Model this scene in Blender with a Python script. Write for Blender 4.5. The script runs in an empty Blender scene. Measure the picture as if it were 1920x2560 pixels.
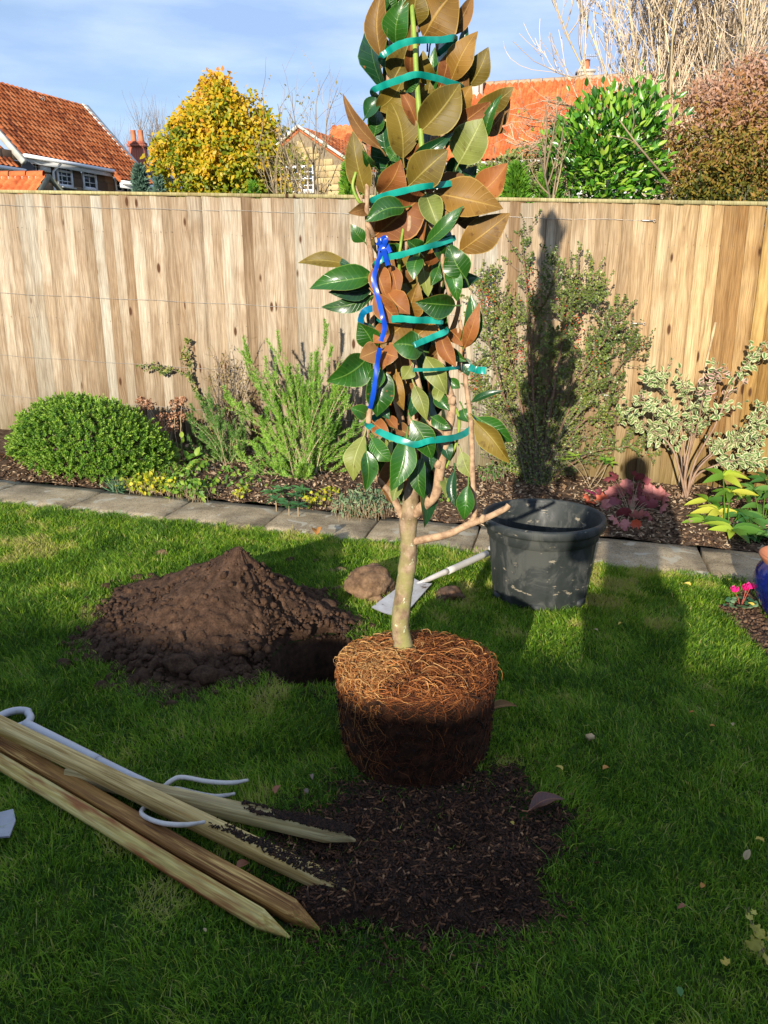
import bpy, math, random
import numpy as np
from mathutils import Vector, Matrix, noise as mnoise
rng = np.random.default_rng(7); random.seed(7)
SC = bpy.context.scene; COL = SC.collection
R_ = math.radians
# ------------------------------------------------------------------ camera, sky, sun
F, PITCH, CH, A = 2000.0, R_(16.5), 1.35, -0.034          # focal px of a 2560 px tall frame, eye height, sideways fall of the garden
CP, SP = math.cos(PITCH), math.sin(PITCH)
cam = bpy.data.cameras.new('camera'); camo = bpy.data.objects.new('camera', cam); COL.objects.link(camo)
cam.sensor_fit = 'VERTICAL'; cam.sensor_height = 24; cam.lens = 24 * F / 2560; cam.clip_start = .02; cam.clip_end = 2000
camo.location = (0, 0, CH); camo.rotation_euler = (math.pi / 2 - PITCH, 0, 0)
SC.camera = camo
AZ, EL = R_(16.8), R_(14.7)                                # the light travels towards azimuth AZ (right of +Y), EL below level
ldir = Vector((math.sin(AZ) * math.cos(EL), math.cos(AZ) * math.cos(EL), -math.sin(EL)))
sun = bpy.data.lights.new('sun', 'SUN'); suno = bpy.data.objects.new('sun', sun); COL.objects.link(suno)
sun.energy = 4.6; sun.angle = R_(.5); sun.color = (1, .92, .79)
suno.rotation_euler = ldir.to_track_quat('-Z', 'Y').to_euler(); suno.location = (-6, -20, 8)
W = bpy.data.worlds.new('World'); SC.world = W; W.use_nodes = True
nt = W.node_tree; nt.nodes.clear()
def N(t, ty, **k):
    n = t.nodes.new(ty)
    for a, b in k.items():
        if a.startswith('i_'): n.inputs[a[2:].replace('_', ' ')].default_value = b
        else: setattr(n, a, b)
    return n
out = N(nt, 'ShaderNodeOutputWorld'); bg = N(nt, 'ShaderNodeBackground'); sky = N(nt, 'ShaderNodeTexSky', sky_type='NISHITA', sun_disc=False)
sky.sun_elevation = EL; sky.sun_rotation = math.pi + AZ; sky.air_density = 1.0; sky.dust_density = .6; sky.ozone_density = 1.5
tc = N(nt, 'ShaderNodeTexCoord'); mp = N(nt, 'ShaderNodeMapping'); mp.inputs['Scale'].default_value = (1, 1, 4.2)
mp.inputs['Location'].default_value = (.35, .1, .28)
n1 = N(nt, 'ShaderNodeTexNoise'); n1.inputs['Scale'].default_value = 2.6; n1.inputs['Detail'].default_value = 9; n1.inputs['Roughness'].default_value = .55
n1.inputs['Distortion'].default_value = .6
rp = N(nt, 'ShaderNodeValToRGB'); rp.color_ramp.elements[0].position = .30; rp.color_ramp.elements[1].position = .56
rp.color_ramp.elements[0].color = (.5, .5, .5, 1); rp.color_ramp.elements[1].color = (.97, .97, .97, 1)
mx = N(nt, 'ShaderNodeMix', data_type='RGBA')
n2 = N(nt, 'ShaderNodeTexNoise'); n2.inputs['Scale'].default_value = 5.5; n2.inputs['Detail'].default_value = 6
cr = N(nt, 'ShaderNodeValToRGB'); cr.color_ramp.elements[0].color = (2.6, 3.75, 6.1, 1); cr.color_ramp.elements[1].color = (4.2, 5.2, 7.2, 1)
cr.color_ramp.elements[0].position = .38; cr.color_ramp.elements[1].position = .64
L = nt.links.new
L(tc.outputs['Generated'], mp.inputs['Vector']); L(mp.outputs[0], n1.inputs['Vector']); L(mp.outputs[0], n2.inputs['Vector'])
L(n1.outputs['Fac'], rp.inputs[0]); L(n2.outputs['Fac'], cr.inputs[0])
L(rp.outputs[0], mx.inputs['Factor']); L(sky.outputs[0], mx.inputs['A']); L(cr.outputs[0], mx.inputs['B'])
L(mx.outputs['Result'], bg.inputs['Color']); bg.inputs['Strength'].default_value = .086; L(bg.outputs[0], out.inputs[0])
SC.view_settings.view_transform = 'Standard'; SC.view_settings.look = 'None'; SC.view_settings.exposure = 0.97; SC.view_settings.gamma = 1
SC.render.engine = 'CYCLES'; SC.cycles.max_bounces = 6; SC.cycles.transparent_max_bounces = 4

# ------------------------------------------------------------------ measuring: a photo position read as a real place
def ray(px, py):
    x = (px - 960) / F; y = (1280 - py) / F
    return np.array((x, CP + y * SP, -SP + y * CP))
def G(px, py, dz=0):                                       # where that sight line meets the ground (plus dz)
    d = ray(px, py); t = (CH - dz) / (A * d[0] - d[2]); return np.array((d[0] * t, d[1] * t, CH + d[2] * t))
def D(px, py, Y):                                          # the point of that sight line at distance Y
    d = ray(px, py); t = Y / d[1]; return np.array((d[0] * t, Y, CH + d[2] * t))
TH = R_(12.41); U2 = np.array((math.cos(TH), -math.sin(TH))); V2 = np.array((math.sin(TH), math.cos(TH)))
FQ = 5.615                                                 # fence line
def gz(x): return A * np.clip(x, -5, 5)
def WQ(s, q, dz=0):                                        # garden coordinates: s along the fence, q away from the camera
    p = U2 * s + V2 * q; return np.array((p[0], p[1], gz(p[0]) + dz))
def DF(px, py, back=0.0):                                  # on the plane that stands `back` in front of the fence
    d = ray(px, py); t = (FQ - back) / (d[0] * V2[0] + d[1] * V2[1]); return np.array((d[0] * t, d[1] * t, CH + d[2] * t))
def hash2(i, j, s):
    v = np.sin(i * 127.1 + j * 311.7 + s * 74.7) * 43758.5453; return v - np.floor(v)
def vn(x, y, sc, s=0, octv=3):
    x = np.asarray(x, float) * sc; y = np.asarray(y, float) * sc; r = 0; a = .5; tot = 0
    for o in range(octv):
        i = np.floor(x); j = np.floor(y); fx = x - i; fy = y - j; fx = fx * fx * (3 - 2 * fx); fy = fy * fy * (3 - 2 * fy)
        r = r + a * ((hash2(i, j, s) * (1 - fx) + hash2(i + 1, j, s) * fx) * (1 - fy) + (hash2(i, j + 1, s) * (1 - fx) + hash2(i + 1, j + 1, s) * fx) * fy)
        tot += a; a *= .5; x = x * 2.03; y = y * 2.03; s += 1
    return r / tot
# ------------------------------------------------------------------ materials
def ramp(t, fac, cols, pos=None):
    r = N(t, 'ShaderNodeValToRGB'); e = r.color_ramp.elements; n = len(cols)
    while len(e) < n: e.new(.5)
    for i, c in enumerate(cols):
        e[i].position = (pos[i] if pos else i / max(1, n - 1)); e[i].color = (*c[:3], 1)
    t.links.new(fac, r.inputs[0]); return r.outputs[0]
def math_(t, op, a, b=None, cl=False):
    m = N(t, 'ShaderNodeMath', operation=op, use_clamp=cl)
    for k, v in enumerate((a, b)):
        if v is None: continue
        if isinstance(v, (int, float)): m.inputs[k].default_value = v
        else: t.links.new(v, m.inputs[k])
    return m.outputs[0]
def mixc(t, f, a, b, mode='MIX'):
    m = N(t, 'ShaderNodeMix', data_type='RGBA', blend_type=mode)
    for k, v in (('Factor', f), ('A', a), ('B', b)):
        if isinstance(v, (int, float)): m.inputs[k].default_value = v
        elif isinstance(v, tuple): m.inputs[k].default_value = (*v[:3], 1)
        else: t.links.new(v, m.inputs[k])
    return m.outputs['Result']
def noise(t, sc, vec=None, det=4, rough=.6, dist=0, dim='3D'):
    n = N(t, 'ShaderNodeTexNoise'); n.inputs['Scale'].default_value = sc; n.inputs['Detail'].default_value = det
    n.inputs['Roughness'].default_value = rough; n.inputs['Distortion'].default_value = dist
    if vec is not None: t.links.new(vec, n.inputs['Vector'])
    return n.outputs['Fac']
def coords(t, scale=(1, 1, 1), which='Object', rand=False):
    c = N(t, 'ShaderNodeTexCoord'); m = N(t, 'ShaderNodeMapping'); m.inputs['Scale'].default_value = scale
    t.links.new(c.outputs[which], m.inputs['Vector'])
    if rand:
        oi = N(t, 'ShaderNodeObjectInfo'); k = math_(t, 'MULTIPLY', oi.outputs['Random'], 37.0); cb = N(t, 'ShaderNodeCombineXYZ')
        for i in range(3): t.links.new(k, cb.inputs[i])
        t.links.new(cb.outputs[0], m.inputs['Location'])
    return m.outputs[0]
def new_mat(name):
    m = bpy.data.materials.new(name); m.use_nodes = True; t = m.node_tree; b = t.nodes['Principled BSDF']; return m, t, b
def bump(t, b, h, st=.4, d=.01):
    n = N(t, 'ShaderNodeBump'); n.inputs['Strength'].default_value = st; n.inputs['Distance'].default_value = d
    t.links.new(h, n.inputs['Height']); t.links.new(n.outputs[0], b.inputs['Normal'])
def attr(t, n):
    a = N(t, 'ShaderNodeAttribute', attribute_name=n); return a.outputs['Fac']
def mat(name, cols, rough=.8, sc=12, bmp=.3, bd=.004, stretch=(1, 1, 1), pos=None, det=5, spec=.3, rand=True, metal=0):
    m, t, b = new_mat(name); v = coords(t, stretch, rand=rand); n = noise(t, sc, v, det)
    t.links.new(ramp(t, n, cols, pos or [.3 + .4 * i / max(1, len(cols) - 1) for i in range(len(cols))]), b.inputs['Base Color'])
    b.inputs['Roughness'].default_value = rough; b.inputs['Specular IOR Level'].default_value = spec; b.inputs['Metallic'].default_value = metal
    if bmp: bump(t, b, noise(t, sc * 4, v, det), bmp, bd)
    return m
def foliage(name, cols, rough=.5, trans=.25, spec=.35, sc=0, pos=None, edge=None):
    m, t, b = new_mat(name); r = attr(t, 'rnd')
    if sc: r = math_(t, 'ADD', math_(t, 'MULTIPLY', r, .7), math_(t, 'MULTIPLY', noise(t, sc, coords(t), 3), .3))
    c = ramp(t, r, cols, pos)
    if edge:
        c = mixc(t, math_(t, 'GREATER_THAN', math_(t, 'ADD', attr(t, 'e'), math_(t, 'MULTIPLY', math_(t, 'SUBTRACT', noise(t, 60, coords(t), 2), .5), .5)), .52), c, edge)
    t.links.new(c, b.inputs['Base Color']); b.inputs['Roughness'].default_value = rough; b.inputs['Specular IOR Level'].default_value = spec
    if trans:
        tr = N(t, 'ShaderNodeBsdfTranslucent'); ms = N(t, 'ShaderNodeMixShader'); ms.inputs[0].default_value = trans
        t.links.new(c, tr.inputs[0]); t.links.new(b.outputs[0], ms.inputs[1]); t.links.new(tr.outputs[0], ms.inputs[2])
        t.links.new(ms.outputs[0], t.nodes['Material Output'].inputs[0])
    return m
# ------------------------------------------------------------------ mesh building
def wloc(o):
    v = Vector((0, 0, 0))
    while o is not None: v = v + o.location; o = o.parent
    return v
class Acc:
    def __init__(s): s.v = []; s.q = []; s.t = []; s.r = []; s.e = []; s.mq = []; s.mt = []; s.n = 0
    def add(s, V, Q=None, T=None, rnd=.5, e=0., mi=0):
        V = np.asarray(V, float).reshape(-1, 3); k = len(V)
        if Q is not None and len(Q): Q = np.asarray(Q, int).reshape(-1, 4); s.q.append(Q + s.n); s.mq.append(np.full(len(Q), mi))
        if T is not None and len(T): T = np.asarray(T, int).reshape(-1, 3); s.t.append(T + s.n); s.mt.append(np.full(len(T), mi))
        s.v.append(V); s.r.append(np.broadcast_to(np.asarray(rnd, float), (k,))); s.e.append(np.broadcast_to(np.asarray(e, float), (k,))); s.n += k
    def scatter(s, tpl, M, pos, rnd, mi=0):                # tpl = (V, Q, T, e); M (n,3,3) with scale, pos (n,3)
        V, Q, T, e = tpl; n = len(pos); k = len(V)
        P = np.einsum('nij,kj->nki', M, V) + np.asarray(pos)[:, None, :]
        off = (np.arange(n) * k)[:, None, None]
        q = (np.asarray(Q, int).reshape(1, -1, 4) + off).reshape(-1, 4) if len(Q) else None
        t = (np.asarray(T, int).reshape(1, -1, 3) + off).reshape(-1, 3) if len(T) else None
        s.add(P.reshape(-1, 3), q, t, np.repeat(np.broadcast_to(rnd, (n,)), k), np.tile(e, n), mi)
    def tubes(s, P, Rr, sides=4, rnd=.5, mi=0, cap=False): # P (n,k,3), Rr (n,k)
        P = np.asarray(P, float)
        if P.ndim == 2: P = P[None]
        n, k, _ = P.shape; Rr = np.broadcast_to(np.asarray(Rr, float), (n, k)); T = np.gradient(P, axis=1)
        T /= np.linalg.norm(T, axis=2, keepdims=True) + 1e-9
        up = np.where(np.abs(T[:, :1, 2:3]) > .8, np.array([[[1., 0, 0]]]), np.array([[[0, 0, 1.]]])); up = np.broadcast_to(up, P.shape)
        a = np.cross(T, up); a /= np.linalg.norm(a, axis=2, keepdims=True) + 1e-9; b = np.cross(a, T)
        an = np.arange(sides) * 2 * math.pi / sides
        V = P[:, :, None] + Rr[:, :, None, None] * (a[:, :, None] * np.cos(an)[:, None] + b[:, :, None] * np.sin(an)[:, None])
        i = np.arange(k - 1)[:, None] * sides; j = np.arange(sides)[None]; j2 = (j + 1) % sides
        q = np.stack([i + j, i + j2, i + sides + j2, i + sides + j], -1).reshape(-1, 4)
        Q = (q[None] + (np.arange(n) * k * sides)[:, None, None]).reshape(-1, 4)
        T3 = None
        if cap and sides > 2:
            f = [(0, x + 1, x) for x in range(1, sides - 1)] + [((k - 1) * sides, (k - 1) * sides + x, (k - 1) * sides + x + 1) for x in range(1, sides - 1)]
            T3 = (np.array(f)[None] + (np.arange(n) * k * sides)[:, None, None]).reshape(-1, 3)
        s.add(V.reshape(-1, 3), Q, T3, np.repeat(np.broadcast_to(rnd, (n,)), k * sides), 0, mi)
    def box(s, c, size, M=None, rnd=.5, mi=0, jit=0):
        V = np.array([(x, y, z) for x in (-.5, .5) for y in (-.5, .5) for z in (-.5, .5)]) * np.asarray(size)
        if jit: V = V + rng.normal(0, jit, V.shape)
        if M is not None: V = V @ np.asarray(M).T
        s.add(V + np.asarray(c), BOXQ, None, rnd, 0, mi)
    def build(s, name, mats, parent=None, smooth=False, loc=None, link=True):
        me = bpy.data.meshes.new(name); V = np.concatenate(s.v)
        if loc is not None: V = V - np.asarray(loc)
        Q = np.concatenate(s.q) if s.q else np.zeros((0, 4), int); T = np.concatenate(s.t) if s.t else np.zeros((0, 3), int)
        me.vertices.add(len(V)); me.vertices.foreach_set('co', V.astype(np.float32).ravel())
        me.loops.add(len(Q) * 4 + len(T) * 3); me.loops.foreach_set('vertex_index', np.concatenate([Q.ravel(), T.ravel()]).astype(np.int32))
        me.polygons.add(len(Q) + len(T))
        me.polygons.foreach_set('loop_start', np.concatenate([np.arange(len(Q)) * 4, len(Q) * 4 + np.arange(len(T)) * 3]).astype(np.int32))
        if isinstance(mats, (list, tuple)):
            for m in mats: me.materials.append(m)
            me.polygons.foreach_set('material_index', np.concatenate(s.mq + s.mt).astype(np.int32))
        else: me.materials.append(mats)
        for nm, arr in (('rnd', s.r), ('e', s.e)):
            a = me.attributes.new(nm, 'FLOAT', 'POINT'); a.data.foreach_set('value', np.concatenate(arr).astype(np.float32))
        me.update(calc_edges=True)
        if smooth: me.polygons.foreach_set('use_smooth', np.ones(len(me.polygons), bool))
        me.validate()
        o = bpy.data.objects.new(name, me)
        if loc is not None: o.location = loc
        if link: COL.objects.link(o)
        if parent is not None:
            o.parent = parent
            o.location = (Vector(loc) if loc is not None else Vector((0, 0, 0))) - wloc(parent)
        return o
BOXQ = np.array([(0, 1, 3, 2), (4, 6, 7, 5), (0, 4, 5, 1), (2, 3, 7, 6), (0, 2, 6, 4), (1, 5, 7, 3)])
def thing(name, label, cat, loc=(0, 0, 0), group=None):
    o = bpy.data.objects.new(name, None); COL.objects.link(o); o.location = [float(x) for x in loc]; o.empty_display_size = .1
    o['label'] = label; o['category'] = cat
    if group: o['group'] = group
    return o
def tag(o, label=None, cat=None, group=None, kind=None):
    for k, v in (('label', label), ('category', cat), ('group', group), ('kind', kind)):
        if v: o[k] = v
    return o
def inst(name, me, parent, loc, rot=None, scale=None, M=None):
    o = bpy.data.objects.new(name, me); COL.objects.link(o); o.parent = parent
    pl = wloc(parent)
    if M is not None:
        m4 = Matrix([list(map(float, r)) for r in M]).to_4x4(); m4.translation = Vector([float(x) for x in loc]) - pl; o.matrix_basis = m4
    else:
        o.location = Vector([float(x) for x in loc]) - pl
        if rot: o.rotation_euler = rot
        if scale is not None: o.scale = scale
    return o
def unit(v): v = np.asarray(v, float); return v / (np.linalg.norm(v, axis=-1, keepdims=True) + 1e-9)
def orient(d, nrm, sx=1., sy=None, sz=None):               # columns: side, along, normal
    y = unit(d); x = unit(np.cross(y, nrm)); z = np.cross(x, y); sx = np.asarray(sx); sy = sx if sy is None else np.asarray(sy); sz = sx if sz is None else sz
    return np.stack([x * np.reshape(sx, (-1, 1)), y * np.reshape(sy, (-1, 1)), z * np.reshape(sz, (-1, 1))], -1)
def rdir(n, up=0.): v = rng.normal(size=(n, 3)); v = unit(v); v[:, 2] += up; return unit(v)
def spline(pts, n):                                        # catmull-rom through points
    P = np.asarray(pts, float)
    if len(P) < 3: return P[0] + (P[-1] - P[0]) * np.linspace(0, 1, n)[:, None]
    E = np.vstack([2 * P[0] - P[1], P, 2 * P[-1] - P[-2]]); m = len(P) - 1; t = np.linspace(0, m - 1e-6, n); i = t.astype(int); f = (t - i)[:, None]
    a, b, c, d = E[i], E[i + 1], E[i + 2], E[i + 3]
    return .5 * (2 * b + (c - a) * f + (2 * a - 5 * b + 4 * c - d) * f ** 2 + (3 * b - a - 3 * c + d) * f ** 3)
def walk(st, d, ln, k=6, wob=.15, grav=0.):                # (n,k,3) wandering curves
    n = len(st); P = np.zeros((n, k, 3)); P[:, 0] = st; d = unit(d); ln = np.broadcast_to(ln, (n,))
    for i in range(1, k):
        d = unit(d + rng.normal(0, wob, (n, 3)) + np.array((0, 0, grav))); P[:, i] = P[:, i - 1] + d * (ln / (k - 1))[:, None]
    return P
def taper(n, k, r0, r1): return np.broadcast_to(np.reshape(r0, (-1, 1)) * (1 - np.linspace(0, 1, k)) + np.reshape(r1, (-1, 1)) * np.linspace(0, 1, k), (n, k))
def pick(P, n, lo=.2, hi=1.):                              # random points on curves, with tangents
    i = rng.integers(0, len(P), n); t = rng.uniform(lo, hi, n) * (P.shape[1] - 1) * .9999; j = t.astype(int); f = (t - j)[:, None]
    return P[i, j] * (1 - f) + P[i, j + 1] * f, unit(P[i, j + 1] - P[i, j])
# leaf templates: along +Y, face +Z, length 1
LQ = (np.array([(0, 0, 0), (-.5, .45, .06), (0, .5, -.06), (.5, .45, .06), (0, 1, 0)]), [(0, 2, 1, 1)][:0], [(0, 2, 1), (0, 3, 2), (1, 2, 4), (2, 3, 4)], np.zeros(5))
LD = (np.array([(0, 0, 0), (-.5, .45, .05), (.5, .45, .05), (0, 1, -.06)]), [], [(0, 2, 1), (1, 2, 3)], np.zeros(4))
NEED = (np.array([(-.5, 0, 0), (.5, 0, 0), (0, 1, 0)]), [], [(0, 1, 2)], np.zeros(3))
def leaf_tpl(wid=.5, seg=5, cup=.12, droop=.15, point=1.6, base=.8, edge=False, lobes=0):
    V = []; e = []; Q = []
    for i in range(seg + 1):
        t = i / seg; w = wid * .5 * (math.sin(math.pi * min(1, t ** base)) ** (1 / point)) if 0 < i < seg else .012
        for j, a in enumerate((-1, -.5, 0, .5, 1) if edge else (-1, 0, 1)):
            V.append((a * w, t, cup * w * abs(a) * 2 - droop * t * t)); e.append(abs(a) if abs(a) > .1 else (0 if 0 < i < seg else .6))
    m = 5 if edge else 3
    for i in range(seg):
        for j in range(m - 1): Q.append((i * m + j, i * m + j + 1, (i + 1) * m + j + 1, (i + 1) * m + j))
    return (np.array(V), Q, [], np.array(e, float))
LEAF3 = leaf_tpl(.5, 3, .25, .12)
def tpl_mesh(name, tpl, m, scale=1., rnd=.5, smooth=True):
    a = Acc(); a.add(tpl[0] * scale, tpl[1], tpl[2], rnd, tpl[3]); me_o = a.build(name, m, smooth=smooth, link=False); return me_o.data
def rock(name, r, m, loc, parent=None, sc=(1, 1, 1), seed=0, sub=3, amp=.25, link=True, flat=0.0):
    import bmesh
    bm = bmesh.new(); bmesh.ops.create_icosphere(bm, subdivisions=sub, radius=1)
    for v in bm.verts:
        k = 1 + amp * mnoise.noise(v.co * 1.1 + Vector((seed * 3.7, 0, 0))) + amp * .4 * mnoise.noise(v.co * 3.1 + Vector((0, seed * 2.3, 0))) + amp * .12 * mnoise.noise(v.co * 9)
        v.co = v.co * k; v.co = Vector((v.co.x * sc[0] * r, v.co.y * sc[1] * r, max(v.co.z, -.62) * sc[2] * r))
    me = bpy.data.meshes.new(name); bm.to_mesh(me); bm.free(); me.materials.append(m)
    me.polygons.foreach_set('use_smooth', np.ones(len(me.polygons), bool))
    if not link: return me
    return inst(name, me, parent, loc)
def chips_tpl():
    return (np.array([(x, y, z) for x in (-.5, .5) for y in (-.5, .5) for z in (-.5, .5)], float), BOXQ, [], np.zeros(8))
BOXT = chips_tpl()
# ------------------------------------------------------------------ outlines on the lawn
def inpoly(x, y, P):
    r = np.zeros(np.shape(x), bool); n = len(P)
    for i in range(n):
        x1, y1 = P[i][:2]; x2, y2 = P[(i + 1) % n][:2]
        c = ((y1 > y) != (y2 > y)) & (x < (x2 - x1) * (y - y1) / (y2 - y1 + 1e-12) + x1); r ^= c
    return r
def pdist(x, y, P, closed=True):
    d = np.full(np.shape(x), 9.); n = len(P)
    for i in range(n if closed else n - 1):
        a = np.array(P[i][:2]); b = np.array(P[(i + 1) % n][:2]); v = b - a; t = np.clip(((x - a[0]) * v[0] + (y - a[1]) * v[1]) / (v @ v), 0, 1)
        d = np.minimum(d, np.hypot(x - a[0] - t * v[0], y - a[1] - t * v[1]))
    return d
COMP = [G(*p) for p in ((636, 2083), (730, 2040), (832, 2009), (858, 1975), (1000, 1950), (1150, 1962), (1256, 1935), (1320, 2004), (1416, 2046), (1420, 2100), (1336, 2152), (1325, 2232), (1347, 2300), (1304, 2343), (1230, 2290), (1182, 2327), (1113, 2343), (991, 2327), (917, 2290), (832, 2327), (774, 2306), (760, 2253), (859, 2237), (779, 2150), (652, 2098))]
WEDGE = [G(*p) for p in ((1792, 1520), (1830, 1507), (1868, 1466), (1925, 1570), (2010, 1720), (1960, 1680), (1920, 1642), (1850, 1578))]
HC = np.array((-.215, 2.62)); HRX, HRY = .20, .19
MC = np.array((-.56, 2.92))
def mound_r(th):                                           # outline of the heap by bearing
    b = .50 + .15 * np.clip(-np.cos(th), 0, 1) ** 2 - .11 * np.clip(np.cos(th), 0, 1)
    return b + .05 * np.sin(3 * th + 1) + .03 * np.sin(7 * th + 2) + .015 * np.sin(17 * th)
def hole_d(x, y):                                          # <1 inside
    th = np.arctan2(y - HC[1], x - HC[0]); return np.hypot((x - HC[0]) / HRX, (y - HC[1]) / HRY) * (1 + .08 * np.sin(3 * th) + .05 * np.sin(7 * th))
def mound_d(x, y): th = np.arctan2(y - MC[1], x - MC[0]); return np.hypot(x - MC[0], y - MC[1]) / mound_r(th)
def comp_h(x, y):
    sd = np.where(inpoly(x, y, COMP), 1, -1) * pdist(x, y, COMP) + .11 * (vn(x, y, 13, 3, 4) - .5)
    bx, by = G(1000, 2260)[:2]; cx, cy = G(1280, 2180)[:2]
    return np.clip(sd / .08, -1, 1) * .018 - .012 + .045 * (vn(x, y, 11, 5, 4) - .38) * (sd > 0) + .045 * np.exp(-((x - cx) ** 2 + (y - cy) ** 2) / .012) + .035 * np.exp(-((x - G(800, 2290)[0]) ** 2 + (y - G(800, 2290)[1]) ** 2) / .004) + .03 * np.exp(-((x - bx) ** 2 / .05 + (y - by) ** 2 / .01)), sd
# ------------------------------------------------------------------ lawn (one sheet out to the horizon, with the hole dug in it)
def lines(segs):
    r = []
    for a, b, st in segs: r += list(np.arange(a, b, st))
    r.append(segs[-1][1]); return np.array(r)
gx = lines([(-600, -100, 100), (-100, -20, 16), (-20, -5, 2.5), (-5, -3, .25), (-3, -.48, .04), (-.48, .06, .01), (.06, 3, .04), (3, 5, .25), (5, 20, 2.5), (20, 100, 16), (100, 600, 100)])
gy = lines([(-200, -20, 30), (-20, 0, 2), (0, .6, .2), (.6, 2.38, .04), (2.38, 2.9, .01), (2.9, 6.2, .04), (6.2, 12, 1), (12, 60, 8), (60, 1200, 190)])
X, Y = np.meshgrid(gx, gy); Z = gz(X) + .006 * (vn(X, Y, 5, 1) - .5)
hd = hole_d(X, Y); rim = np.clip((1.0 - hd) / .16, 0, 1)
Z = Z - .34 * rim ** .8 - .03 * (vn(X, Y, 40, 9) - .5) * (rim > 0) 
sq = X * V2[0] + Y * V2[1]; ss = X * U2[0] + Y * U2[1]
Z = np.where((sq > 3.86) & (sq < FQ + .2) & (np.abs(ss) < 5), Z - .05, Z); Z = np.where((ss > .95) & (sq < 3.9) & (ss < 5) & (sq > 0), Z - .05, Z)
g = Acc(); nx_, ny_ = len(gx), len(gy); ii = np.arange(ny_ - 1)[:, None] * nx_ + np.arange(nx_ - 1)[None]
soil = np.clip((1.14 - hd) * 12, 0, 1) + inpoly(X, Y, WEDGE) * 1.
g.add(np.stack([X, Y, Z], -1).reshape(-1, 3), np.stack([ii, ii + 1, ii + nx_ + 1, ii + nx_], -1).reshape(-1, 4), None, np.clip(soil, 0, 1).ravel())
m, t, b = new_mat('lawn_thatch'); v = coords(t)
gr = ramp(t, noise(t, 6, v, 6), [(.012, .03, .006), (.03, .06, .01), (.06, .075, .015)], [.3, .5, .7])
so = ramp(t, noise(t, 30, v, 6), [(.02, .011, .007), (.055, .03, .017)], [.35, .65])
L = t.links.new; L(mixc(t, attr(t, 'rnd'), gr, so), b.inputs['Base Color']); b.inputs['Roughness'].default_value = .95; b.inputs['Specular IOR Level'].default_value = .1
bump(t, b, noise(t, 90, v, 5), .6, .01)
tag(g.build('lawn', m, smooth=True), kind='structure')
# ------------------------------------------------------------------ paving
SLAB = mat('slab_stone', [(.24, .18, .105), (.40, .31, .185), (.50, .40, .255)], .9, 7, .5, .003, spec=.2)
t = SLAB.node_tree; b = t.nodes['Principled BSDF']; v = coords(t, rand=True); base = b.inputs['Base Color'].links[0].from_socket
li = ramp(t, noise(t, 9, v, 3, .5, .6), [(0, 0, 0), (1, 1, 1)], [.60, .64]); dk = ramp(t, noise(t, 140, v, 3), [(1, 1, 1), (.35, .35, .35)], [.5, .68])
gr_ = ramp(t, noise(t, 3, v, 4), [(1, 1, 1), (.55, .55, .56)], [.4, .65])
t.links.new(mixc(t, math_(t, 'MULTIPLY', li, .75), mixc(t, 1., mixc(t, 1., base, dk, 'MULTIPLY'), gr_, 'MULTIPLY'), (.42, .38, .28)), b.inputs['Base Color'])
pv = bpy.data.objects.new('path', None); COL.objects.link(pv); tag(pv, kind='structure')
def slab(s0, s1, q0, q1, par, dz=0, th=.014):
    c = WQ((s0 + s1) / 2, (q0 + q1) / 2); ns, nq = 7, 6; S, Q_ = np.meshgrid(np.linspace(-.5, .5, ns), np.linspace(-.5, .5, nq))
    e = .5 * (s1 - s0) - .006 * (1 + rng.random()); f = .5 * (q1 - q0) - .004; sx = np.clip(S * 2 * 1.02, -1, 1) * e; sy = np.clip(Q_ * 2 * 1.02, -1, 1) * f
    jx = (vn(sy + s0 * 9, sx * 0 + s0, 30, 2) - .5) * .008 * (np.abs(S) > .49); jy = (vn(sx + s0 * 5, sy * 0 + q0, 22, 4) - .5) * .012 * (np.abs(Q_) > .49)
    z = np.where((np.abs(S) > .49) | (np.abs(Q_) > .49), th - .006, th) + dz + rng.normal(0, .0015)
    P = np.stack([(sx + jx) * U2[0] + (sy + jy) * V2[0], (sx + jx) * U2[1] + (sy + jy) * V2[1], z + A * ((sx + jx) * U2[0] + (sy + jy) * V2[0]) + rng.normal(0, .002) * S * 2], -1).reshape(-1, 3)
    a = Acc(); i = np.arange(nq - 1)[:, None] * ns + np.arange(ns - 1)[None]; Q4 = np.stack([i, i + 1, i + ns + 1, i + ns], -1).reshape(-1, 4)
    ring = [j for j in range(ns)] + [ns * (j + 1) - 1 for j in range(1, nq)] + [ns * nq - 1 - j for j in range(1, ns)] + [ns * (nq - 1 - j) for j in range(1, nq - 1)]
    k = len(P); low = P[ring] - (0, 0, th + .05); P = np.vstack([P, low]); n = len(ring)
    Q4 = np.vstack([Q4, [(ring[j], k + j, k + (j + 1) % n, ring[(j + 1) % n]) for j in range(n)]]); a.add(P, Q4)
    o = a.build('slab', SLAB, link=False); COL.objects.link(o); o.parent = par; o.location = c; return o
js = [-5.07, -4.48, -3.89, -3.31, -2.72, -2.13, -1.545, -.97, -.395, .19, .775, 1.37, 1.96, 2.55]
for a_, b_ in zip(js[:-1], js[1:]): slab(a_, b_, 3.86, 4.34, pv)
pt = bpy.data.objects.new('patio', None); COL.objects.link(pt); tag(pt, kind='structure')
for k, q in enumerate((3.85, 3.25, 2.65, 2.05, 1.45)):
    for s_ in (.935, 1.53, 2.12): slab(s_, s_ + .58, q - .585, q, pt, 0, .016)
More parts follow.
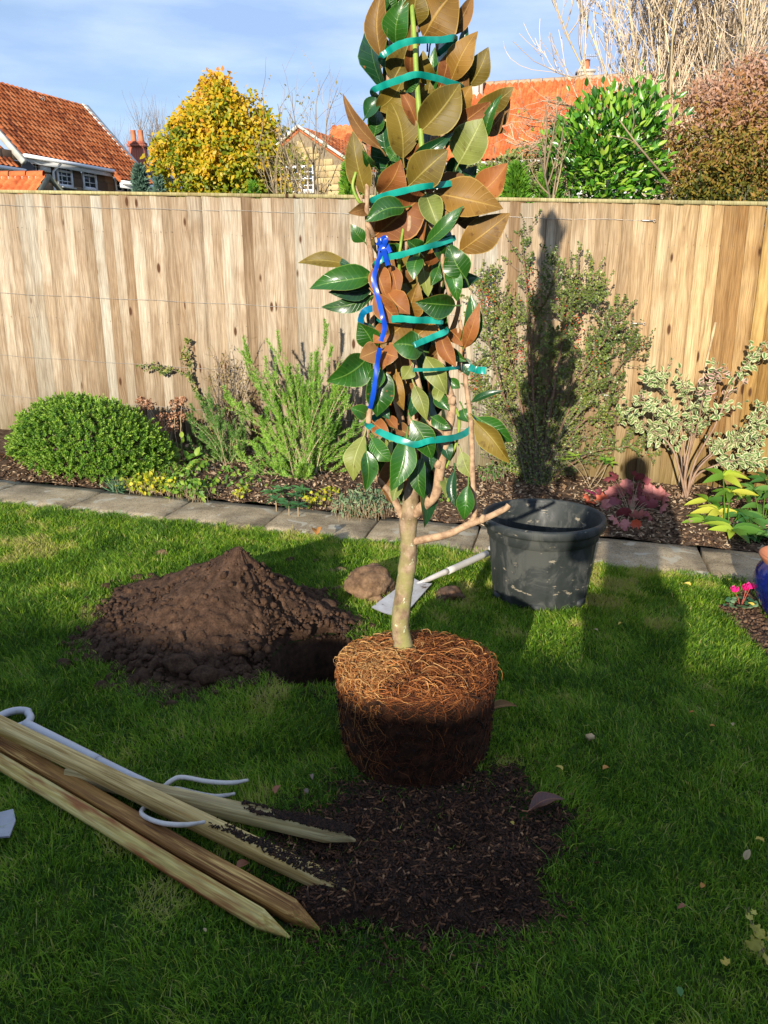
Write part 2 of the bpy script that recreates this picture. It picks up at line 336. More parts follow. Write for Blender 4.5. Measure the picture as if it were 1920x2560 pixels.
# ------------------------------------------------------------------ bed soil and its litter
BED = mat('bed_soil_crumb', [(.035, .02, .012), (.09, .055, .032), (.19, .13, .08)], .95, 26, .8, .012, rand=False, spec=.1)
bs, bq = np.meshgrid(np.linspace(-5, 3.2, 330), np.linspace(4.325, FQ + .01, 60)); Xb = bs * U2[0] + bq * V2[0]; Yb = bs * U2[1] + bq * V2[1]
def bedz(x, y, q): return gz(x) + .012 + .035 * np.clip((q - 4.35) / .2, 0, 1) + .03 * (vn(x, y, 7, 21) - .4) + .012 * (vn(x, y, 40, 23) - .5)
Zb = bedz(Xb, Yb, bq); g = Acc(); i = np.arange(59)[:, None] * 330 + np.arange(329)[None]
g.add(np.stack([Xb, Yb, Zb], -1).reshape(-1, 3), np.stack([i, i + 1, i + 331, i + 330], -1).reshape(-1, 4))
tag(g.build('bed_soil', BED, smooth=True), kind='structure')
CHIP = foliage('bark_chip', [(.03, .017, .01), (.10, .055, .03), (.24, .15, .085), (.42, .32, .20)], .9, 0, .2)
n = 12000; s_ = rng.uniform(-3.6, 2.8, n); q_ = 4.33 + 1.25 * rng.random(n) ** 1.2; x_ = s_ * U2[0] + q_ * V2[0]; y_ = s_ * U2[1] + q_ * V2[1]
p_ = np.stack([x_, y_, bedz(x_, y_, q_) + .005], -1); d = rdir(n); d[:, 2] *= .35; g = Acc()
g.scatter(BOXT, orient(d, rdir(n, 1.5), rng.uniform(.004, .012, n), rng.uniform(.008, .034, n), rng.uniform(.002, .005, n)), p_, rng.random(n) ** 1.3)
nn = 1400; s_ = rng.uniform(-3.6, 2.8, nn); q_ = 4.36 + 1.2 * rng.random(nn); x_ = s_ * U2[0] + q_ * V2[0]; y_ = s_ * U2[1] + q_ * V2[1]
g.scatter(LQ, orient(rdir(nn) * (1, 1, .4), rdir(nn, 1.4), rng.uniform(.015, .035, nn), rng.uniform(.02, .05, nn)), np.stack([x_, y_, bedz(x_, y_, q_) + .01], -1), rng.uniform(.4, 1, nn))
tag(g.build('bark_litter', CHIP), kind='stuff')
# small soil wedge beside the patio
n = 1500; x_ = rng.uniform(1.2, 1.9, n * 4); y_ = rng.uniform(2.4, 3.6, n * 4); k = inpoly(x_, y_, WEDGE) & (x_ < 1.85); x_, y_ = x_[k][:n], y_[k][:n]; n = len(x_)
g = Acc(); g.scatter((rock('t', 1, BED, None, sub=1, link=False).vertices and BOXT), orient(rdir(n), rdir(n), rng.uniform(.006, .022, n), rng.uniform(.008, .028, n), rng.uniform(.005, .014, n)), np.stack([x_, y_, gz(x_) + .006], -1), rng.random(n) * .5)
tag(g.build('soil_crumbs', CHIP), kind='stuff')
# ------------------------------------------------------------------ grass blades
STK = {'A': ((-75, 1776), (878, 2237), .062), 'B': ((172, 1934), (889, 2096), .028), 'C': ((-70, 1820), (798, 2320), .03), 'D': ((-70, 1863), (722, 2341), .03)}
N_ = 480000
y_ = 1.0 + (4.5 - 1.0) * rng.random(N_) ** .8; hw = .42 + .56 * y_; x_ = rng.uniform(-1, 1, N_) * hw
q_ = x_ * V2[0] + y_ * V2[1]; s_ = x_ * U2[0] + y_ * U2[1]
ch, csd = comp_h(x_, y_)
ok = (q_ < 3.885 + .015 * np.sin(s_ * 31) + .01 * np.sin(s_ * 77)) & ~((s_ > .925 + .01 * np.sin(q_ * 60)) & (q_ < 3.9)) & ~inpoly(x_, y_, WEDGE) & (hole_d(x_, y_) > 1.0 + .08 * rng.random(N_))
md = mound_d(x_, y_); ok &= md > .93 + .2 * rng.random(N_) * (vn(x_, y_, 12, 8) > .45)
ok &= (csd < -.015) | (rng.random(N_) < .02 + .12 * (vn(x_, y_, 14, 31) > .62))
bc = np.array((.093, 2.08)); ok &= np.hypot(x_ - bc[0], y_ - bc[1]) > .20
pc = G(1352, 1528)[:2] + np.array((.025, .18)); ok &= np.hypot(x_ - pc[0], y_ - pc[1]) > .175
for k in 'BCD':
    a_, b_, h_ = STK[k]; ok &= pdist(x_, y_, [G(*a_), G(*b_)], False) > .022
wear = np.clip(1.25 - np.hypot(x_ - HC[0] - .0, (y_ - HC[1]) * 1.1) * 2.2, 0, 1) * .5
ok &= rng.random(N_) > wear * (vn(x_, y_, 20, 12) > .4)
x_, y_ = x_[ok], y_[ok]; n = len(x_); print('blades', n)
ln = rng.uniform(.018, .042, n) * (.55 + .9 * vn(x_, y_, 9, 40)) * (1 + .5 * (rng.random(n) < .04)); wd = rng.uniform(.0018, .0034, n) * (1 + .15 * (y_ - 2))
az = rng.uniform(0, 2 * math.pi, n); cl = vn(x_, y_, 3.2, 50) * 9; az = np.where(rng.random(n) < .45, cl + rng.normal(0, .5, n), az); le = rng.uniform(.25, 1.25, n)
dx, dy = np.cos(az), np.sin(az); tw = rng.uniform(0, math.pi, n); wx, wy = np.cos(tw), np.sin(tw); z0 = gz(x_) - .002
V = np.zeros((n, 5, 3))
for k, (f, w) in enumerate(((0, 1), (.55, .85), (1, 0))):
    hx = x_ + dx * ln * le * f * f * .8; hy = y_ + dy * ln * le * f * f * .8; hz = z0 + ln * f * (1 - .28 * le * f)
    if w:
        V[:, 2 * k] = np.stack([hx - wx * wd * w / 2, hy - wy * wd * w / 2, hz], -1); V[:, 2 * k + 1] = np.stack([hx + wx * wd * w / 2, hy + wy * wd * w / 2, hz], -1)
    else: V[:, 4] = np.stack([hx, hy, hz], -1)
patch = vn(x_, y_, 2.2, 60); patch2 = vn(x_, y_, 8, 70); patch2 = .5 + 1.3 * (patch2 - .5)
rn = np.clip(.28 + .45 * (patch - .5) + .5 * (patch2 - .5) + rng.normal(0, .17, n) + .5 * (rng.random(n) < .10) + .35 * (patch2 > .66) * (patch > .5), 0, 1)
o5 = np.arange(n)[:, None] * 5; g = Acc(); g.add(V.reshape(-1, 3), o5 + np.array([0, 1, 3, 2]), o5 + np.array([2, 3, 4]), np.repeat(rn, 5), np.tile([0, 0, .5, .5, 1], n))
GR = foliage('grass_blade', [(.045, .11, .010), (.14, .28, .020), (.27, .42, .030), (.40, .45, .06), (.44, .38, .14)], .45, .45, .25, pos=[0, .3, .55, .8, 1])
tag(g.build('grass', GR), kind='stuff')
# ------------------------------------------------------------------ fence
m, t, b = new_mat('fence_softwood'); v = coords(t, (1, 1, 1), rand=True); oi = N(t, 'ShaderNodeObjectInfo')
vs = N(t, 'ShaderNodeMapping'); vs.inputs['Scale'].default_value = (9, 9, 3.1); t.links.new(v, vs.inputs['Vector'])
vo = N(t, 'ShaderNodeTexVoronoi'); vo.inputs['Scale'].default_value = 1; vo.inputs['Randomness'].default_value = 1; t.links.new(vs.outputs[0], vo.inputs['Vector'])
kd = vo.outputs['Distance']; knot = ramp(t, kd, [(1, 1, 1), (0, 0, 0)], [.085, .135]); halo = ramp(t, kd, [(1, 1, 1), (0, 0, 0)], [.05, .5])
gv = N(t, 'ShaderNodeMapping'); gv.inputs['Scale'].default_value = (1, .3, .035); t.links.new(v, gv.inputs['Vector'])
wv = N(t, 'ShaderNodeVectorMath', operation='ADD'); hv = N(t, 'ShaderNodeCombineXYZ'); t.links.new(math_(t, 'MULTIPLY', halo, .016), hv.inputs[0]); t.links.new(gv.outputs[0], wv.inputs[0]); t.links.new(hv.outputs[0], wv.inputs[1])
gn = noise(t, 105, wv.outputs[0], 5, .62, .5); g2 = noise(t, 230, wv.outputs[0], 2, .5)
bl = noise(t, 5, coords(t, (.6, 1, .35), rand=True), 4)
sh = ramp(t, gn, [(.66, .62, .58), (.90, .89, .88), (1.06, 1.06, 1.05)], [.33, .5, .63])
c = mixc(t, 1., oi.outputs['Color'], sh, 'MULTIPLY'); c = mixc(t, math_(t, 'MULTIPLY', ramp(t, bl, [(1, 1, 1), (0, 0, 0)], [.38, .52]), .55), c, mixc(t, 1., c, (.62, .50, .38), 'MULTIPLY'))
c = mixc(t, 1., c, ramp(t, g2, [(.80, .78, .76), (1.06, 1.06, 1.06)], [.38, .6]), 'MULTIPLY')
c = mixc(t, math_(t, 'MULTIPLY', halo, .35), c, mixc(t, 1., c, (.7, .55, .42), 'MULTIPLY')); c = mixc(t, knot, c, (.07, .032, .015))
ge = N(t, 'ShaderNodeNewGeometry'); sx_ = N(t, 'ShaderNodeSeparateXYZ'); t.links.new(ge.outputs['Position'], sx_.inputs[0])
lowz = math_(t, 'SUBTRACT', 1, math_(t, 'MULTIPLY', sx_.outputs[2], 2.6), True); alg = math_(t, 'MULTIPLY', math_(t, 'MULTIPLY', lowz, .55), noise(t, 9, coords(t, rand=True), 3))
c = mixc(t, alg, c, (.22, .20, .05))
t.links.new(c, b.inputs['Base Color']); b.inputs['Roughness'].default_value = .85; b.inputs['Specular IOR Level'].default_value = .15
bump(t, b, math_(t, 'ADD', gn, math_(t, 'MULTIPLY', g2, .6)), .5, .004); FEN = m
FX = WQ(0, FQ); fen = thing('garden_fence', 'long pale close board timber fence with training wires behind the flower bed', 'fence', FX)
PW = .0775; fs = np.arange(-4.6, 3.3, PW)
def board(hh):
    a = Acc(); w = .100; pr = [(-w / 2, 0), (-w / 2, -.017), (w / 2, -.006), (w / 2, 0)]; zs = np.linspace(-.02, hh, 2)
    a.add([(x, y, z) for z in zs for x, y in pr], [(0, 1, 5, 4), (1, 2, 6, 5), (2, 3, 7, 6), (3, 0, 4, 7), (4, 5, 6, 7), (3, 2, 1, 0)]); return a.build('board', FEN, link=False).data
bm_ = [board(1.832 + k * .003) for k in range(4)]
RZ = -TH; tone = .5
for i, s0 in enumerate(fs):
    p = WQ(s0, FQ); o = inst('board', bm_[i % 4], fen, (p[0], p[1], p[2] + random.uniform(-.004, .002)), (R_(random.gauss(0, .12)), R_(random.gauss(0, .25)), RZ + R_(3.4)))
    k = min(1, max(0, (s0 + .5) / 1.9)); tone = .55 * tone + .45 * random.random(); r = min(1, max(0, random.random() * .8 + tone * .4 - .1))
    pale = np.array((.45, .385, .29)) * (1 - r) + np.array((.28, .205, .13)) * r; gold = np.array((.47, .32, .135)) * (1 - r) + np.array((.33, .19, .07)) * r
    if random.random() < .16: pale = pale * (.66, .58, .5); gold = gold * (.75, .68, .6)
    if random.random() < .15: pale = pale * (.9, .97, 1.04)
    if s0 > 1.15: gold = gold * (.95, .98, .8)
    c = (pale * (1 - k) + gold * k) * random.uniform(.9, 1.08); o.color = (*[float(v) for v in c], 1)
def bar(a, p0, p1, w, h, rnd=.5, mi=0, up=(0, 0, 1)):
    p0 = np.asarray(p0, float); p1 = np.asarray(p1, float); d = p1 - p0; M = orient(unit(d)[None], np.array([up], float))[0]
    a.box((p0 + p1) / 2, (w, np.linalg.norm(d), h), M, rnd, mi)
capm = []; 
for k, (s0, s1) in enumerate(((-4.6, -1.9), (-1.898, .8), (.802, 3.3))):
    a = Acc(); bar(a, WQ(s0, FQ - .0, 1.848 + .002 * (k % 2)), WQ(s1, FQ - .0, 1.848), .05, .022); o = a.build('capping_rail', FEN, fen); o.color = (.40, .36, .18, 1)
a = Acc()
for i, s0 in enumerate(fs):
    for z in (.31, .95, 1.59):
        for dx_ in (-.022, .02):
            p = WQ(s0 + dx_ + random.uniform(-.004, .004), FQ - .016, z + random.uniform(-.01, .01)); a.tubes(np.array([p, p + (V2[0] * .02, V2[1] * .02, 0)]), .0022, 5, cap=True)
tag(a.build('nail', mat('nail_head', [(.10, .09, .08), (.3, .28, .25)], .5, 9, 0, metal=.5), fen), kind='stuff')
for z in (.3, .95, 1.6):
    a = Acc(); bar(a, WQ(-4.6, FQ + .04, z), WQ(3.3, FQ + .04, z), .07, .05); a.build('rail', FEN, fen).color = (.4, .3, .17, 1)
for s0 in np.arange(-4.5, 3.3, 1.55):
    a = Acc(); a.box(WQ(s0, FQ + .13, .9), (.1, .1, 1.85)); a.build('post', FEN, fen).color = (.36, .27, .16, 1)
WIRE = mat('galvanised_wire', [(.28, .26, .23), (.4, .38, .35)], .4, 30, 0, metal=.6); WHITE = mat('white_upvc', [(.72, .73, .74), (.8, .8, .8)], .35, 3, 0)
def wire(y0, xe, ye, label, fit=True):
    a0 = DF(-60, y0 - 3, .022); b0 = DF(xe, ye, .022); d = b0 - a0; l0 = a0 - d * .25
    w = thing('training_wire', label, 'garden wire', b0, 'horizontal training wires on the fence'); k = 30; tt = np.linspace(0, 1, k)[:, None]; P = l0 * (1 - tt) + b0 * tt
    P[:, 2] += .004 * np.sin(tt[:, 0] * 60); a = Acc(); a.tubes(P, .0014, 5); a.build('wire', WIRE, w)
    a = Acc(); u = unit(d); e0 = b0 - u * .0; e1 = b0 + u * .075
    a.tubes(np.array([e0, e0 + u * .012, e0 + u * .05, e1]), np.array([.002, .0055, .0055, .003]), 8, cap=True); a.build('tensioner', WIRE, w)
    a = Acc(); an = np.linspace(0, 2 * math.pi, 13)[:, None]; c0 = e1 + u * .008; a.tubes(c0 + .008 * (np.cos(an) * u + np.sin(an) * np.array((0, 0, 1))), .002, 5)
    n_ = np.array((V2[0], V2[1], 0)); a.tubes(np.array([c0 + u * .008 - n_ * .004, c0 + u * .008 + n_ * .03]), .0025, 6); a.build('eye_bolt', WIRE, w)
wire(515, 1602, 551, 'topmost thin wire strung along the fence just below the capping rail')
wire(733, 1578, 808, 'second training wire from the top passing behind the cotoneaster')
wire(887, 1500, 987, 'third training wire ending in a tensioner beside the variegated shrub')
wire(987, 1500, 1096, 'lowest training wire low on the fence ending just above the purple plant')
a = Acc(); p0 = G(0, 0) * 0; CANE = mat('bamboo_cane', [(.25, .17, .09), (.5, .37, .2)], .5, 14, .2)
c1 = DF(1748, 985, .03); c2 = DF(1789, 806, .02); c0 = c1 + (c1 - c2) * 2.0; P = spline([c0, c1, c2], 14); rr = np.full(14, .0085); rr[::3] = .0100
a.tubes(P, rr, 7, cap=True); o = a.build('bamboo_cane', CANE, loc=c0); tag(o, 'bamboo cane leaning on the fence behind the variegated shrub', 'garden cane')
# ------------------------------------------------------------------ houses beyond the fence
def tilemat(name, cols, mx_=.55):
    m, t, b = new_mat(name); v = coords(t, rand=False); n = noise(t, 1.1, v, 5); n2 = noise(t, 9, v, 3); r = attr(t, 'rnd')
    f = math_(t, 'ADD', math_(t, 'MULTIPLY', n, .45), math_(t, 'MULTIPLY', r, .55)); c = ramp(t, f, cols, [.2, .45, .7]); c = mixc(t, 1., c, ramp(t, n2, [(.7, .66, .62), (1.05, 1.05, 1.05)], [.35, .6]), 'MULTIPLY')
    t.links.new(c, b.inputs['Base Color']); b.inputs['Roughness'].default_value = .85; b.inputs['Specular IOR Level'].default_value = .15; return m
TILE_L = tilemat('pantile_brick_red', [(.20, .055, .025), (.42, .12, .04), (.52, .18, .07)]); TILE_R = tilemat('pantile_orange', [(.36, .085, .028), (.46, .115, .038), (.54, .16, .055)])
def roof(name, O, e, gdir, Ls, Lt, par, m, ps=.22, pt=.30, amp=.035, step=.03, mask=None):
    nrm = np.cross(e, gdir); nrm = nrm * np.sign(nrm[2]); ns = int(Ls / ps * 8) + 1; nc = int(math.ceil(Lt / pt)); tr = []
    for c in range(nc): tr += [(c * pt, 1.), (min(Lt, (c + .98) * pt), 0.)]
    S = np.linspace(0, Ls, ns); T = np.array([x[0] for x in tr]); K = np.array([x[1] for x in tr]); SS, TT = np.meshgrid(S, T)
    ph = SS / ps * 2 * math.pi; h = amp * (2.2 * np.abs(np.sin(ph / 2)) - 1) + step * K[:, None]; P = O + SS[..., None] * e + TT[..., None] * gdir + h[..., None] * nrm
    i = np.arange(len(T) - 1)[:, None] * ns + np.arange(ns - 1)[None]; a = Acc(); ti = np.floor(SS / ps); tj = np.floor(TT / pt + .01)
    a.add(P.reshape(-1, 3), np.stack([i, i + 1, i + ns + 1, i + ns], -1).reshape(-1, 4), None, hash2(ti, tj, 5).ravel()); a.box(O + e * Ls / 2 + gdir * Lt / 2 - nrm * .07, (Ls, Lt, .05), np.stack([e, gdir, nrm], -1))
    return a.build(name, m, par, smooth=False)
def brickmat(name, c1, c2, mo, sc): 
    m, t, b = new_mat(name); bt = N(t, 'ShaderNodeTexBrick'); bt.inputs['Scale'].default_value = sc; bt.inputs['Color1'].default_value = (*c1, 1); bt.inputs['Color2'].default_value = (*c2, 1); bt.inputs['Mortar'].default_value = (*mo, 1)
    bt.inputs['Mortar Size'].default_value = .012; t.links.new(coords(t, (1, 1, 1)), bt.inputs['Vector']); t.links.new(bt.outputs[0], b.inputs['Base Color']); b.inputs['Roughness'].default_value = .9; return m
STB = foliage('brown_sandstone', [(.10, .065, .045), (.19, .125, .08), (.27, .19, .12)], .9, 0, .1, 3); STM = mat('lime_mortar', [(.2, .16, .11), (.28, .23, .17)], .95, 20, .3)
STY = foliage('honey_sandstone', [(.24, .17, .09), (.36, .27, .135), (.44, .34, .18)], .9, 0, .1, 3); COPE = mat('weathered_coping', [(.42, .40, .34), (.62, .60, .54)], .9, 5, .3)
GLASS, t_, b_ = new_mat('window_glass'); b_.inputs['Base Color'].default_value = (.02, .03, .04, 1); b_.inputs['Roughness'].default_value = .06; b_.inputs['Specular IOR Level'].default_value = .8
REDB = brickmat('red_brick', (.35, .09, .045), (.27, .07, .04), (.4, .35, .3), 5)
POTM = mat('terracotta', [(.38, .13, .06), (.45, .17, .08)], .8, 8, .2)
class Fr:                                                  # an upright wall plane: origin, along, outward
    def __init__(s, O, u): s.O = np.array(O, float); s.u = unit(np.array((u[0], u[1], 0.))); s.n = np.array((s.u[1], -s.u[0], 0.)); s.M = np.stack([s.u, -s.n, np.array((0, 0, 1.))], -1)
    def at(s, a, out, z): p = s.O + s.u * a + s.n * out; p[2] = z; return p
    def px(s, px, py, out=0.):
        d = ray(px, py); o = s.O + s.n * out; den = d[:2] @ s.n[:2]; t = (o[:2] @ s.n[:2]) / den; p = np.array((0, 0, CH)) + d * t; return (p - o)[:2] @ s.u[:2], p[2]
def win(fr, x0, x1, z0, z1, par, nx=1, cols=2, rows=3, top=False, fw=.05, lab=None):
    a = Acc(); w = .07; c = lambda x, z, sx, sz, o=.02, sy=.06: a.box(fr.at(x, o, z), (sx, sy, sz), fr.M)
    c(x0 + w / 2, (z0 + z1) / 2, w, z1 - z0); c(x1 - w / 2, (z0 + z1) / 2, w, z1 - z0); c((x0 + x1) / 2, z1 - w / 2, x1 - x0 - 2 * w, w); c((x0 + x1) / 2, z0 + w / 2, x1 - x0 - 2 * w, w)
    for i in range(1, nx): c(x0 + (x1 - x0) * i / nx, (z0 + z1) / 2, w, z1 - z0 - 2 * w, .024)
    if top: c((x0 + x1) / 2, z0 + (z1 - z0) * .7, x1 - x0 - 2 * w, w, .022)
    o = a.build('window', WHITE, par)
    if lab: o['label'] = lab
    g = Acc(); g.box(fr.at((x0 + x1) / 2, -.01, (z0 + z1) / 2), (x1 - x0 - w, .01, z1 - z0 - w), fr.M); g.build('pane', GLASS, o)
    if par: o.children[0].location = (0, 0, 0)
    g = Acc(); n = nx * cols
    for i in range(1, n):
        if i % cols: g.box(fr.at(x0 + (x1 - x0) * i / n, .004, (z0 + z1) / 2), (.022, .02, z1 - z0 - 2 * w), fr.M)
    for j in range(1, rows): g.box(fr.at((x0 + x1) / 2, .0045, z0 + (z1 - z0) * j / rows), (x1 - x0 - 2 * w, .021, .022), fr.M)
    if g.v: q = g.build('glazing_bar', WHITE, o); q.location = (0, 0, 0)
    a = Acc(); a.box(fr.at((x0 + x1) / 2, .05, z0 - .03), (x1 - x0 + .12, .14, .05), fr.M); s = a.build('sill', COPE, o); s.location = (0, 0, 0)
    return o
def stones(fr, x0, x1, z0, z1, par, m, h=.26, l=.46, skip=(), keep=None, lim=220):
    me = []
    for k in range(8):
        a = Acc(); a.box((0, 0, 0), (1, 1, 1), None, k / 7, 0, .02); me.append(a.build('stone', m, link=False).data)
    z = z0; r = 0; cnt = 0
    while z < z1 - .05:
        x = x0 - (r % 2) * l / 2; hh = h * random.uniform(.85, 1.15)
        while x < x1:
            ll = l * random.uniform(.7, 1.3)
            for a, b, c, d in skip:
                if c < z + hh and z < d and x < b and a < x + ll:
                    if a - x > .07: ll = a - x
                    else: x = b
            cx, cz = x + ll / 2, z + hh / 2
            if x > x0 - .01 and x + ll < x1 + .05 and not any(a < x + ll and x < b and c < z + hh and z < d for a, b, c, d in skip) and (keep is None or keep(cx, cz, ll, hh)) and cnt < lim:
                M = fr.M * np.array((ll - .014, .06, hh - .014)); inst('stone', random.choice(me), par, fr.at(cx, random.uniform(.0, .012) - .005, cz), M=M); cnt += 1
            x += ll
        z += hh; r += 1
# --- long terrace on the left
uL = unit(np.array((.354, .935, 0))); OL = D(35, 385, 27.); fr = Fr(OL, (uL[0], uL[1])); 
if fr.n[0] < 0: fr.n = -fr.n; fr.M = np.stack([fr.u, -fr.n, np.array((0, 0, 1.))], -1)
hl = thing('terrace_house', 'long stone house at the left edge with a red pantile roof and white gutters', 'house', (OL[0], OL[1], 0))
zE = OL[2]; wN = -fr.n; gU = unit(wN + np.array((0, 0, 1.0)))
def roofseg(s0, s1, dz, ext): 
    O = fr.at(s0, .3 + ext, 0); O[2] = zE + dz - ext; roof('roof', O, fr.u, gU, s1 - s0, (2.3 + .3 + ext) * 1.414 + dz * -1.414 * 0, hl, TILE_L, .21, .27, .03, .035)
roofseg(0.05, 4.2, 0, 0); roofseg(4.2, 6.2, -.0, .34); roofseg(-6, -.1, -.45, 0)
a = Acc(); a.box(fr.at(-1.0 + .9, -1.5, (zE - .3) / 2 - .2), (12.5, 2.6, zE + .3), fr.M); a.build('wall', STM, hl)
a = Acc(); bar(a, fr.at(6.28, .75, zE - .62), fr.at(6.28, -2.35, zE + 2.55), .24, .34, up=fr.u); a.build('coping', COPE, hl); a = Acc(); bar(a, fr.at(-.03, .4, zE - .25), fr.at(-.03, -2.3, zE + 2.48), .16, .16, up=fr.u); a.build('coping', COPE, hl)
a = Acc(); rp0 = fr.at(-6, -2.32, zE + 2.3); a.tubes(np.array([fr.at(0.05, -2.3, zE + 2.33), fr.at(6.2, -2.3, zE + 2.33)]), .09, 8); a.build('ridge', TILE_L, hl)
for s0, s1, e, z in ((.05, 4.25, .36, zE - .05), (4.25, 6.3, .7, zE - .42), (-6, 0, .36, zE - .5)):
    a = Acc(); a.box(fr.at((s0 + s1) / 2, e, z), (s1 - s0, .12, .1), fr.M); a.box(fr.at((s0 + s1) / 2, e - .1, z - .1), (s1 - s0, .03, .16), fr.M); a.build('gutter', WHITE, hl)
s_, z_ = fr.px(133, 415, .15); a = Acc(); a.tubes(np.array([fr.at(s_ + .15, .34, zE - .1), fr.at(s_, .12, zE - .35), fr.at(s_, .1, zE - 3)]), .045, 8); a.build('downpipe', WHITE, hl)
sk = []
for x0, y0, x1, y1, nx, co, ro, tp in ((63, 402, 99, 445, 2, 2, 3, False), (145, 416, 178, 464, 1, 3, 4, True), (209, 427, 239, 471, 1, 2, 3, True), (290, 450, 320, 480, 2, 1, 2, False)):
    a0, z0 = fr.px(x0, y1, .02); a1, z1 = fr.px(x1, y0, .02); a0b, z1b = fr.px(x0, y0, .02)
    win(fr, a0, a1, min(z0, z1) , max(z1, z1b), hl, nx, co, ro, tp); sk.append((a0 - .05, a1 + .05, min(z0, z1) - .1, max(z1, z1b) + .05))
stones(fr, -2.2, 6.1, zE - 2.3, zE - .12, hl, STB, skip=sk)
s_, z_ = fr.px(109, 420, .05); a = Acc(); a.box(fr.at(s_, .09, z_), (.42, .12, .22), fr.M); a.build('wall_vent_box', WHITE, hl)
s_, z_ = fr.px(66, 430, .2); a = Acc(); an = np.linspace(0, 2 * math.pi, 20, endpoint=False); V = [fr.at(s_, .22, z_)] + [fr.at(s_ + .3 * math.cos(k), .3, z_ + .3 * math.sin(k)) for k in an]
a.add(V, [], [(0, 1 + i, 1 + (i + 1) % 20) for i in range(20)]); a.tubes(np.array([fr.at(s_, .2, z_), fr.at(s_, 0, z_ - .1)]), .02, 5); a.build('satellite_dish', mat('dish_grey', [(.06, .06, .07), (.08, .08, .09)], .5, 3, 0), hl)
p = D(178, 392, 30.2); a = Acc(); a.tubes(np.array([p - (0, 0, .2), p + (0, 0, .18)]), .06, 10, cap=True); a.build('vent_pipe', WHITE, hl)
def aerial(px, py, Yd, w, lab, mast=.7):
    p = D(px, py, Yd); o = thing('tv_aerial', lab, 'aerial', p - (0, 0, mast)); a = Acc(); a.tubes(np.array([p - (0, 0, mast), p]), .015, 5, cap=True); a.build('mast', WIRE, o)
    a = Acc(); a.tubes(np.array([p, p + (w, .1, .02)]), .012, 5, cap=True)
    for k in np.linspace(.05, 1, 8): q = p + np.array((w * k, .1 * k, .02)); a.tubes(np.array([q - (.0, .0, .07), q + (0, 0, .07)]), .006, 4)
    a.build('element', WIRE, o)
aerial(72, 246, 31, .5, 'small television aerial on the ridge of the left terrace roof', .6)
# brick chimney behind the terrace
c = D(346, 380, 37.); ck = thing('brick_chimney', 'red brick chimney stack with clay pots between the left roof and the yellow tree', 'chimney', (c[0], c[1], c[2] - 3))
a = Acc(); a.box(c - (0, 0, 1.35), (.62, .62, 3.1)); a.box(c + (0, 0, .22), (.74, .74, .1)); a.box(c + (0, 0, .33), (.64, .64, .1)); a.build('stack', REDB, ck)
for dx in (-.16, .16):
    a = Acc(); a.tubes(np.array([c + (dx, 0, .38), c + (dx, 0, .5), c + (dx, 0, .82), c + (dx, 0, .84)]), np.array([.13, .11, .10, .12]), 10, cap=True); a.build('chimney_pot', POTM, ck)
a = Acc(); pz = c - (0, 0, .35); a.box(pz + (.6, .6, -.75), (1.6, 1.2, .9), None); a.build('slate_roof', mat('slate_grey', [(.12, .12, .13), (.2, .2, .21)], .7, 6, .2), ck)
# orange lean-to at the left edge
O = D(-60, 439, 21.); O2 = D(118, 438, 21.); e = unit(O2 - O); gdn = unit(np.array((0, -1, -.62))); lt = thing('garden_outbuilding', 'low outbuilding with bright orange tiles and mortared ridge behind the left end of the fence', 'shed', (O[0], O[1], 0))
Ln = np.linalg.norm(O2 - O); Lr = 2.2; roof('roof', O + gdn * Lr, e, -gdn, Ln, Lr, lt, TILE_R, .165, .34, .028, .03)
a = Acc()
for k in np.arange(0, Ln - .1, .42): a.tubes(np.array([O + e * k + (0, 0, .0), O + e * (k + .40)]), np.array([.10, .11]), 8)
a.build('ridge_tile', TILE_R, lt); a = Acc(); 
for k in np.arange(.04, Ln - .08, .165): a.box(O + e * k + (0, -.11, -.065), (.06, .07, .05), None)
a.build('mortar_bed', COPE, lt); a = Acc(); a.box((O + O2) / 2 + (0, .4, -.9 - O[2] / 2), (Ln - .1, 2.4, O[2] - .9)); 
a.build('wall', STM, lt); a = Acc(); bar(a, O2 + (.02, 0, -.02), O2 + (.02, 0, -.02) + gdn * Lr, .1, .1); bar(a, O2 + (.02, 0, -.02), O2 + (.6, 1.6, -1.3), .08, .1); a.build('verge', mat('mossy_verge', [(.12, .12, .08), (.2, .19, .13)], .9, 8, .2), lt)
# --- stone gable in the middle
uM = np.array((.415, .91, 0)); wM = np.array((.91, -.415, 0)); AP = D(748, 318, 26.); fr = Fr((AP[0], AP[1], 0), (wM[0], wM[1]))
if fr.n[1] > 0: fr.n = -fr.n; fr.M = np.stack([fr.u, -fr.n, np.array((0, 0, 1.))], -1)
hm = thing('stone_cottage', 'honey stone cottage gable with a white casement window behind bare twigs', 'house', (AP[0], AP[1], 0)); Bh = 1.5; rise = .93; zA = AP[2]; zW = zA - rise
a = Acc(); P0 = [fr.at(-Bh, -.02, 0), fr.at(Bh, -.02, 0), fr.at(Bh, -.02, zW - .05), fr.at(0, -.02, zA - .1), fr.at(-Bh, -.02, zW - .05)]; P1 = [p + uM * 5 for p in P0]
a.add(P0 + P1, [(0, 1, 2, 4), (5, 6, 7, 9), (1, 6, 7, 2), (0, 5, 9, 4)], [(4, 2, 3), (9, 7, 8)]); a.build('wall', mat('pale_mortar', [(.17, .13, .085), (.24, .19, .12)], .95, 20, .3), hm)
a0, z0 = fr.px(718, 482, .02); a1, z1 = fr.px(786, 412, .02)
win(fr, a0, a1, z0, z1, hm, 2, 2, 4, False)
stones(fr, -Bh, Bh, zW - 2.2, zA - .2, hm, STY, .17, .34, [(a0 - .04, a1 + .04, z0 - .1, z1 + .04)], lambda x, z, l, h: z + h / 2 < zA - .12 - (abs(x) + l / 2) * rise / Bh)
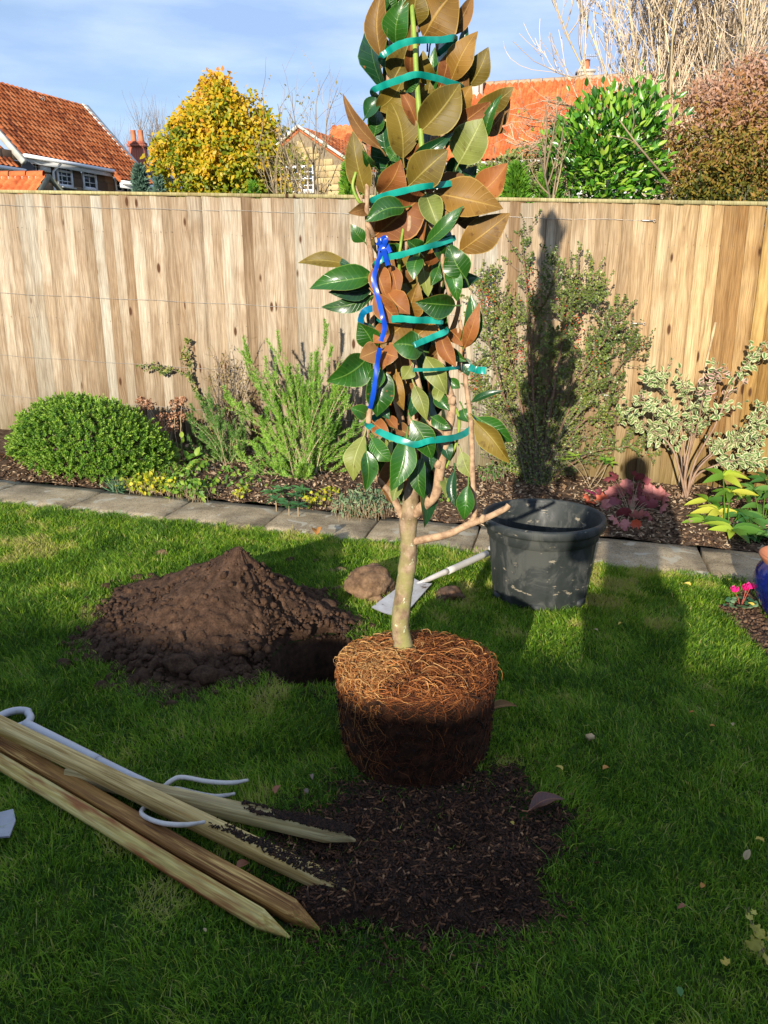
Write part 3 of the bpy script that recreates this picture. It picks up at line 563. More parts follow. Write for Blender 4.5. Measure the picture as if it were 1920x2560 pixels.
sl = unit(wM * Bh - np.array((0, 0, rise))); sr = unit(-wM * Bh - np.array((0, 0, rise))); RL = math.hypot(Bh, rise)
roof('roof', fr.at(0, .02, zA) + sl * (RL + .25), unit(uM), -sl, 5, RL + .25, hm, TILE_L, .22, .27, .03, .03); roof('roof', fr.at(0, .02, zA) + sr * (RL + .2), unit(uM), -sr, 5, RL + .2, hm, TILE_L, .22, .27, .03, .03)
for s0 in (sl, sr): a = Acc(); bar(a, fr.at(0, .06, zA + .03), fr.at(0, .06, zA + .03) + s0 * (RL + .28), .10, .07, up=np.cross(s0, uM)); a.build('coping', COPE, hm)
a = Acc(); bar(a, fr.at(Bh + .1, .1, zW - .22), fr.at(Bh + .1, .1, zW - .22) + uM * 5, .12, .1); a.build('gutter', WHITE, hm)
O = D(800, 400, 31); e = unit(np.array((.97, -.2, 0))); roof('roof', O, e, unit(np.array((.15, .75, .62))), 3.2, 2.2, hm, TILE_L, .22, .27, .03, .03)
# --- orange roofed house on the right
E0 = D(1120, 401, 30.5); uR = unit(np.array((.965, -.262, 0))); fr = Fr((E0[0], E0[1], 0), (uR[0], uR[1]))
if fr.n[1] > 0: fr.n = -fr.n; fr.M = np.stack([fr.u, -fr.n, np.array((0, 0, 1.))], -1)
hr = thing('orange_roofed_house', 'white painted brick house with a broad orange pantile roof behind the laurel', 'house', (E0[0], E0[1], 0)); zE = E0[2]; gU = unit(-fr.n * 1. + np.array((0, 0, .84)))
Lt = 3.75 / .766; roof('roof', fr.at(-1.2, .25, zE - .1), uR, gU, 9.2, Lt, hr, TILE_R, .21, .34, .045, .05)
RT = fr.at(-1.2, .25, zE - .1) + gU * Lt; a = Acc()
for k in np.arange(0, 9.0, .45): a.tubes(np.array([RT + uR * k, RT + uR * (k + .43)]), np.array([.11, .12]), 8)
a.build('ridge_tile', mat('mossy_ridge', [(.25, .14, .08), (.4, .3, .2)], .9, 8, .2), hr)
a = Acc(); a.box(fr.at(3.4, -2.6, zE / 2 - .15), (8.6, 5, zE - .1), fr.M); a.build('wall', mat('white_painted_wall', [(.5, .49, .46), (.62, .61, .58)], .8, 2, .1), hr)
WB = mat('white_painted_brick', [(.62, .61, .58), (.78, .77, .74)], .7, 6, .3); a = Acc(); z = zE - 2.4; r = 0
while z < zE - .16:
    for x in np.arange(-.8 + (r % 2) * .14, 7.4, .28): a.box(fr.at(x, -.09, z), (.262, .05, .086), fr.M, rng.random(), 0, .004)
    z += .1; r += 1
tag(a.build('brick', WB, hr), kind='stuff')
a = Acc(); a.box(fr.at(3.4, .3, zE - .16), (9, .1, .09), fr.M); a.build('gutter', mat('old_gutter', [(.4, .38, .34), (.5, .48, .45)], .6, 4, 0), hr)
a0, z0 = fr.px(1500, 430, 0); win(fr, a0, a0 + .9, zE - 1.5, zE - .45, hr, 2, 1, 2)
for px_, py_, k, s_ in ((1463, 190, 2, 1.), (1192, 208, 1, .75)):
    c = D(px_, py_, 33.4); h_ = bpy.data.objects.new('chimney', None)
    a = Acc(); a.box(c - (0, 0, .35), (.55 * s_, .5, .9)); a.box(c + (0, 0, .13), (.64 * s_, .6, .09)); o = a.build('chimney', brickmat('pale_brick', (.42, .28, .17), (.36, .22, .14), (.45, .4, .33), 5), hr)
    a = Acc(); a.tubes(np.array([c + (0, 0, .17), c + (0, 0, .3), c + (0, 0, .5), c + (0, 0, .53)]), np.array([.17, .15, .14, .17]), 10, cap=True); q = a.build('chimney_pot', POTM, o); q.location = (0, 0, 0)
aerial(1455, 141, 33, .55, 'television aerial above the chimney of the orange roofed house', .9); aerial(1198, 178, 33, .3, 'small aerial on the left end of the orange roof beside the magnolia', .7)
# ------------------------------------------------------------------ behind the photographer: what casts the shade over the near lawn
sp_ = np.array((-.1, 2.82)); gh = 2.35; dd = gh / math.tan(EL); gc = sp_ - dd * np.array((math.sin(AZ), math.cos(AZ))); gd = unit(np.array((1, -.25, 0))); fr = Fr((gc[0], gc[1], 0), (gd[0], gd[1]))
if fr.n[1] < 0: fr.n = -fr.n; fr.M = np.stack([fr.u, -fr.n, np.array((0, 0, 1.))], -1)
gb = thing('garage_block', 'flat roofed brick garage block behind the photographer shading the near lawn', 'garage', (gc[0], gc[1], 0))
a = Acc(); a.box(fr.at(0, -2.5, gh / 2 - .1), (22, 4.8, gh - .1), fr.M); a.build('wall', REDB, gb); a = Acc(); a.box(fr.at(0, -2.45, gh - .07), (22.3, 5.0, .14), fr.M); a.build('flat_roof', mat('roof_felt', [(.08, .08, .08), (.12, .12, .12)], .9, 6, .2), gb)
for x in (-5, 0, 5):
    a = Acc(); a.box(fr.at(x, .0, 1.0), (2.2, .06, 2.0), fr.M)
    for z in np.arange(.2, 1.9, .24): a.box(fr.at(x, .034, z), (2.1, .015, .2), fr.M)
    a.build('garage_door', WHITE, gb)
# the photographer
SKN = mat('skin', [(.45, .26, .18), (.5, .3, .21)], .5, 6, .1); JKT = mat('dark_jacket', [(.03, .035, .05), (.05, .055, .07)], .9, 30, .4); TRS = mat('denim', [(.04, .06, .11), (.06, .09, .15)], .9, 40, .3); HAIR = mat('brown_hair', [(.03, .018, .01), (.06, .035, .02)], .7, 60, .5, stretch=(1, 1, .2))
pb = np.array((0.0, -.36)); ps = thing('person', 'person in dark jacket and jeans holding up a phone to photograph the garden', 'person', (pb[0], pb[1], 0))
def skin(name, pts, edges, rad, m, root=0, lv=1):
    me = bpy.data.meshes.new(name); me.from_pydata([(p[0] + 0, p[1], p[2]) for p in pts], edges, []); me.materials.append(m); o = bpy.data.objects.new(name, me); COL.objects.link(o); o.parent = ps
    mo = o.modifiers.new('s', 'SKIN'); sv = me.skin_vertices[0].data
    for i, r in enumerate(rad): sv[i].radius = (r, r * (.8 if name in ('body', 'jacket') and r > .1 else 1)); sv[i].use_root = (i == root)
    mo.use_smooth_shade = True; o.modifiers.new('u', 'SUBSURF').levels = lv; o.modifiers['u'].render_levels = lv; return o
B = [(0, 0, .95), (0, 0, 1.12), (0, .01, 1.3), (0, 0, 1.42), (0, .01, 1.49), (0, .02, 1.57), (0, .03, 1.66)]; rb = [.13, .125, .14, .12, .05, .085, .07]; ed = [(0, 1), (1, 2), (2, 3), (3, 4), (4, 5), (5, 6)]
for sgn in (-1, 1):
    k = len(B); B += [(sgn * .17, 0, 1.41), (sgn * .24, .03, 1.16), (sgn * .13, .22, 1.26), (sgn * .07, .285, 1.315)]; rb += [.058, .042, .03, .028]; ed += [(3, k), (k, k + 1), (k + 1, k + 2), (k + 2, k + 3)]
    for f in range(4): j = len(B); B += [(sgn * (.075 - .001 * f), .30 + .0, 1.30 + .016 * f), (sgn * .06, .328, 1.305 + .018 * f)]; rb += [.009, .007]; ed += [(k + 3, j), (j, j + 1)]
    j = len(B); B += [(sgn * .05, .28, 1.30)]; rb += [.01]; ed += [(k + 3, j)]
    k = len(B); B += [(sgn * .10, 0, .88), (sgn * .11, .02, .5), (sgn * .11, -.01, .1), (sgn * .12, .13, .04)]; rb += [.09, .055, .04, .035]; ed += [(0, k), (k, k + 1), (k + 1, k + 2), (k + 2, k + 3)]
skin('body', B, ed, rb, SKN)
skin('jacket', [B[0], B[1], B[2], B[3]] + [B[7], B[8], B[9]] + [(-B[7][0], B[7][1], B[7][2]), (-B[8][0], B[8][1], B[8][2]), (-B[9][0], B[9][1], B[9][2])], [(0, 1), (1, 2), (2, 3), (3, 4), (4, 5), (5, 6), (3, 7), (7, 8), (8, 9)], [.155, .15, .165, .14, .075, .058, .045, .075, .058, .045], JKT)
skin('trousers', [(0, 0, .97), (-.1, 0, .88), (-.11, .02, .5), (-.11, -.01, .11), (.1, 0, .88), (.11, .02, .5), (.11, -.01, .11)], [(0, 1), (1, 2), (2, 3), (0, 4), (4, 5), (5, 6)], [.145, .105, .072, .06, .105, .072, .06], TRS)
o = rock('hair', .105, HAIR, (pb[0], pb[1] - .01, 1.63), ps, (.85, 1.0, 1.0), 3, 3, .1)
ph = Acc(); ph.box((0, -.055, CH - .0), (.075, .009, .155), np.array(Matrix.Rotation(-PITCH, 3, 'X'))); o = ph.build('phone', mat('phone_black', [(.01, .01, .01), (.02, .02, .02)], .2, 5, 0), loc=(0, -.055, CH)); tag(o, 'black phone held up in both hands by the photographer', 'phone')
# ------------------------------------------------------------------ trees and shrubs beyond the fence
BARK = mat('bark_grey_brown', [(.10, .08, .055), (.20, .16, .11)], .9, 20, .4, .004); TWIG = foliage('twig', [(.14, .10, .06), (.27, .20, .12), (.40, .31, .19)], .8, 0, .2)
TWIGD = foliage('dark_twig', [(.12, .095, .08), (.24, .19, .15)], .8, 0, .2)
def tree_skel(base, trunks, h, lean, n2, n3, l2, l3, r0, up2=.25, up3=.2, n4=0, l4=.3, wob=.1, k=7, lo=.25):
    """trunks leave the base, then three orders of branches; returns the curve sets"""
    n1 = trunks; d = rdir(n1); d[:, 2] = np.abs(d[:, 2]) * .2 + 1 / max(lean, .05); st = np.array(base) + rng.normal(0, .04 if n1 > 1 else 0, (n1, 3)) * (1, 1, 0)
    P1 = walk(st, d, h * rng.uniform(.8, 1.05, n1), k + 2, wob * .5, .05); sets = [(P1, taper(n1, k + 2, r0, r0 * .25))]
    s, tg = pick(P1, n2, lo, .98); d2 = unit(tg * .7 + rdir(n2, .3) * .8); P2 = walk(s, d2, l2 * rng.uniform(.5, 1.1, n2), k, wob, up2); sets.append((P2, taper(n2, k, r0 * .35, r0 * .1)))
    s, tg = pick(P2, n3, .15, 1); d3 = unit(tg * .8 + rdir(n3, .2) * .7); P3 = walk(s, d3, l3 * rng.uniform(.4, 1.1, n3), 5, wob, up3); sets.append((P3, taper(n3, 5, r0 * .13, r0 * .05)))
    if n4:
        s, tg = pick(P3, n4, .2, 1); d4 = unit(tg + rdir(n4, .1) * .7); P4 = walk(s, d4, l4 * rng.uniform(.4, 1.1, n4), 4, wob, up3); sets.append((P4, taper(n4, 4, r0 * .06, r0 * .03)))
    return sets
def woody(par, sets, mt, mb):
    a = Acc(); a.tubes(sets[0][0], sets[0][1], 7, rng.random(len(sets[0][0]))); a.build('trunk', mt, par, smooth=True)
    a = Acc(); a.tubes(sets[1][0], sets[1][1], 4, rng.random(len(sets[1][0]))); a.build('limb', mb, par)
    a = Acc()
    for P, r in sets[2:]: a.tubes(P, r, 3, rng.random(len(P)))
    tag(a.build('twig', mb, par), kind='stuff')
def leaves_on(a, pos, size, flat=.5, rnd=None, tpl=LD, wid=.55, up=.3, sun=(-.3, -.9, .35)):
    n = len(pos); nr = unit(rdir(n) * flat + np.array(sun)); a.scatter(tpl, orient(rdir(n, -up), nr, size * wid * 1.0, size, size), pos, rng.random(n) if rnd is None else rnd)
def base_of(px, Yd): p = D(px, 480, Yd); return np.array((p[0], p[1], 0.))
# yellow hornbeam
b0 = base_of(540, 14.); yt = thing('autumn_tree', 'dense rounded tree in yellow and green autumn leaf behind the fence', 'tree', b0)
sk = tree_skel(b0, 5, 2.9, .12, 190, 1400, .8, .45, .05, .3, .25, 1500, .35, .08); woody(yt, sk, BARK, TWIGD)
YL = foliage('yellow_leaf', [(.06, .12, .01), (.19, .24, .012), (.46, .34, .012), (.62, .37, .016), (.50, .19, .025)], .5, .35, .3, pos=[0, .3, .55, .8, 1])
def crown(n, ctr, rad, clumps, cr, size, par, m, prof=None, tpl=LD, wid=.6, top=None, flat=.8, name='leaf', lowc=0., up=.3, bias=0., shell=.38):
    d = rdir(clumps); r = rng.random((clumps, 1)) ** shell; c = d * r; c[:, 1] = np.where(c[:, 1] > .3, c[:, 1] * -1, c[:, 1]); 
    if prof is not None: s = prof((c[:, 2] + 1) / 2); c[:, 0] *= s; c[:, 1] *= s
    c = np.array(ctr) + c * np.array(rad); cs = cr * rng.uniform(.6, 1.4, (clumps, 1)); cc = rng.random(clumps)
    i = rng.integers(0, clumps, n); p = c[i] + rdir(n) * rng.random((n, 1)) ** .5 * cs[i] * (1, 1, .8); 
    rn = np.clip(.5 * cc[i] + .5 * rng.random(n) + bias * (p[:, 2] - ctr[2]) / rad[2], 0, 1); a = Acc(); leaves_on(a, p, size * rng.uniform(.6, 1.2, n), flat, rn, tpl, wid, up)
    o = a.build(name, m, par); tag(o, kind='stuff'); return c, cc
zc_ = D(540, 345, 14.)[2]; rx = 170 * 14 / 2000 * 1.1
prof = lambda t: np.interp(t, [0, .2, .5, .8, 1], [.95, 1.08, 1.02, .72, .45])
crown(34000, (b0[0] + .16, b0[1], zc_ - .32), (rx * .90, .95, 1.20), 380, .20, .085, yt, YL, prof, bias=.1, shell=.5)
# bare tree behind it
b0 = base_of(385, 40.); bt = thing('bare_tree', 'bare grey twiggy tree fanning out behind the yellow tree', 'tree', b0)
woody(bt, tree_skel(b0, 14, 6.6, .42, 220, 1700, 2.2, 1.2, .09, .35, .3, 2200, 1., .07, lo=.35), BARK, TWIGD)
b0 = base_of(575, 19.); bt = thing('bare_tree', 'bare upright tree whose twig tips stand above the yellow crown', 'tree', b0)
woody(bt, tree_skel(b0, 14, 3.8, .26, 160, 1200, .75, .5, .045, .5, .4, 1500, .5, .06, lo=.4), BARK, TWIGD)
# loose shrub in front of the cottage
b0 = base_of(828, 10.5); b0[2] = .6; bt = thing('bare_shrub', 'thin bare shrub with a few clinging leaves in front of the stone cottage', 'shrub', b0)
sk = tree_skel(b0, 11, 2.5, .85, 110, 360, .8, .45, .022, .35, .1, 500, .25, .14, lo=.3); woody(bt, sk, BARK, TWIG)
s, _ = pick(sk[2][0], 500, .3, 1); a = Acc(); leaves_on(a, s, rng.uniform(.025, .05, 500)); tag(a.build('leaf', foliage('olive_leaf', [(.10, .10, .02), (.3, .24, .06)], .6, .2), bt), kind='stuff')
# conifers
def conifer(px, Yd, top_y, w, n, label, m, size=.09):
    b0 = base_of(px, Yd); zt = D(px, top_y, Yd)[2]; o = thing('conifer', label, 'conifer', b0); a = Acc(); a.tubes(np.array([b0, (b0[0], b0[1], zt * .95)]), np.array([.05, .01]), 6); a.build('trunk', BARK, o)
    z = 1.2 + (zt - 1.2) * rng.random(n) ** .8; r = w * (1 - ((z - 1.2) / (zt - 1.2)) ** 1.6) * rng.random(n) ** .35 * (1 + .25 * np.sin(z * 17 + rng.random(n))); an = rng.uniform(0, 2 * math.pi, n)
    p = np.stack([b0[0] + r * np.cos(an), b0[1] + r * np.sin(an) * .8, z], -1); d = unit(np.stack([np.cos(an), np.sin(an), .7 + 0 * an], -1) + rng.normal(0, .35, (n, 3)))
    a = Acc(); a.scatter(LQ, orient(d, unit(rdir(n) + (-.2, -.8, .3)), size * .35, size * rng.uniform(.7, 1.3, n)), p, np.clip(rng.random(n) * .6 + .4 * vn(p[:, 0], z, 3, 4), 0, 1)); tag(a.build('frond', m, o), kind='stuff')
CB = foliage('blue_needle', [(.04, .09, .06), (.12, .20, .14)], .6, .1); CG = foliage('bright_conifer', [(.03, .12, .01), (.10, .24, .015), (.22, .32, .03)], .6, .2)
conifer(352, 12, 418, .30, 2600, 'small blue green conifer left of the yellow tree', CB); conifer(878, 8.2, 400, .26, 2600, 'bright green dwarf conifer just left of the magnolia above the fence', CG, .07)
conifer(398, 13, 446, .22, 1200, 'dark conifer tip at the lower left foot of the yellow tree', CB)
conifer(634, 9.5, 458, .22, 1100, 'small bright green conifer tip below the yellow tree', CG, .06)
for k, (px, ty, w) in enumerate(((1215, 428, .5), (1290, 418, .55), (1372, 424, .5))):
    conifer(px, 8.4, ty, w * .62, 3600, ('feathery green conifer right beside the magnolia above the fence', 'feathery green conifer in the middle under the orange roof', 'feathery green conifer touching the laurel')[k], CG, .085)
b0 = base_of(1340, 11); sh = thing('ivy_shrub', 'loose olive green shrub climbing before the white brick wall', 'shrub', b0); sk = tree_skel(b0, 6, 2.9, .6, 50, 200, .5, .3, .02); woody(sh, sk, BARK, TWIG)
crown(2600, (D(1330, 425, 11)[0], 11, D(1330, 425, 11)[2]), (.85, .4, .26), 60, .13, .06, sh, foliage('olive_green', [(.06, .10, .02), (.16, .20, .04), (.3, .28, .10)], .5, .2))
# laurel: the 300 nearest leaves are parts, the rest one mass
LT = leaf_tpl(.38, 4, .18, .18, 1.5); LAU = foliage('laurel_leaf', [(.02, .085, .008), (.05, .17, .012), (.13, .30, .02), (.30, .42, .05)], .28, .2, .5)
b0 = base_of(1520, 8.8); lr = thing('laurel', 'large glossy green laurel bush above the fence before the orange roof', 'shrub', b0); sk = tree_skel(b0, 7, 2.7, .45, 60, 250, .6, .3, .03); woody(lr, sk, BARK, TWIG)
n = 2300; ctr = D(1518, 400, 8.6); d = rdir(n); c = rng.random(n) ** .4; P = ctr + d * c[:, None] * np.array((.60, .40, .62)); P[:, 0] += -.02; P[:, 0] += .06 * np.sin(P[:, 2] * 9)
P = np.concatenate([P, D(1545, 262, 8.6) + rng.normal(0, 1, (110, 3)) * (.22, .12, .1), D(1618, 315, 8.6) + rng.normal(0, 1, (160, 3)) * (.14, .15, .2)]); n = len(P)
vis = -P[:, 1] + rng.normal(0, .05, n) - .0 * P[:, 2] + .25 * c.mean(); vis[P[:, 2] < 1.95] -= 5; od = np.argsort(-vis); dd_ = unit(unit(P - ctr) * .6 + rdir(n, .9) * .8 + (0, -.25, 0)); nn_ = unit(rdir(n) * .8 + (-.2, -.7, .8)); sz = rng.uniform(.06, .115, n); Mx = orient(dd_, nn_, sz)
lm = [tpl_mesh('leaf', LT, LAU, 1, k / 6) for k in range(7)]
for i in od[:295]: inst('leaf', random.choice(lm), lr, P[i], M=Mx[i])
a = Acc(); a.scatter(LEAF3, Mx[od[295:]], P[od[295:]], rng.random(n - 295) * .9); tag(a.build('leaf', LAU, lr), kind='stuff')
a = Acc(); p0, p1, p2 = D(1548, 300, 8.1), D(1600, 370, 8.1), D(1672, 455, 8.45); a.tubes(spline([p0, p1, p2], 10), np.linspace(.006, .012, 10), 6); a.tubes(spline([D(1578, 335, 8.1), D(1585, 300, 8.0), D(1578, 250, 8.0)], 8), np.linspace(.006, .003, 8), 5); a.tubes(spline([D(1610, 383, 8.1), D(1575, 350, 8.0), D(1520, 338, 8.0)], 8), np.linspace(.006, .003, 8), 5)
a.build('limb', TWIG, lr)
# purple brown shrub at the right
b0 = base_of(1850, 9.); ph_ = thing('bronze_shrub', 'broad shrub in bronze, pink and olive autumn leaf at the right edge', 'shrub', b0); sk = tree_skel(b0, 9, 2.2, .5, 90, 500, .6, .35, .025); woody(ph_, sk, BARK, TWIGD)
PL = foliage('bronze_leaf', [(.03, .045, .01), (.10, .11, .015), (.26, .19, .03), (.30, .14, .05), (.42, .25, .17)], .6, .3, .2, pos=[0, .25, .45, .7, 1])
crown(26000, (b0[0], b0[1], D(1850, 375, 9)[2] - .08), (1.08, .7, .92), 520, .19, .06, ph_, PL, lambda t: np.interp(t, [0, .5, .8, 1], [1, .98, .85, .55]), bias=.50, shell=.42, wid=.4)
crown(5000, (b0[0] + .75, b0[1] + .3, D(1900, 240, 9)[2]), (.7, .5, .45), 90, .16, .055, ph_, PL, bias=.2)
# tall pale bare willow
b0 = base_of(1770, 13.); wl = thing('bare_willow', 'tall pale bare tree filling the sky at the upper right with dense twigs', 'tree', b0)
sk = tree_skel(b0, 34, 6.6, .42, 620, 3600, 1.6, .85, .028, .28, .22, 5000, .5, .12, lo=.2); sk = [(P_, np.maximum(r_, .0048)) for P_, r_ in sk]
woody(wl, sk, foliage('pale_bark', [(.28, .22, .12), (.50, .41, .25), (.6, .5, .34)], .85, 0, .1), foliage('pale_twig', [(.34, .25, .16), (.56, .44, .30), (.66, .54, .40)], .8, 0, .1))
s, _ = pick(sk[2][0], 1500, .3, 1); a = Acc(); leaves_on(a, s, rng.uniform(.03, .06, 1500)); tag(a.build('leaf', foliage('dry_leaf', [(.30, .22, .10), (.4, .33, .14)], .7, .2), wl), kind='stuff')
b0 = base_of(1480, 10.5); b0[2] = 1.3; br = thing('bare_climber', 'pale tangled bare stems arching in front of the orange roof', 'shrub', b0)
tips = [D(rng.uniform(1265, 1600), rng.uniform(225, 400), 9.9 + rng.uniform(-.3, .3)) for _ in range(70)]; Pc = []
for tp_ in tips: s0_ = D(1400 + rng.uniform(0, 230), 470, 10); mid_ = (s0_ + tp_) / 2 + (rng.normal(0, .12), 0, rng.uniform(.05, .35)); Pc.append(spline([s0_, mid_, tp_], 9))
Pc = np.array(Pc); Pc[:, 1:] += rng.normal(0, .012, Pc[:, 1:].shape); sk = [(Pc[:8], taper(8, 9, .012, .006)), (Pc[8:], taper(62, 9, .008, .003))]; s, tg = pick(Pc, 420, .2, 1); P_ = walk(s, unit(tg + rdir(420) * .8), rng.uniform(.1, .45, 420), 6, .22); sk.append((P_, taper(420, 6, .0045, .0022)))
s, tg = pick(P_, 500, .2, 1); sk.append((walk(s, unit(tg + rdir(500) * .8), rng.uniform(.05, .2, 500), 4, .22), taper(500, 4, .003, .002)))
woody(br, sk, TWIG, foliage('pink_twig', [(.30, .20, .13), (.50, .36, .24)], .8, 0, .1))
s, _ = pick(sk[1][0], 260, .3, 1); a = Acc(); leaves_on(a, s, rng.uniform(.04, .08, 260), wid=.3); tag(a.build('leaf', CG, br), kind='stuff')
# ------------------------------------------------------------------ plants of the bed
def bedpt(px, py, dz=0.03): return G(px, py, dz)
def at_q(px, py, back):                                    # on the upright plane `back` metres before the fence
    p = DF(px, py, back)
    return p if p[2] > gz(p[0]) + .07 else G(px, py, .07)
HB = foliage('hebe_leaf', [(.025, .08, .012), (.085, .20, .02), (.20, .34, .035), (.34, .46, .08)], .45, .25, .35, pos=[0, .35, .7, 1])
# hebe dome
c0 = bedpt(238, 1174); hb = thing('hebe', 'low dense dome of bright green evergreen leaves at the left of the bed', 'shrub', c0)
n = 3600; d = rdir(n, .35); d[:, 2] = np.abs(d[:, 2]); rr = rng.uniform(.80, 1.02, (n, 1)); bx = c0 + np.array((-.0, .03, .03)); Rm = np.array((.53, .38, .43))
lump = 1 + .12 * (vn(d[:, 0] * 3, d[:, 2] * 3 + d[:, 1] * 2, 1.6, 6) - .5)[:, None]; P = bx + d * rr * Rm * lump; P[:, 2] -= .10 * ((P[:, 0] - bx[0]) / .6)
P[:, 2] -= .0; keep = P[:, 2] > gz(P[:, 0]) + .03; P, d = P[keep], d[keep]; n = len(P)
sh_t = []; 
for lv in range(4):
    for k in range(4): an = k * math.pi / 2 + lv * .785; sh_t.append((an, lv))
an = np.array([x[0] for x in sh_t]); lvv = np.array([x[1] for x in sh_t]); dl = unit(np.stack([np.cos(an) * (1.2 - .25 * lvv), np.sin(an) * (1.2 - .25 * lvv), .35 + .35 * lvv], -1)); ax = np.stack([0 * an, 0 * an, lvv * .35], -1)
rot = orient(rdir(n), unit(d + rdir(n) * .35)); a = Acc(); rs = rng.random(n)
for j in range(16):
    dw = np.einsum('nij,j->ni', rot, dl[j]); nw = np.einsum('nij,j->ni', rot, np.array((0, 0, 1.))); ow = np.einsum('nij,j->ni', rot, ax[j]) * .03
    a.scatter(LD, orient(dw, nw, .010, .021 * rng.uniform(.8, 1.2, n)), P + ow, np.clip(.15 + .45 * rs * .9 + .13 * lvv[j] + rng.normal(0, .07, n), 0, 1))
tag(a.build('leaf', HB, hb), kind='stuff'); a = Acc(); e = bx + (P - bx) * .9; k = rng.integers(0, n, 160); st = np.tile(bx - (0, 0, .02), (160, 1)) + rng.normal(0, .05, (160, 3)) * (1, .6, 0)
a.tubes(np.stack([st, (st + e[k]) / 2 + (0, 0, .02), P[k]], 1), np.array([.004, .003, .0015]), 3, rng.random(160)); tag(a.build('stem', TWIGD, hb), kind='stuff')
# needle plants
RO = foliage('rosemary_needle', [(.03, .10, .01), (.10, .24, .02), (.22, .38, .04), (.38, .48, .12)], .5, .15, .3)
def spiky(par, P, per, ln, r, m, mb, wid=.13, out=.9, tipr=.0):
    n = len(P); a = Acc(); a.tubes(P, taper(n, P.shape[1], r, r * .4), 3, rng.random(n)); tag(a.build('stem', mb, par), kind='stuff')
    N1 = n * per; s, tg = pick(P, N1, .12, 1); s = s + rng.normal(0, .001, s.shape); d = unit(unit(np.cross(tg, rdir(N1))) * out + tg * .75); a = Acc()
    rn = np.clip(.45 + .5 * (vn(s[:, 0], s[:, 2], 6, 3) - .5) + rng.normal(0, .16, N1), 0, 1); nr = unit(rdir(N1) * .8 + (-.2, -.8, .5))
    a.scatter(LQ if wid > .2 else NEED, orient(d, nr, ln * wid, ln * rng.uniform(.6, 1.1, N1)), s, rn); tag(a.build('leaf', m, par), kind='stuff')
def fan(base, tips, k=9, bow=.1, spread=.02):
    base = np.asarray(base); r = []
    for tp in tips:
        b_ = base + rng.normal(0, spread, 3) * (1, 1, 0); mid = (b_ + tp) / 2 + np.array(((tp - b_)[0] * -.12, rng.normal(0, .03), bow * np.linalg.norm(tp - b_))); r.append(spline([b_, mid, tp], k))
    return np.array(r)
def tips_px(pts, back, jit=.04, rep=1):
    r = []
    for (x, y) in pts:
        for _ in range(rep): r.append(at_q(x, y, back + rng.uniform(-.10, .10)) + rng.normal(0, jit if _ else 0, 3))
    return r
b0 = bedpt(760, 1195); rm = thing('rosemary', 'large upright rosemary with needle leaves left of the magnolia', 'herb bush', b0); back = .42
main = tips_px([(604, 892), (625, 945), (645, 985), (660, 930), (697, 875), (712, 930), (735, 960), (790, 872), (775, 940), (825, 900), (870, 925), (850, 960), (880, 1010), (905, 1075), (898, 1130), (600, 1100), (640, 1140), (585, 1010), (680, 1010), (760, 1010), (820, 1020), (850, 1080), (660, 1090), (720, 1090), (790, 1110), (620, 1180), (840, 1170), (700, 1180), (770, 1190)], back, .05, 3)
P = fan(b0 + (0, .02, 0), main, 9, .04, .05); s, tg = pick(P, 300, .3, .95); d = unit(tg * .9 + rdir(300, .7) * .5); P2 = walk(s, d, rng.uniform(.07, .19, 300), 9, .06, .12)
spiky(rm, np.concatenate([P, P2]), 170, .027, .004, RO, TWIG, .17)
b0 = bedpt(575, 1165); rm = thing('rosemary', 'smaller rosemary bush between the dried hydrangea and the big one', 'herb bush', b0)
main = tips_px([(465, 1045), (480, 1085), (500, 1010), (520, 1050), (545, 1030), (560, 1070), (590, 1060), (610, 1040), (620, 1090), (480, 1120), (540, 1110), (600, 1120)], .42, .05, 3)
P = fan(b0, main, 8, .05, .04); s, tg = pick(P, 70, .3, .95); P = np.concatenate([P, walk(s, unit(tg + rdir(70, .6) * .5), rng.uniform(.06, .15, 70), 8, .06, .1)]); spiky(rm, P, 140, .026, .003, foliage('rosemary_dark', [(.025, .08, .012), (.08, .19, .025), (.18, .32, .05)], .5, .15), TWIG)
# ferny wispy dry plant
b0 = bedpt(575, 1130); wp = thing('dried_perennial', 'wispy dried brown twiggy plant against the fence behind the small rosemary', 'plant', b0)
P = fan(b0, tips_px([(520, 930), (545, 905), (565, 915), (590, 910), (610, 960), (530, 985), (600, 925)], .2, .06, 3), 9, .02, .05); s, tg = pick(P, 260, .3, 1); P2 = walk(s, unit(tg + rdir(260) * .7), rng.uniform(.05, .14, 260), 6, .35)
a = Acc(); a.tubes(P, .0025, 4, rng.random(len(P))); a.build('stem', TWIGD, wp); a = Acc(); a.tubes(P2, .0012, 3, rng.random(260)); s, _ = pick(P2, 500, .2, 1); leaves_on(a, s, rng.uniform(.012, .025, 500), 1); tag(a.build('tendril', foliage('dry_tendril', [(.14, .10, .03), (.22, .17, .05), (.3, .2, .12)], .7, .1), wp), kind='stuff')
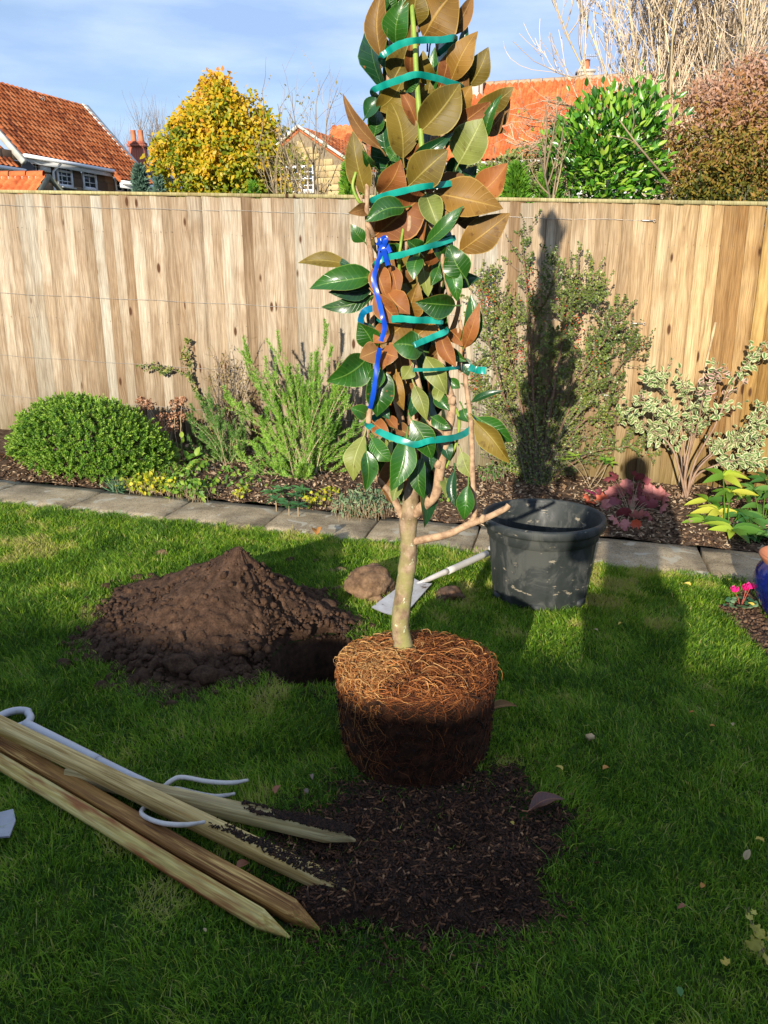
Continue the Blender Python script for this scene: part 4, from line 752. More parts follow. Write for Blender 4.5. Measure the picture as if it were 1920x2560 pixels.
# jasmine
b0 = bedpt(540, 1110); ja = thing('jasmine', 'jasmine shoots with small leaves climbing to the third wire on the left', 'climber', b0); P = [spline([at_q(*p, .08) for p in q], 14) for q in (((535, 1080), (520, 1030), (490, 985), (470, 940), (430, 925), (385, 908), (342, 915)), ((490, 985), (470, 930), (455, 890), (470, 855), (468, 850)), ((535, 1080), (505, 1000), (480, 960), (476, 910), (470, 880)), ((430, 925), (420, 925), (408, 935), (395, 918), (360, 925)))]
P = np.array(P); a = Acc(); a.tubes(P, .002, 5); a.tubes(spline([b0, at_q(535, 1080, .08)], 6), .003, 5); a.build('stem', TWIG, ja); s, tg = pick(P, 420, .0, 1); a = Acc()
a.scatter(LEAF3, orient(unit(tg * .5 + rdir(420, -.3)), unit(rdir(420) + (-.2, -1, .5)), rng.uniform(.018, .034, 420)), s, rng.random(420)); a.build('foliage', foliage('jasmine_leaf', [(.05, .08, .02), (.13, .18, .03), (.28, .25, .06)], .5, .2), ja)
# hydrangea with dried heads
b0 = bedpt(440, 1160); hy = thing('hydrangea', 'dried brown hydrangea flower heads on bare stems between the hebe and rosemary', 'shrub', b0); DRY = foliage('dried_petal', [(.20, .09, .05), (.42, .23, .13), (.60, .42, .30)], .8, .2, .1)
PT = leaf_tpl(.95, 3, .3, .3, 2.2); pm = None
for (x, y, r, mm) in ((370, 1012, .052, 0), (440, 1010, .05, 0), (412, 1045, .055, 0), (450, 1040, .052, 0), (405, 1075, .055, 1), (432, 1068, .04, 1), (352, 1000, .03, 0), (455, 1000, .03, 0), (380, 1060, .02, 0)):
    c = at_q(x, y, .50); a = Acc(); a.tubes(spline([b0 + rng.normal(0, .03, 3) * (1, 1, 0), (b0 + c) / 2 + (rng.normal(0, .03), 0, .03), c], 8), .003, 5); a.build('stem', TWIG, hy)
    n = 95; d = rdir(n, .15); a = Acc(); a.scatter(PT, orient(unit(rdir(n)), d, .017 * rng.uniform(.7, 1.2, n)), c + d * r * (1.15, 1.0, .75) * rng.uniform(.6, 1.05, (n, 1)) - 0, np.clip(rng.random(n) * .7 + .3 * mm, 0, 1)); a.build('flower_head', DRY, hy)
a = Acc(); GRN = foliage('broad_green', [(.05, .13, .012), (.12, .24, .02), (.26, .34, .04)], .5, .25)
for (x, y, sz) in ((490, 1140, .07), (470, 1150, .08), (500, 1155, .07), (430, 1120, .05), (440, 1130, .06), (515, 1160, .06), (480, 1175, .07), (455, 1095, .05), (410, 1105, .04)):
    p = at_q(x, y, .62); n = 3; a.scatter(leaf_tpl(.6, 4, .2, .3), orient(rdir(n, .2), unit(rdir(n) * .4 + (0, -.5, 1)), sz * rng.uniform(.7, 1.1, n)), np.tile(p, (n, 1)), rng.random(n))
    a.tubes(spline([b0, (b0 + p) / 2, p], 5), .0015, 4)
a.build('foliage', GRN, hy)
# low ground plants
def lowpatch(name, label, cat, pts, n, size, m, h=.05, tpl=LQ, wid=.7, rx=.1, ry=.06, up=.6, grp=None, kind=None):
    c = bedpt(*pts[0]); o = thing(name, label, cat, c, grp); a = Acc(); sa = Acc()
    for p in pts:
        c = bedpt(*p); k = n // len(pts); q = c + rng.normal(0, 1, (k, 3)) * (rx, ry, 0); q[:, 2] = gz(q[:, 0]) + .03 + h * rng.random(k)
        a.scatter(tpl, orient(unit(rdir(k, .15)), unit(rdir(k) * .6 + (-.1, -.35, up)), size * wid * rng.uniform(.7, 1.2, k), size * rng.uniform(.6, 1.2, k)), q, np.clip(rng.random(k), 0, 1))
        b_ = q.copy(); b_[:, 2] -= .05; b_[:, :2] += rng.normal(0, .01, (k, 2)); sa.tubes(np.stack([b_, q], 1), .0012, 3)
    tag(a.build('leaf', m, o), kind='stuff'); tag(sa.build('stem', TWIG, o), kind='stuff'); return o
YG = foliage('lime_leaf', [(.12, .20, .015), (.32, .36, .02), (.55, .46, .03)], .5, .3)
lowpatch('ground_cover', 'yellow green ground cover at the path edge right of the hebe', 'ground cover', [(345, 1218), (380, 1212), (410, 1222), (370, 1226)], 330, .035, YG, .06, leaf_tpl(.7, 3, .2, .1), 1, .05, .035)
lowpatch('wild_strawberry', 'patch of mixed green strawberry leaves beside the path in front of the hydrangea', 'ground cover', [(440, 1205), (470, 1190), (500, 1225), (450, 1232), (430, 1180), (490, 1240)], 520, .034, GRN, .07, leaf_tpl(.75, 3, .2, .1), 1, .06, .05)
lowpatch('weed', 'small lime green weed clump near the middle of the bed front', 'weed', [(610, 1232), (600, 1240)], 70, .03, YG, .04, leaf_tpl(.6, 3), 1, .02, .02)
lowpatch('weed', 'yellowish weeds beside the foot of the dark spurge', 'weed', [(800, 1255), (825, 1240), (775, 1258)], 120, .026, YG, .05, leaf_tpl(.7, 3), 1, .03, .03)
lowpatch('bed_seedlings', 'scattered small green seedlings on the bare bed around the foxglove', 'seedlings', [(540, 1160), (560, 1215), (600, 1190), (630, 1215), (520, 1185), (650, 1190), (1000, 1240), (1100, 1260)], 260, .04, GRN, .05, leaf_tpl(.5, 3, .2, .2), 1, .07, .05)
lowpatch('silvery_groundcover', 'low grey green leafy mat at the path edge behind the magnolia trunk', 'ground cover', [(880, 1270), (920, 1255), (960, 1262), (900, 1280), (940, 1282), (985, 1268), (865, 1282)], 900, .036, foliage('grey_green', [(.04, .09, .035), (.10, .17, .07), (.22, .28, .14)], .6, .2), .09, leaf_tpl(.3, 3), 1, .04, .04)
lowpatch('creeping_plant', 'low dark green creeper under the cotoneaster right of the magnolia', 'ground cover', [(1245, 1190), (1270, 1180), (1225, 1205), (1300, 1185)], 420, .022, foliage('dark_small', [(.03, .08, .015), (.10, .18, .03)], .5, .2), .10, leaf_tpl(.8, 3), 1, .05, .04)
b0 = bedpt(295, 1222); gt = thing('grass_tuft', 'tuft of dark blue green grass between the hebe and the lime ground cover', 'ornamental grass', b0); a = Acc(); n = 160
a.scatter(NEED, orient(rdir(n, .5), unit(rdir(n) + (0, -.6, .3)), .006, rng.uniform(.06, .13, n)), b0 + rng.normal(0, .02, (n, 3)) * (1, 1, 0) - (0, 0, .01), rng.random(n)); a.build('blade', foliage('tuft_blade', [(.03, .09, .04), (.09, .18, .08)], .5, .2), gt)
def rosette(name, label, cat, px, py, nl, ln, wid, m, dz=.05, dirz=.35, parts=True, tplk=None, back=None, par=None, nrm=(0, -.5, 1)):
    c = bedpt(px, py, dz) if back is None else at_q(px, py, back); o = par or thing(name, label, cat, bedpt(px, py, 0))
    T = tplk or leaf_tpl(wid, 5, .2, .35, 1.4); ms = [tpl_mesh('leaf', T, m, 1, random.random()) for _ in range(3)]
    for i in range(nl):
        an = i * 2.4 + random.uniform(-.3, .3); d = unit(np.array((math.cos(an), math.sin(an) - .15, dirz * random.uniform(.2, 1.6)))); M = orient(d[None], unit(np.array(nrm) + rng.normal(0, .15, 3))[None], ln * random.uniform(.75, 1.15))[0]
        inst('leaf', ms[i % 3], o, c + rng.normal(0, .004, 3), M=M)
    return o, c
DG = foliage('dark_spurge', [(.01, .045, .012), (.03, .10, .02), (.06, .16, .035)], .35, .1, .5)
eu = None
for (x, y) in ((705, 1225), (738, 1240), (690, 1250), (722, 1262), (752, 1225), (678, 1232), (745, 1265)):
    eu, c = rosette('spurge', 'dark green leathery spurge rosettes overhanging the path below the rosemary', 'plant', x, y, 16, .062, .26, DG, .075, .5, par=eu)
    a = Acc(); a.tubes(np.array([c - (0, 0, .07), c]), .004, 5); a.build('stem', TWIG, eu)
fx, c = rosette('foxglove', 'pale green floppy foxglove leaves lying on the bare bed', 'plant', 575, 1200, 9, .11, .32, foliage('foxglove_leaf', [(.09, .15, .05), (.2, .28, .1)], .7, .2), .03, .12)
rosette('thistle_seedling', 'small silvery spiky seedling at the path edge of the bed', 'weed', 508, 1235, 12, .05, .14, foliage('silver', [(.15, .2, .12), (.25, .3, .2)], .6, .1), .02, .5)
b0 = bedpt(15, 1150); dl_ = thing('day_lily', 'browned strap leaves and litter at the left end of the bed', 'plant', b0); a = Acc(); n = 90
P = walk(b0 + rng.normal(0, .06, (n, 3)) * (1.6, 1, 0), rdir(n, .6), rng.uniform(.1, .28, n), 6, .15, -.25); P[:, :, 2] = np.maximum(P[:, :, 2], gz(P[:, :, 0]) + .03); a.tubes(P, taper(n, 6, .006, .001), 3, rng.random(n)); 
a.build('blade', foliage('dead_strap', [(.10, .045, .02), (.28, .12, .05), (.10, .16, .04)], .7, .2), dl_)
# cotoneaster
b0 = bedpt(1345, 1215); ct = thing('cotoneaster', 'tall arching cotoneaster with tiny leaves and red berries trained on the fence', 'shrub', b0)
stem = [[(1345, 1215), (1330, 1100), (1320, 900), (1318, 760), (1308, 640), (1300, 575)], [(1345, 1215), (1350, 1080), (1380, 900), (1420, 790), (1450, 730)], [(1345, 1215), (1375, 1080), (1440, 950), (1510, 850), (1560, 740)], [(1345, 1215), (1390, 1100), (1480, 1000), (1560, 900), (1602, 840)],
        [(1345, 1215), (1290, 1080), (1240, 930), (1210, 800), (1190, 690)], [(1345, 1215), (1280, 1100), (1215, 1010), (1180, 900)], [(1330, 1000), (1330, 850), (1370, 740), (1400, 650)], [(1345, 1215), (1320, 1060), (1270, 880), (1240, 760), (1200, 700)],
        [(1380, 1130), (1450, 1060), (1500, 1040), (1530, 960)], [(1400, 1170), (1480, 1130), (1570, 1115), (1640, 1090)], [(1345, 1100), (1370, 950), (1400, 850), (1410, 740)], [(1345, 1215), (1300, 1120), (1270, 1050), (1215, 950)], [(1400, 700), (1430, 722), (1455, 725), (1480, 730)],
        [(1380, 1100), (1440, 980), (1480, 900), (1520, 850)], [(1345, 1215), (1400, 1080), (1450, 1000), (1500, 950)], [(1330, 1050), (1290, 960), (1255, 850), (1250, 790)]]
Ps = np.array([spline([at_q(x, y, .14 + .16 * (k / len(s)) * math.sin(3 * i + k)) if k else b0 for k, (x, y) in enumerate(s)], 16) for i, s in enumerate(stem)]); Ps[:, :, 1] -= np.linspace(.0, .02, 16)
a = Acc(); a.tubes(Ps, taper(len(Ps), 16, .009, .0025), 6); a.build('stem', mat('cotoneaster_bark', [(.10, .05, .03), (.19, .11, .07)], .7, 20, .3), ct, smooth=True)
n2 = 820; s, tg = pick(Ps, n2, .12, .97); side = np.sign(rng.random(n2) - .5)[:, None]; pl = np.cross(tg, np.array((V2[0], V2[1], 0))); d = unit(tg * .75 + pl * side * .8 + rng.normal(0, .25, (n2, 3)) * (1, .8, 1))
P2 = walk(s, d, rng.uniform(.05, .20, n2) , 7, .08, .06); a = Acc(); a.tubes(P2, .0013, 3, rng.random(n2)); s, tg = pick(P2, 900, .3, 1); P3 = walk(s, unit(tg + rdir(900) * .7), rng.uniform(.03, .08, 900), 7, .1, .05); a.tubes(P3, .001, 3, rng.random(900)); tag(a.build('twig', TWIGD, ct), kind='stuff')
Pq = fan(b0, tips_px([(x, y) for x in range(1190, 1480, 26) for y in (1000, 1070, 1130, 1170)], .25, .03, 3), 7, .08, .04); a = Acc(); a.tubes(Pq, .0012, 3, rng.random(len(Pq))); tag(a.build('twig', TWIGD, ct), kind='stuff'); PA = np.concatenate([P2, P3, Pq, Pq]); n3 = 26000; s, tg = pick(PA, n3, .02, 1); s2, t2 = pick(Ps, 3500, .1, 1); s = np.concatenate([s, s2]); tg = np.concatenate([tg, t2]); n3 = len(s)
CO = foliage('cotoneaster_leaf', [(.03, .06, .012), (.095, .15, .025), (.21, .25, .045), (.36, .29, .08), (.40, .13, .05)], .4, .2, .4, pos=[0, .35, .65, .9, 1])
a = Acc(); d = unit(np.cross(tg, rdir(n3)) + tg * .5); s = s + d * .002; k_ = vn(s[:, 0], s[:, 2], 3, 8); a.scatter(LD, orient(d, unit(rdir(n3) * .7 + (-.1, -.9, .4)), .0125, rng.uniform(.010, .019, n3)), s, np.clip(rng.random(n3) * .6 + .5 * (k_ - .3), 0, 1)); tag(a.build('leaf', CO, ct), kind='stuff')
BE = mat('red_berry', [(.42, .03, .01), (.55, .08, .015)], .3, 5, 0); a = Acc(); hot = [at_q(*p, .18) for p in ((1215, 760), (1340, 740), (1430, 800), (1420, 780), (1180, 950), (1330, 700), (1440, 830), (1480, 900), (1300, 870), (1210, 740))]
oc = (np.array([(0, 0, 1), (1, 0, 0), (0, 1, 0), (-1, 0, 0), (0, -1, 0), (0, 0, -1)], float), [], [(0, 1, 2), (0, 2, 3), (0, 3, 4), (0, 4, 1), (5, 2, 1), (5, 3, 2), (5, 4, 3), (5, 1, 4)], np.zeros(6))
pp = np.concatenate([h + rng.normal(0, 1, (32, 3)) * (.035, .03, .06) for h in hot] + [pick(PA, 120, .1, 1)[0]]); a.scatter(oc, np.tile(np.eye(3)[None] * .0048, (len(pp), 1, 1)), pp, .5); tag(a.build('berry', BE, ct, smooth=True), kind='stuff')
# variegated shrub: biggest leaves as parts
b0 = bedpt(1712, 1250); eo = thing('variegated_shrub', 'cream edged variegated shrub on bare brown stems in front of the right fence', 'shrub', b0)
EV = foliage('variegated_leaf', [(.05, .12, .02), (.10, .20, .04), (.17, .24, .07)], .5, .25, .3, edge=(.50, .49, .27)); EP = foliage('variegated_pink', [(.07, .09, .03), (.14, .15, .05)], .5, .25, .3, edge=(.55, .33, .28))
stem = [[(1705, 1250), (1700, 1180), (1680, 1120), (1640, 1080), (1590, 1060), (1575, 1030)], [(1712, 1250), (1712, 1150), (1700, 1060), (1660, 980), (1640, 930)], [(1715, 1250), (1720, 1150), (1745, 1060), (1760, 990), (1790, 940)], [(1718, 1250), (1735, 1160), (1790, 1060), (1830, 960), (1870, 905), (1900, 880)],
        [(1715, 1250), (1740, 1180), (1790, 1130), (1860, 1090), (1915, 1020)], [(1710, 1250), (1706, 1160), (1690, 1100), (1655, 1040), (1600, 1000)], [(1716, 1250), (1740, 1190), (1800, 1160), (1860, 1150), (1900, 1145)], [(1712, 1250), (1716, 1160), (1730, 1080), (1720, 1000), (1705, 950)], [(1720, 1240), (1750, 1160), (1820, 1110), (1890, 1080)]]
Ps = np.array([spline([at_q(x, y, .32 + .12 * math.sin(2 * i + k)) if k else b0 + (rng.normal(0, .02), rng.normal(0, .02), -.01) for k, (x, y) in enumerate(s)], 14) for i, s in enumerate(stem)])
a = Acc(); a.tubes(Ps, taper(len(Ps), 14, .0085, .0025), 7); a.build('stem', mat('shrub_bark', [(.18, .11, .07), (.32, .21, .14)], .8, 20, .3), eo, smooth=True)
s, tg = pick(Ps, 240, .42, 1); P2 = walk(s, unit(tg + rdir(240, .2) * .8), rng.uniform(.06, .19, 240), 6, .15, .02); a = Acc(); a.tubes(P2, .0016, 4, rng.random(240)); tag(a.build('twig', TWIG, eo), kind='stuff')
n = 1250; s, tg = pick(P2, n, .15, 1); s2, t2 = pick(Ps, 120, .5, 1); s = np.concatenate([s, s2]); tg = np.concatenate([tg, t2]); n = len(s); s = s + rng.normal(0, .008, s.shape); ET = leaf_tpl(.62, 5, .2, .12, 1.8, edge=True)
Mx = orient(unit(rdir(n, -.35) + tg * .4), unit(rdir(n) * .6 + (-.2, -1, .45)), rng.uniform(.028, .046, n)); od = np.argsort(s[:, 1]); me1 = [tpl_mesh('leaf', ET, EV, 1, k / 4) for k in range(5)]; me2 = [tpl_mesh('leaf', ET, EP, 1, k / 4) for k in range(5)]
for i in od[:296]: inst('leaf', random.choice(me2 if (s[i, 2] > .62 and random.random() < .75) else me1), eo, s[i], M=Mx[i])
a = Acc(); a.scatter(ET, Mx[od[296:]], s[od[296:]], rng.random(n - 296)); tag(a.build('leaf', EV, eo), kind='stuff')
# purple heuchera
HE = [foliage('heuchera_' + str(k), c, .5, .25, .3) for k, c in enumerate(([(.14, .03, .04), (.26, .07, .08)], [(.32, .11, .11), (.48, .19, .17)], [(.35, .03, .12), (.45, .07, .2)], [(.5, .08, .04), (.6, .16, .08)]))]
def lobed(lob=7, ruf=.12):
    V = [(0, 0, 0)]; e = [0]; n = 28; 
    for ring, rr in ((0, .5), (1, 1.)):
        for i in range(n): th = 2 * math.pi * i / n + math.pi / 2; k = 1 - .20 * abs(math.sin(lob * (th - math.pi / 2) / 2)) ** .8 - (.35 if abs(i - n / 2) < 1.2 else 0); V.append((rr * k * math.cos(th) * .5, rr * k * math.sin(th) * .5 + .35, ruf * ring * math.sin(lob * th) * .35 - .08 * ring)); e.append(ring)
    V = np.array(V); V[0, 1] = .35; Q = [(1 + i, 1 + (i + 1) % n, 1 + n + (i + 1) % n, 1 + n + i) for i in range(n)]; T = [(0, 1 + (i + 1) % n, 1 + i) for i in range(n)]; return (V, [q[::-1] for q in Q], [t_[::-1] for t_ in T], np.array(e, float))
b0 = bedpt(1575, 1290); he = thing('heuchera', 'purple and red lobed leaf clump in the bed behind the black pot', 'plant', b0); LB = [lobed(7, .3), lobed(9, .2), lobed(7, .15)]; hm_ = [[tpl_mesh('leaf', t_, m_, 1, random.random()) for t_ in LB] for m_ in HE]
for (x, y, c, sz) in [(1478, 1228, 2, .075), (1480, 1255, 3, .08), (1505, 1250, 3, .07), (1470, 1245, 3, .06), (1525, 1195, 0, .07), (1535, 1185, 0, .06), (1590, 1190, 0, .075), (1600, 1195, 0, .06), (1550, 1225, 1, .09), (1530, 1235, 1, .08), (1565, 1215, 1, .08), (1600, 1225, 0, .08), (1620, 1230, 1, .09), (1645, 1238, 1, .09), (1660, 1245, 1, .07), (1510, 1265, 1, .08), (1540, 1260, 0, .09), (1575, 1255, 1, .09), (1600, 1260, 0, .09), (1630, 1265, 0, .08), (1655, 1270, 1, .07), (1560, 1285, 0, .08), (1595, 1290, 1, .08), (1625, 1290, 0, .07), (1540, 1300, 1, .07), (1565, 1312, 1, .06), (1500, 1235, 0, .07), (1580, 1235, 0, .08), (1615, 1205, 0, .06), (1590, 1310, 3, .05)]:
    p = at_q(x, y, .62 + rng.uniform(-.1, .12) + (y - 1240) * .002); M = orient(unit(np.array((p[0] - b0[0], -.15, .25)) + rng.normal(0, .1, 3))[None], unit(np.array((0, -.75, .8)) + rng.normal(0, .3, 3))[None], sz * 1.3)[0]; inst('leaf', random.choice(hm_[c]), he, p - M[:, 1] * .35, M=M)
    a = Acc(); a.tubes(spline([b0, (b0 + p) / 2 + (0, 0, .02), p - M[:, 1] * .35], 6), .0018, 4); a.build('leaf_stalk', TWIG, he)
# dry bell stems left of the heuchera
b0 = bedpt(1478, 1225); hl_ = thing('hellebore', 'green leaved hellebore with a dried seed head between cotoneaster and purple plant', 'plant', b0); a = Acc(); n = 16
a.tubes(spline([b0, at_q(1500, 1200, .35), at_q(1518, 1160, .3)], 8), .003, 5); a.build('stem', TWIG, hl_)
for (x, y) in ((1415, 1150), (1440, 1140), (1525, 1155), (1510, 1150)):
    c = at_q(x, y, .35); a = Acc(); a.tubes(spline([b0 + (rng.normal(0, .02), 0, 0), (b0 + c) / 2 + (0, 0, .03), c], 6), .0025, 4); a.build('stem', TWIG, hl_); rosette('x', 'x', 'x', x, y, 5, .055, .35, GRN, back=.35, par=hl_)
# bright hellebores at the right
BG = foliage('bright_leaf', [(.05, .14, .012), (.14, .27, .02), (.32, .42, .03), (.5, .45, .05)], .4, .3, .4); BD = foliage('mid_leaf', [(.02, .08, .012), (.05, .14, .02), (.10, .2, .03)], .4, .2, .4)
b0 = bedpt(1815, 1335); hg = thing('bright_hellebore', 'bright green plant with fingered whorls of long leaves beside the variegated shrub', 'plant', b0)
for (x, y, bk, m_, ln, nl) in ((1832, 1325, .95, BG, .115, 8), (1795, 1278, .8, BG, .095, 8), (1826, 1232, .65, BG, .10, 8), (1770, 1250, .62, BG, .09, 7), (1808, 1190, .5, BG, .10, 7), (1762, 1300, .9, BG, .085, 6), (1850, 1285, .8, BD, .10, 8)):
    c = at_q(x, y, bk); a = Acc(); a.tubes(spline([b0 + rng.normal(0, .02, 3) * (1, 1, 0), (b0 + c) / 2, c], 6), .004, 5); a.build('stem', GRN, hg); rosette('x', 'x', 'x', x, y, nl, ln * 1.4, .33, m_, back=bk, par=hg, dirz=.25, nrm=(0, -.6, .9))
b0 = bedpt(1905, 1325); hg = thing('dark_hellebore', 'darker green fingered leaf plant at the right edge of the bed', 'plant', b0)
for (x, y, bk, ln) in ((1885, 1225, .6, .085), (1915, 1200, .5, .085), (1880, 1300, .8, .09), (1905, 1270, .7, .09), (1925, 1240, .6, .09), (1860, 1240, .55, .08), (1945, 1300, .8, .09)):
    c = at_q(x, y, bk); a = Acc(); a.tubes(spline([b0, (b0 + c) / 2, c], 6), .003, 5); a.build('stem', GRN, hg); rosette('x', 'x', 'x', x, y, 8, ln * 1.35, .34, BD, back=bk, par=hg, nrm=(0, -.6, .9))
b0 = bedpt(1910, 1340); fr_ = thing('fern', 'grey green jagged leaves hanging over the blue pot at the right edge', 'plant', b0); 
for k in range(12): P = walk((b0 + (rng.normal(0, .03), 0, .02))[None], np.array([(-.9 + .12 * k, -.6, .5)]), .16, 8, .05, -.12); a = Acc(); a.tubes(P, .0015, 4); s, tg = pick(P, 34, .1, 1); sd = np.sign(rng.random(34) - .5)[:, None]; a.scatter(LEAF3, orient(unit(np.cross(tg, (0, 0, 1)) * sd + tg * .6), unit(rdir(34) * .2 + (0, -.3, 1)), .035), s, rng.random(34)); a.build('frond', BD, fr_)
# ------------------------------------------------------------------ soil heap, stones
def earth(name, cols, sc=30, bd=.012, rough=.95):
    m, t, b = new_mat(name); v = coords(t); n = noise(t, sc, v, 8, .65); t.links.new(mixc(t, 1., ramp(t, n, cols, [.3, .5, .7]), ramp(t, noise(t, sc * 6, v, 2), [(.7, .7, .7), (1.15, 1.15, 1.15)], [.35, .65]), 'MULTIPLY'), b.inputs['Base Color'])
    b.inputs['Roughness'].default_value = rough; b.inputs['Specular IOR Level'].default_value = .12; bump(t, b, noise(t, sc * 4, v, 6, .7), .8, bd); return m
SOIL = earth('heap_soil', [(.028, .015, .009), (.062, .034, .020), (.105, .06, .036)], 26, .008); ROCK = earth('boulder_stone', [(.07, .04, .022), (.15, .09, .05), (.26, .165, .095)], 9, .01, .85)
DROCK = earth('wet_stone', [(.03, .02, .015), (.09, .055, .035), (.18, .09, .045)], 7, .006, .6)
hz = bpy.data.objects.new('soil_heap', None)
nt_, nr_ = 210, 96; th, r = np.meshgrid(np.linspace(0, 2 * math.pi, nt_, endpoint=False), np.linspace(0, 1.06, nr_) ** .9)
mr = mound_r(th); X = MC[0] + mr * r * np.cos(th); Y = MC[1] + mr * r * np.sin(th)
prof_ = np.interp(r, [0, .04, .1, .3, .6, .85, 1.0, 1.06], [.328, .318, .286, .205, .098, .035, .006, -.02])
gul = .008 * np.sin(6 * th + 9 * vn(X, Y, 3, 2)) * r * (1 - np.clip(r, 0, 1)) * 2 + .09 * (vn(X, Y, 4.5, 77) - .5) * np.clip(r * 2, 0, 1) * (1 - np.clip(r, 0, 1))
rough_ = (.012 + .02 * (r > .45) + .016 * (np.cos(th) > .2)) * (vn(X, Y, 34, 33, 4) - .5) + .014 * (np.maximum(0, vn(X, Y, 60, 5, 2) - .55) * 3) * (r > .35)
Z = gz(X) + prof_ + gul + rough_ * np.clip(r * 5, 0, 1); cut_ = np.clip((1.28 - hole_d(X, Y)) / .2, 0, 1); Z = Z * (1 - cut_) + np.minimum(Z, gz(X) - .02 - .3 * np.clip((1.12 - hole_d(X, Y)) * 4, 0, 1)) * cut_; ii = np.arange(nr_ - 1)[:, None] * nt_ + np.arange(nt_)[None]; i2 = np.arange(nr_ - 1)[:, None] * nt_ + (np.arange(nt_)[None] + 1) % nt_
a = Acc(); a.add(np.stack([X, Y, Z], -1).reshape(-1, 3), np.stack([ii, i2, i2 + nt_, ii + nt_], -1).reshape(-1, 4), None, .5); hp = a.build('soil_heap', SOIL, smooth=True)
tag(hp, 'conical heap of freshly dug brown soil on the lawn left of the hole', 'soil heap')
def mound_z(x, y):
    d_ = mound_d(x, y); return gz(x) + np.interp(d_, [0, .04, .1, .3, .6, .85, 1.0, 1.06], [.328, .318, .286, .205, .098, .035, .006, 0])
n = 2600; an = rng.uniform(0, 2 * math.pi, n); rr = rng.random(n) ** .42 * 1.12; kk = np.where(np.cos(an) > 0, 1, .75 + .25 * (np.sin(an) < -.4)); keep = rng.random(n) < kk; an, rr = an[keep], rr[keep]; n = len(an)
x_ = MC[0] + mound_r(an) * rr * np.cos(an); y_ = MC[1] + mound_r(an) * rr * np.sin(an); sz = .0035 + .014 * rng.random(n) ** 4 + .004 * (rr > .7); ico = rock('t', 1, SOIL, None, sub=1, amp=.5, link=False)
iv = np.array([v.co[:] for v in ico.vertices]); it = [tuple(p.vertices) for p in ico.polygons]; IC = (iv, [], it, np.zeros(len(iv))); a = Acc(); keep = hole_d(x_, y_) > .98; x_, y_, sz = x_[keep], y_[keep], sz[keep]; n = len(x_)
a.scatter(IC, orient(rdir(n), rdir(n), sz * rng.uniform(.7, 1.4, n), sz, sz * .8), np.stack([x_, y_, mound_z(x_, y_) + .003], -1), rng.random(n))
n = 420; an = rng.uniform(0, 2 * math.pi, n); rr = rng.uniform(1.0, 1.35, n); x_ = HC[0] + HRX * rr * np.cos(an); y_ = HC[1] + HRY * rr * np.sin(an); sz = rng.uniform(.002, .008, n); a.scatter(IC, orient(rdir(n), rdir(n), sz), np.stack([x_, y_, gz(x_) + .003], -1), .5)
tag(a.build('soil_crumb', SOIL, hp), kind='stuff'); 
CL = [(455, 1700, .046, 'large rounded clod at the front foot of the soil heap'), (512, 1712, .04, 'second rounded clod at the front foot of the heap nearer the hole'), (255, 1722, .026, 'dark clod lying loose on the grass left of the heap front'), (405, 1388, .026, 'flat brown stone on the sunny lawn behind the heap'), (266, 1472, .024, 'clod on the sunny grass at the left shoulder of the heap'), (216, 1502, .016, 'small clod furthest left on the sunny grass'), (250, 1498, .015, 'small clod just right of the furthest left one'), (345, 1450, .022, 'clod on the upper left slope edge of the heap'), (380, 1443, .018, 'small clod behind the upper left slope of the heap'), (710, 1368, .016, 'small clod in the heap shadow near the path'), (725, 1404, .020, 'dark clod behind the right slope of the heap'), (790, 1405, .016, 'dark clod between the heap and the boulder'), (827, 1432, .018, 'pinkish pebble just left of the boulder'), (852, 1430, .024, 'brown stone touching the left side of the boulder'), (850, 1475, .018, 'small brown stone below the left side of the boulder'), (815, 1548, .036, 'square edged clod on the right slope of the heap'), (160, 1665, .024, 'dark clod at the lower left corner of the heap'), (600, 1668, .028, 'clod half way along the front slope of the heap'), (295, 1515, .018, 'clod on the left rim of the heap'), (935, 1503, .036, 'knobbly brown stone under the front of the boulder')]
for k, (x, y, r, lab) in enumerate(CL):
    p = G(x, y); p[2] = max(p[2], mound_z(p[0], p[1]) if mound_d(p[0], p[1]) < 1 else -9) + r * .35
    if mound_d(p[0], p[1]) < 1: q = D(x, y, p[1] + .0); p = np.array((q[0], q[1], mound_z(q[0], q[1]) + r * .3))
    o = rock('clod' if k not in (3, 12, 13, 14, 19) else 'stone', r, SOIL if k not in (3, 12, 13, 14, 19) else ROCK, p, None, (1.2, .9, .75), k, 3, .35); tag(o, lab, 'soil clod' if o.name.startswith('clod') else 'stone', 'loose clods and stones around the heap')
p = G(925, 1500); o = rock('boulder', .108, ROCK, p + (0, .06, .052), None, (1.0, .85, .82), 11, 5, .28); o.rotation_euler = (0, R_(12), .4); tag(o, 'large rounded brown boulder on the grass behind the magnolia trunk', 'boulder')
p = G(1125, 1505); o = rock('stone', .052, DROCK, p + (0, .02, .022), None, (1.15, .8, .8), 4, 4, .45); tag(o, 'dark wet stone with a rusty face on the grass between spade and pot', 'stone', 'loose clods and stones around the heap')
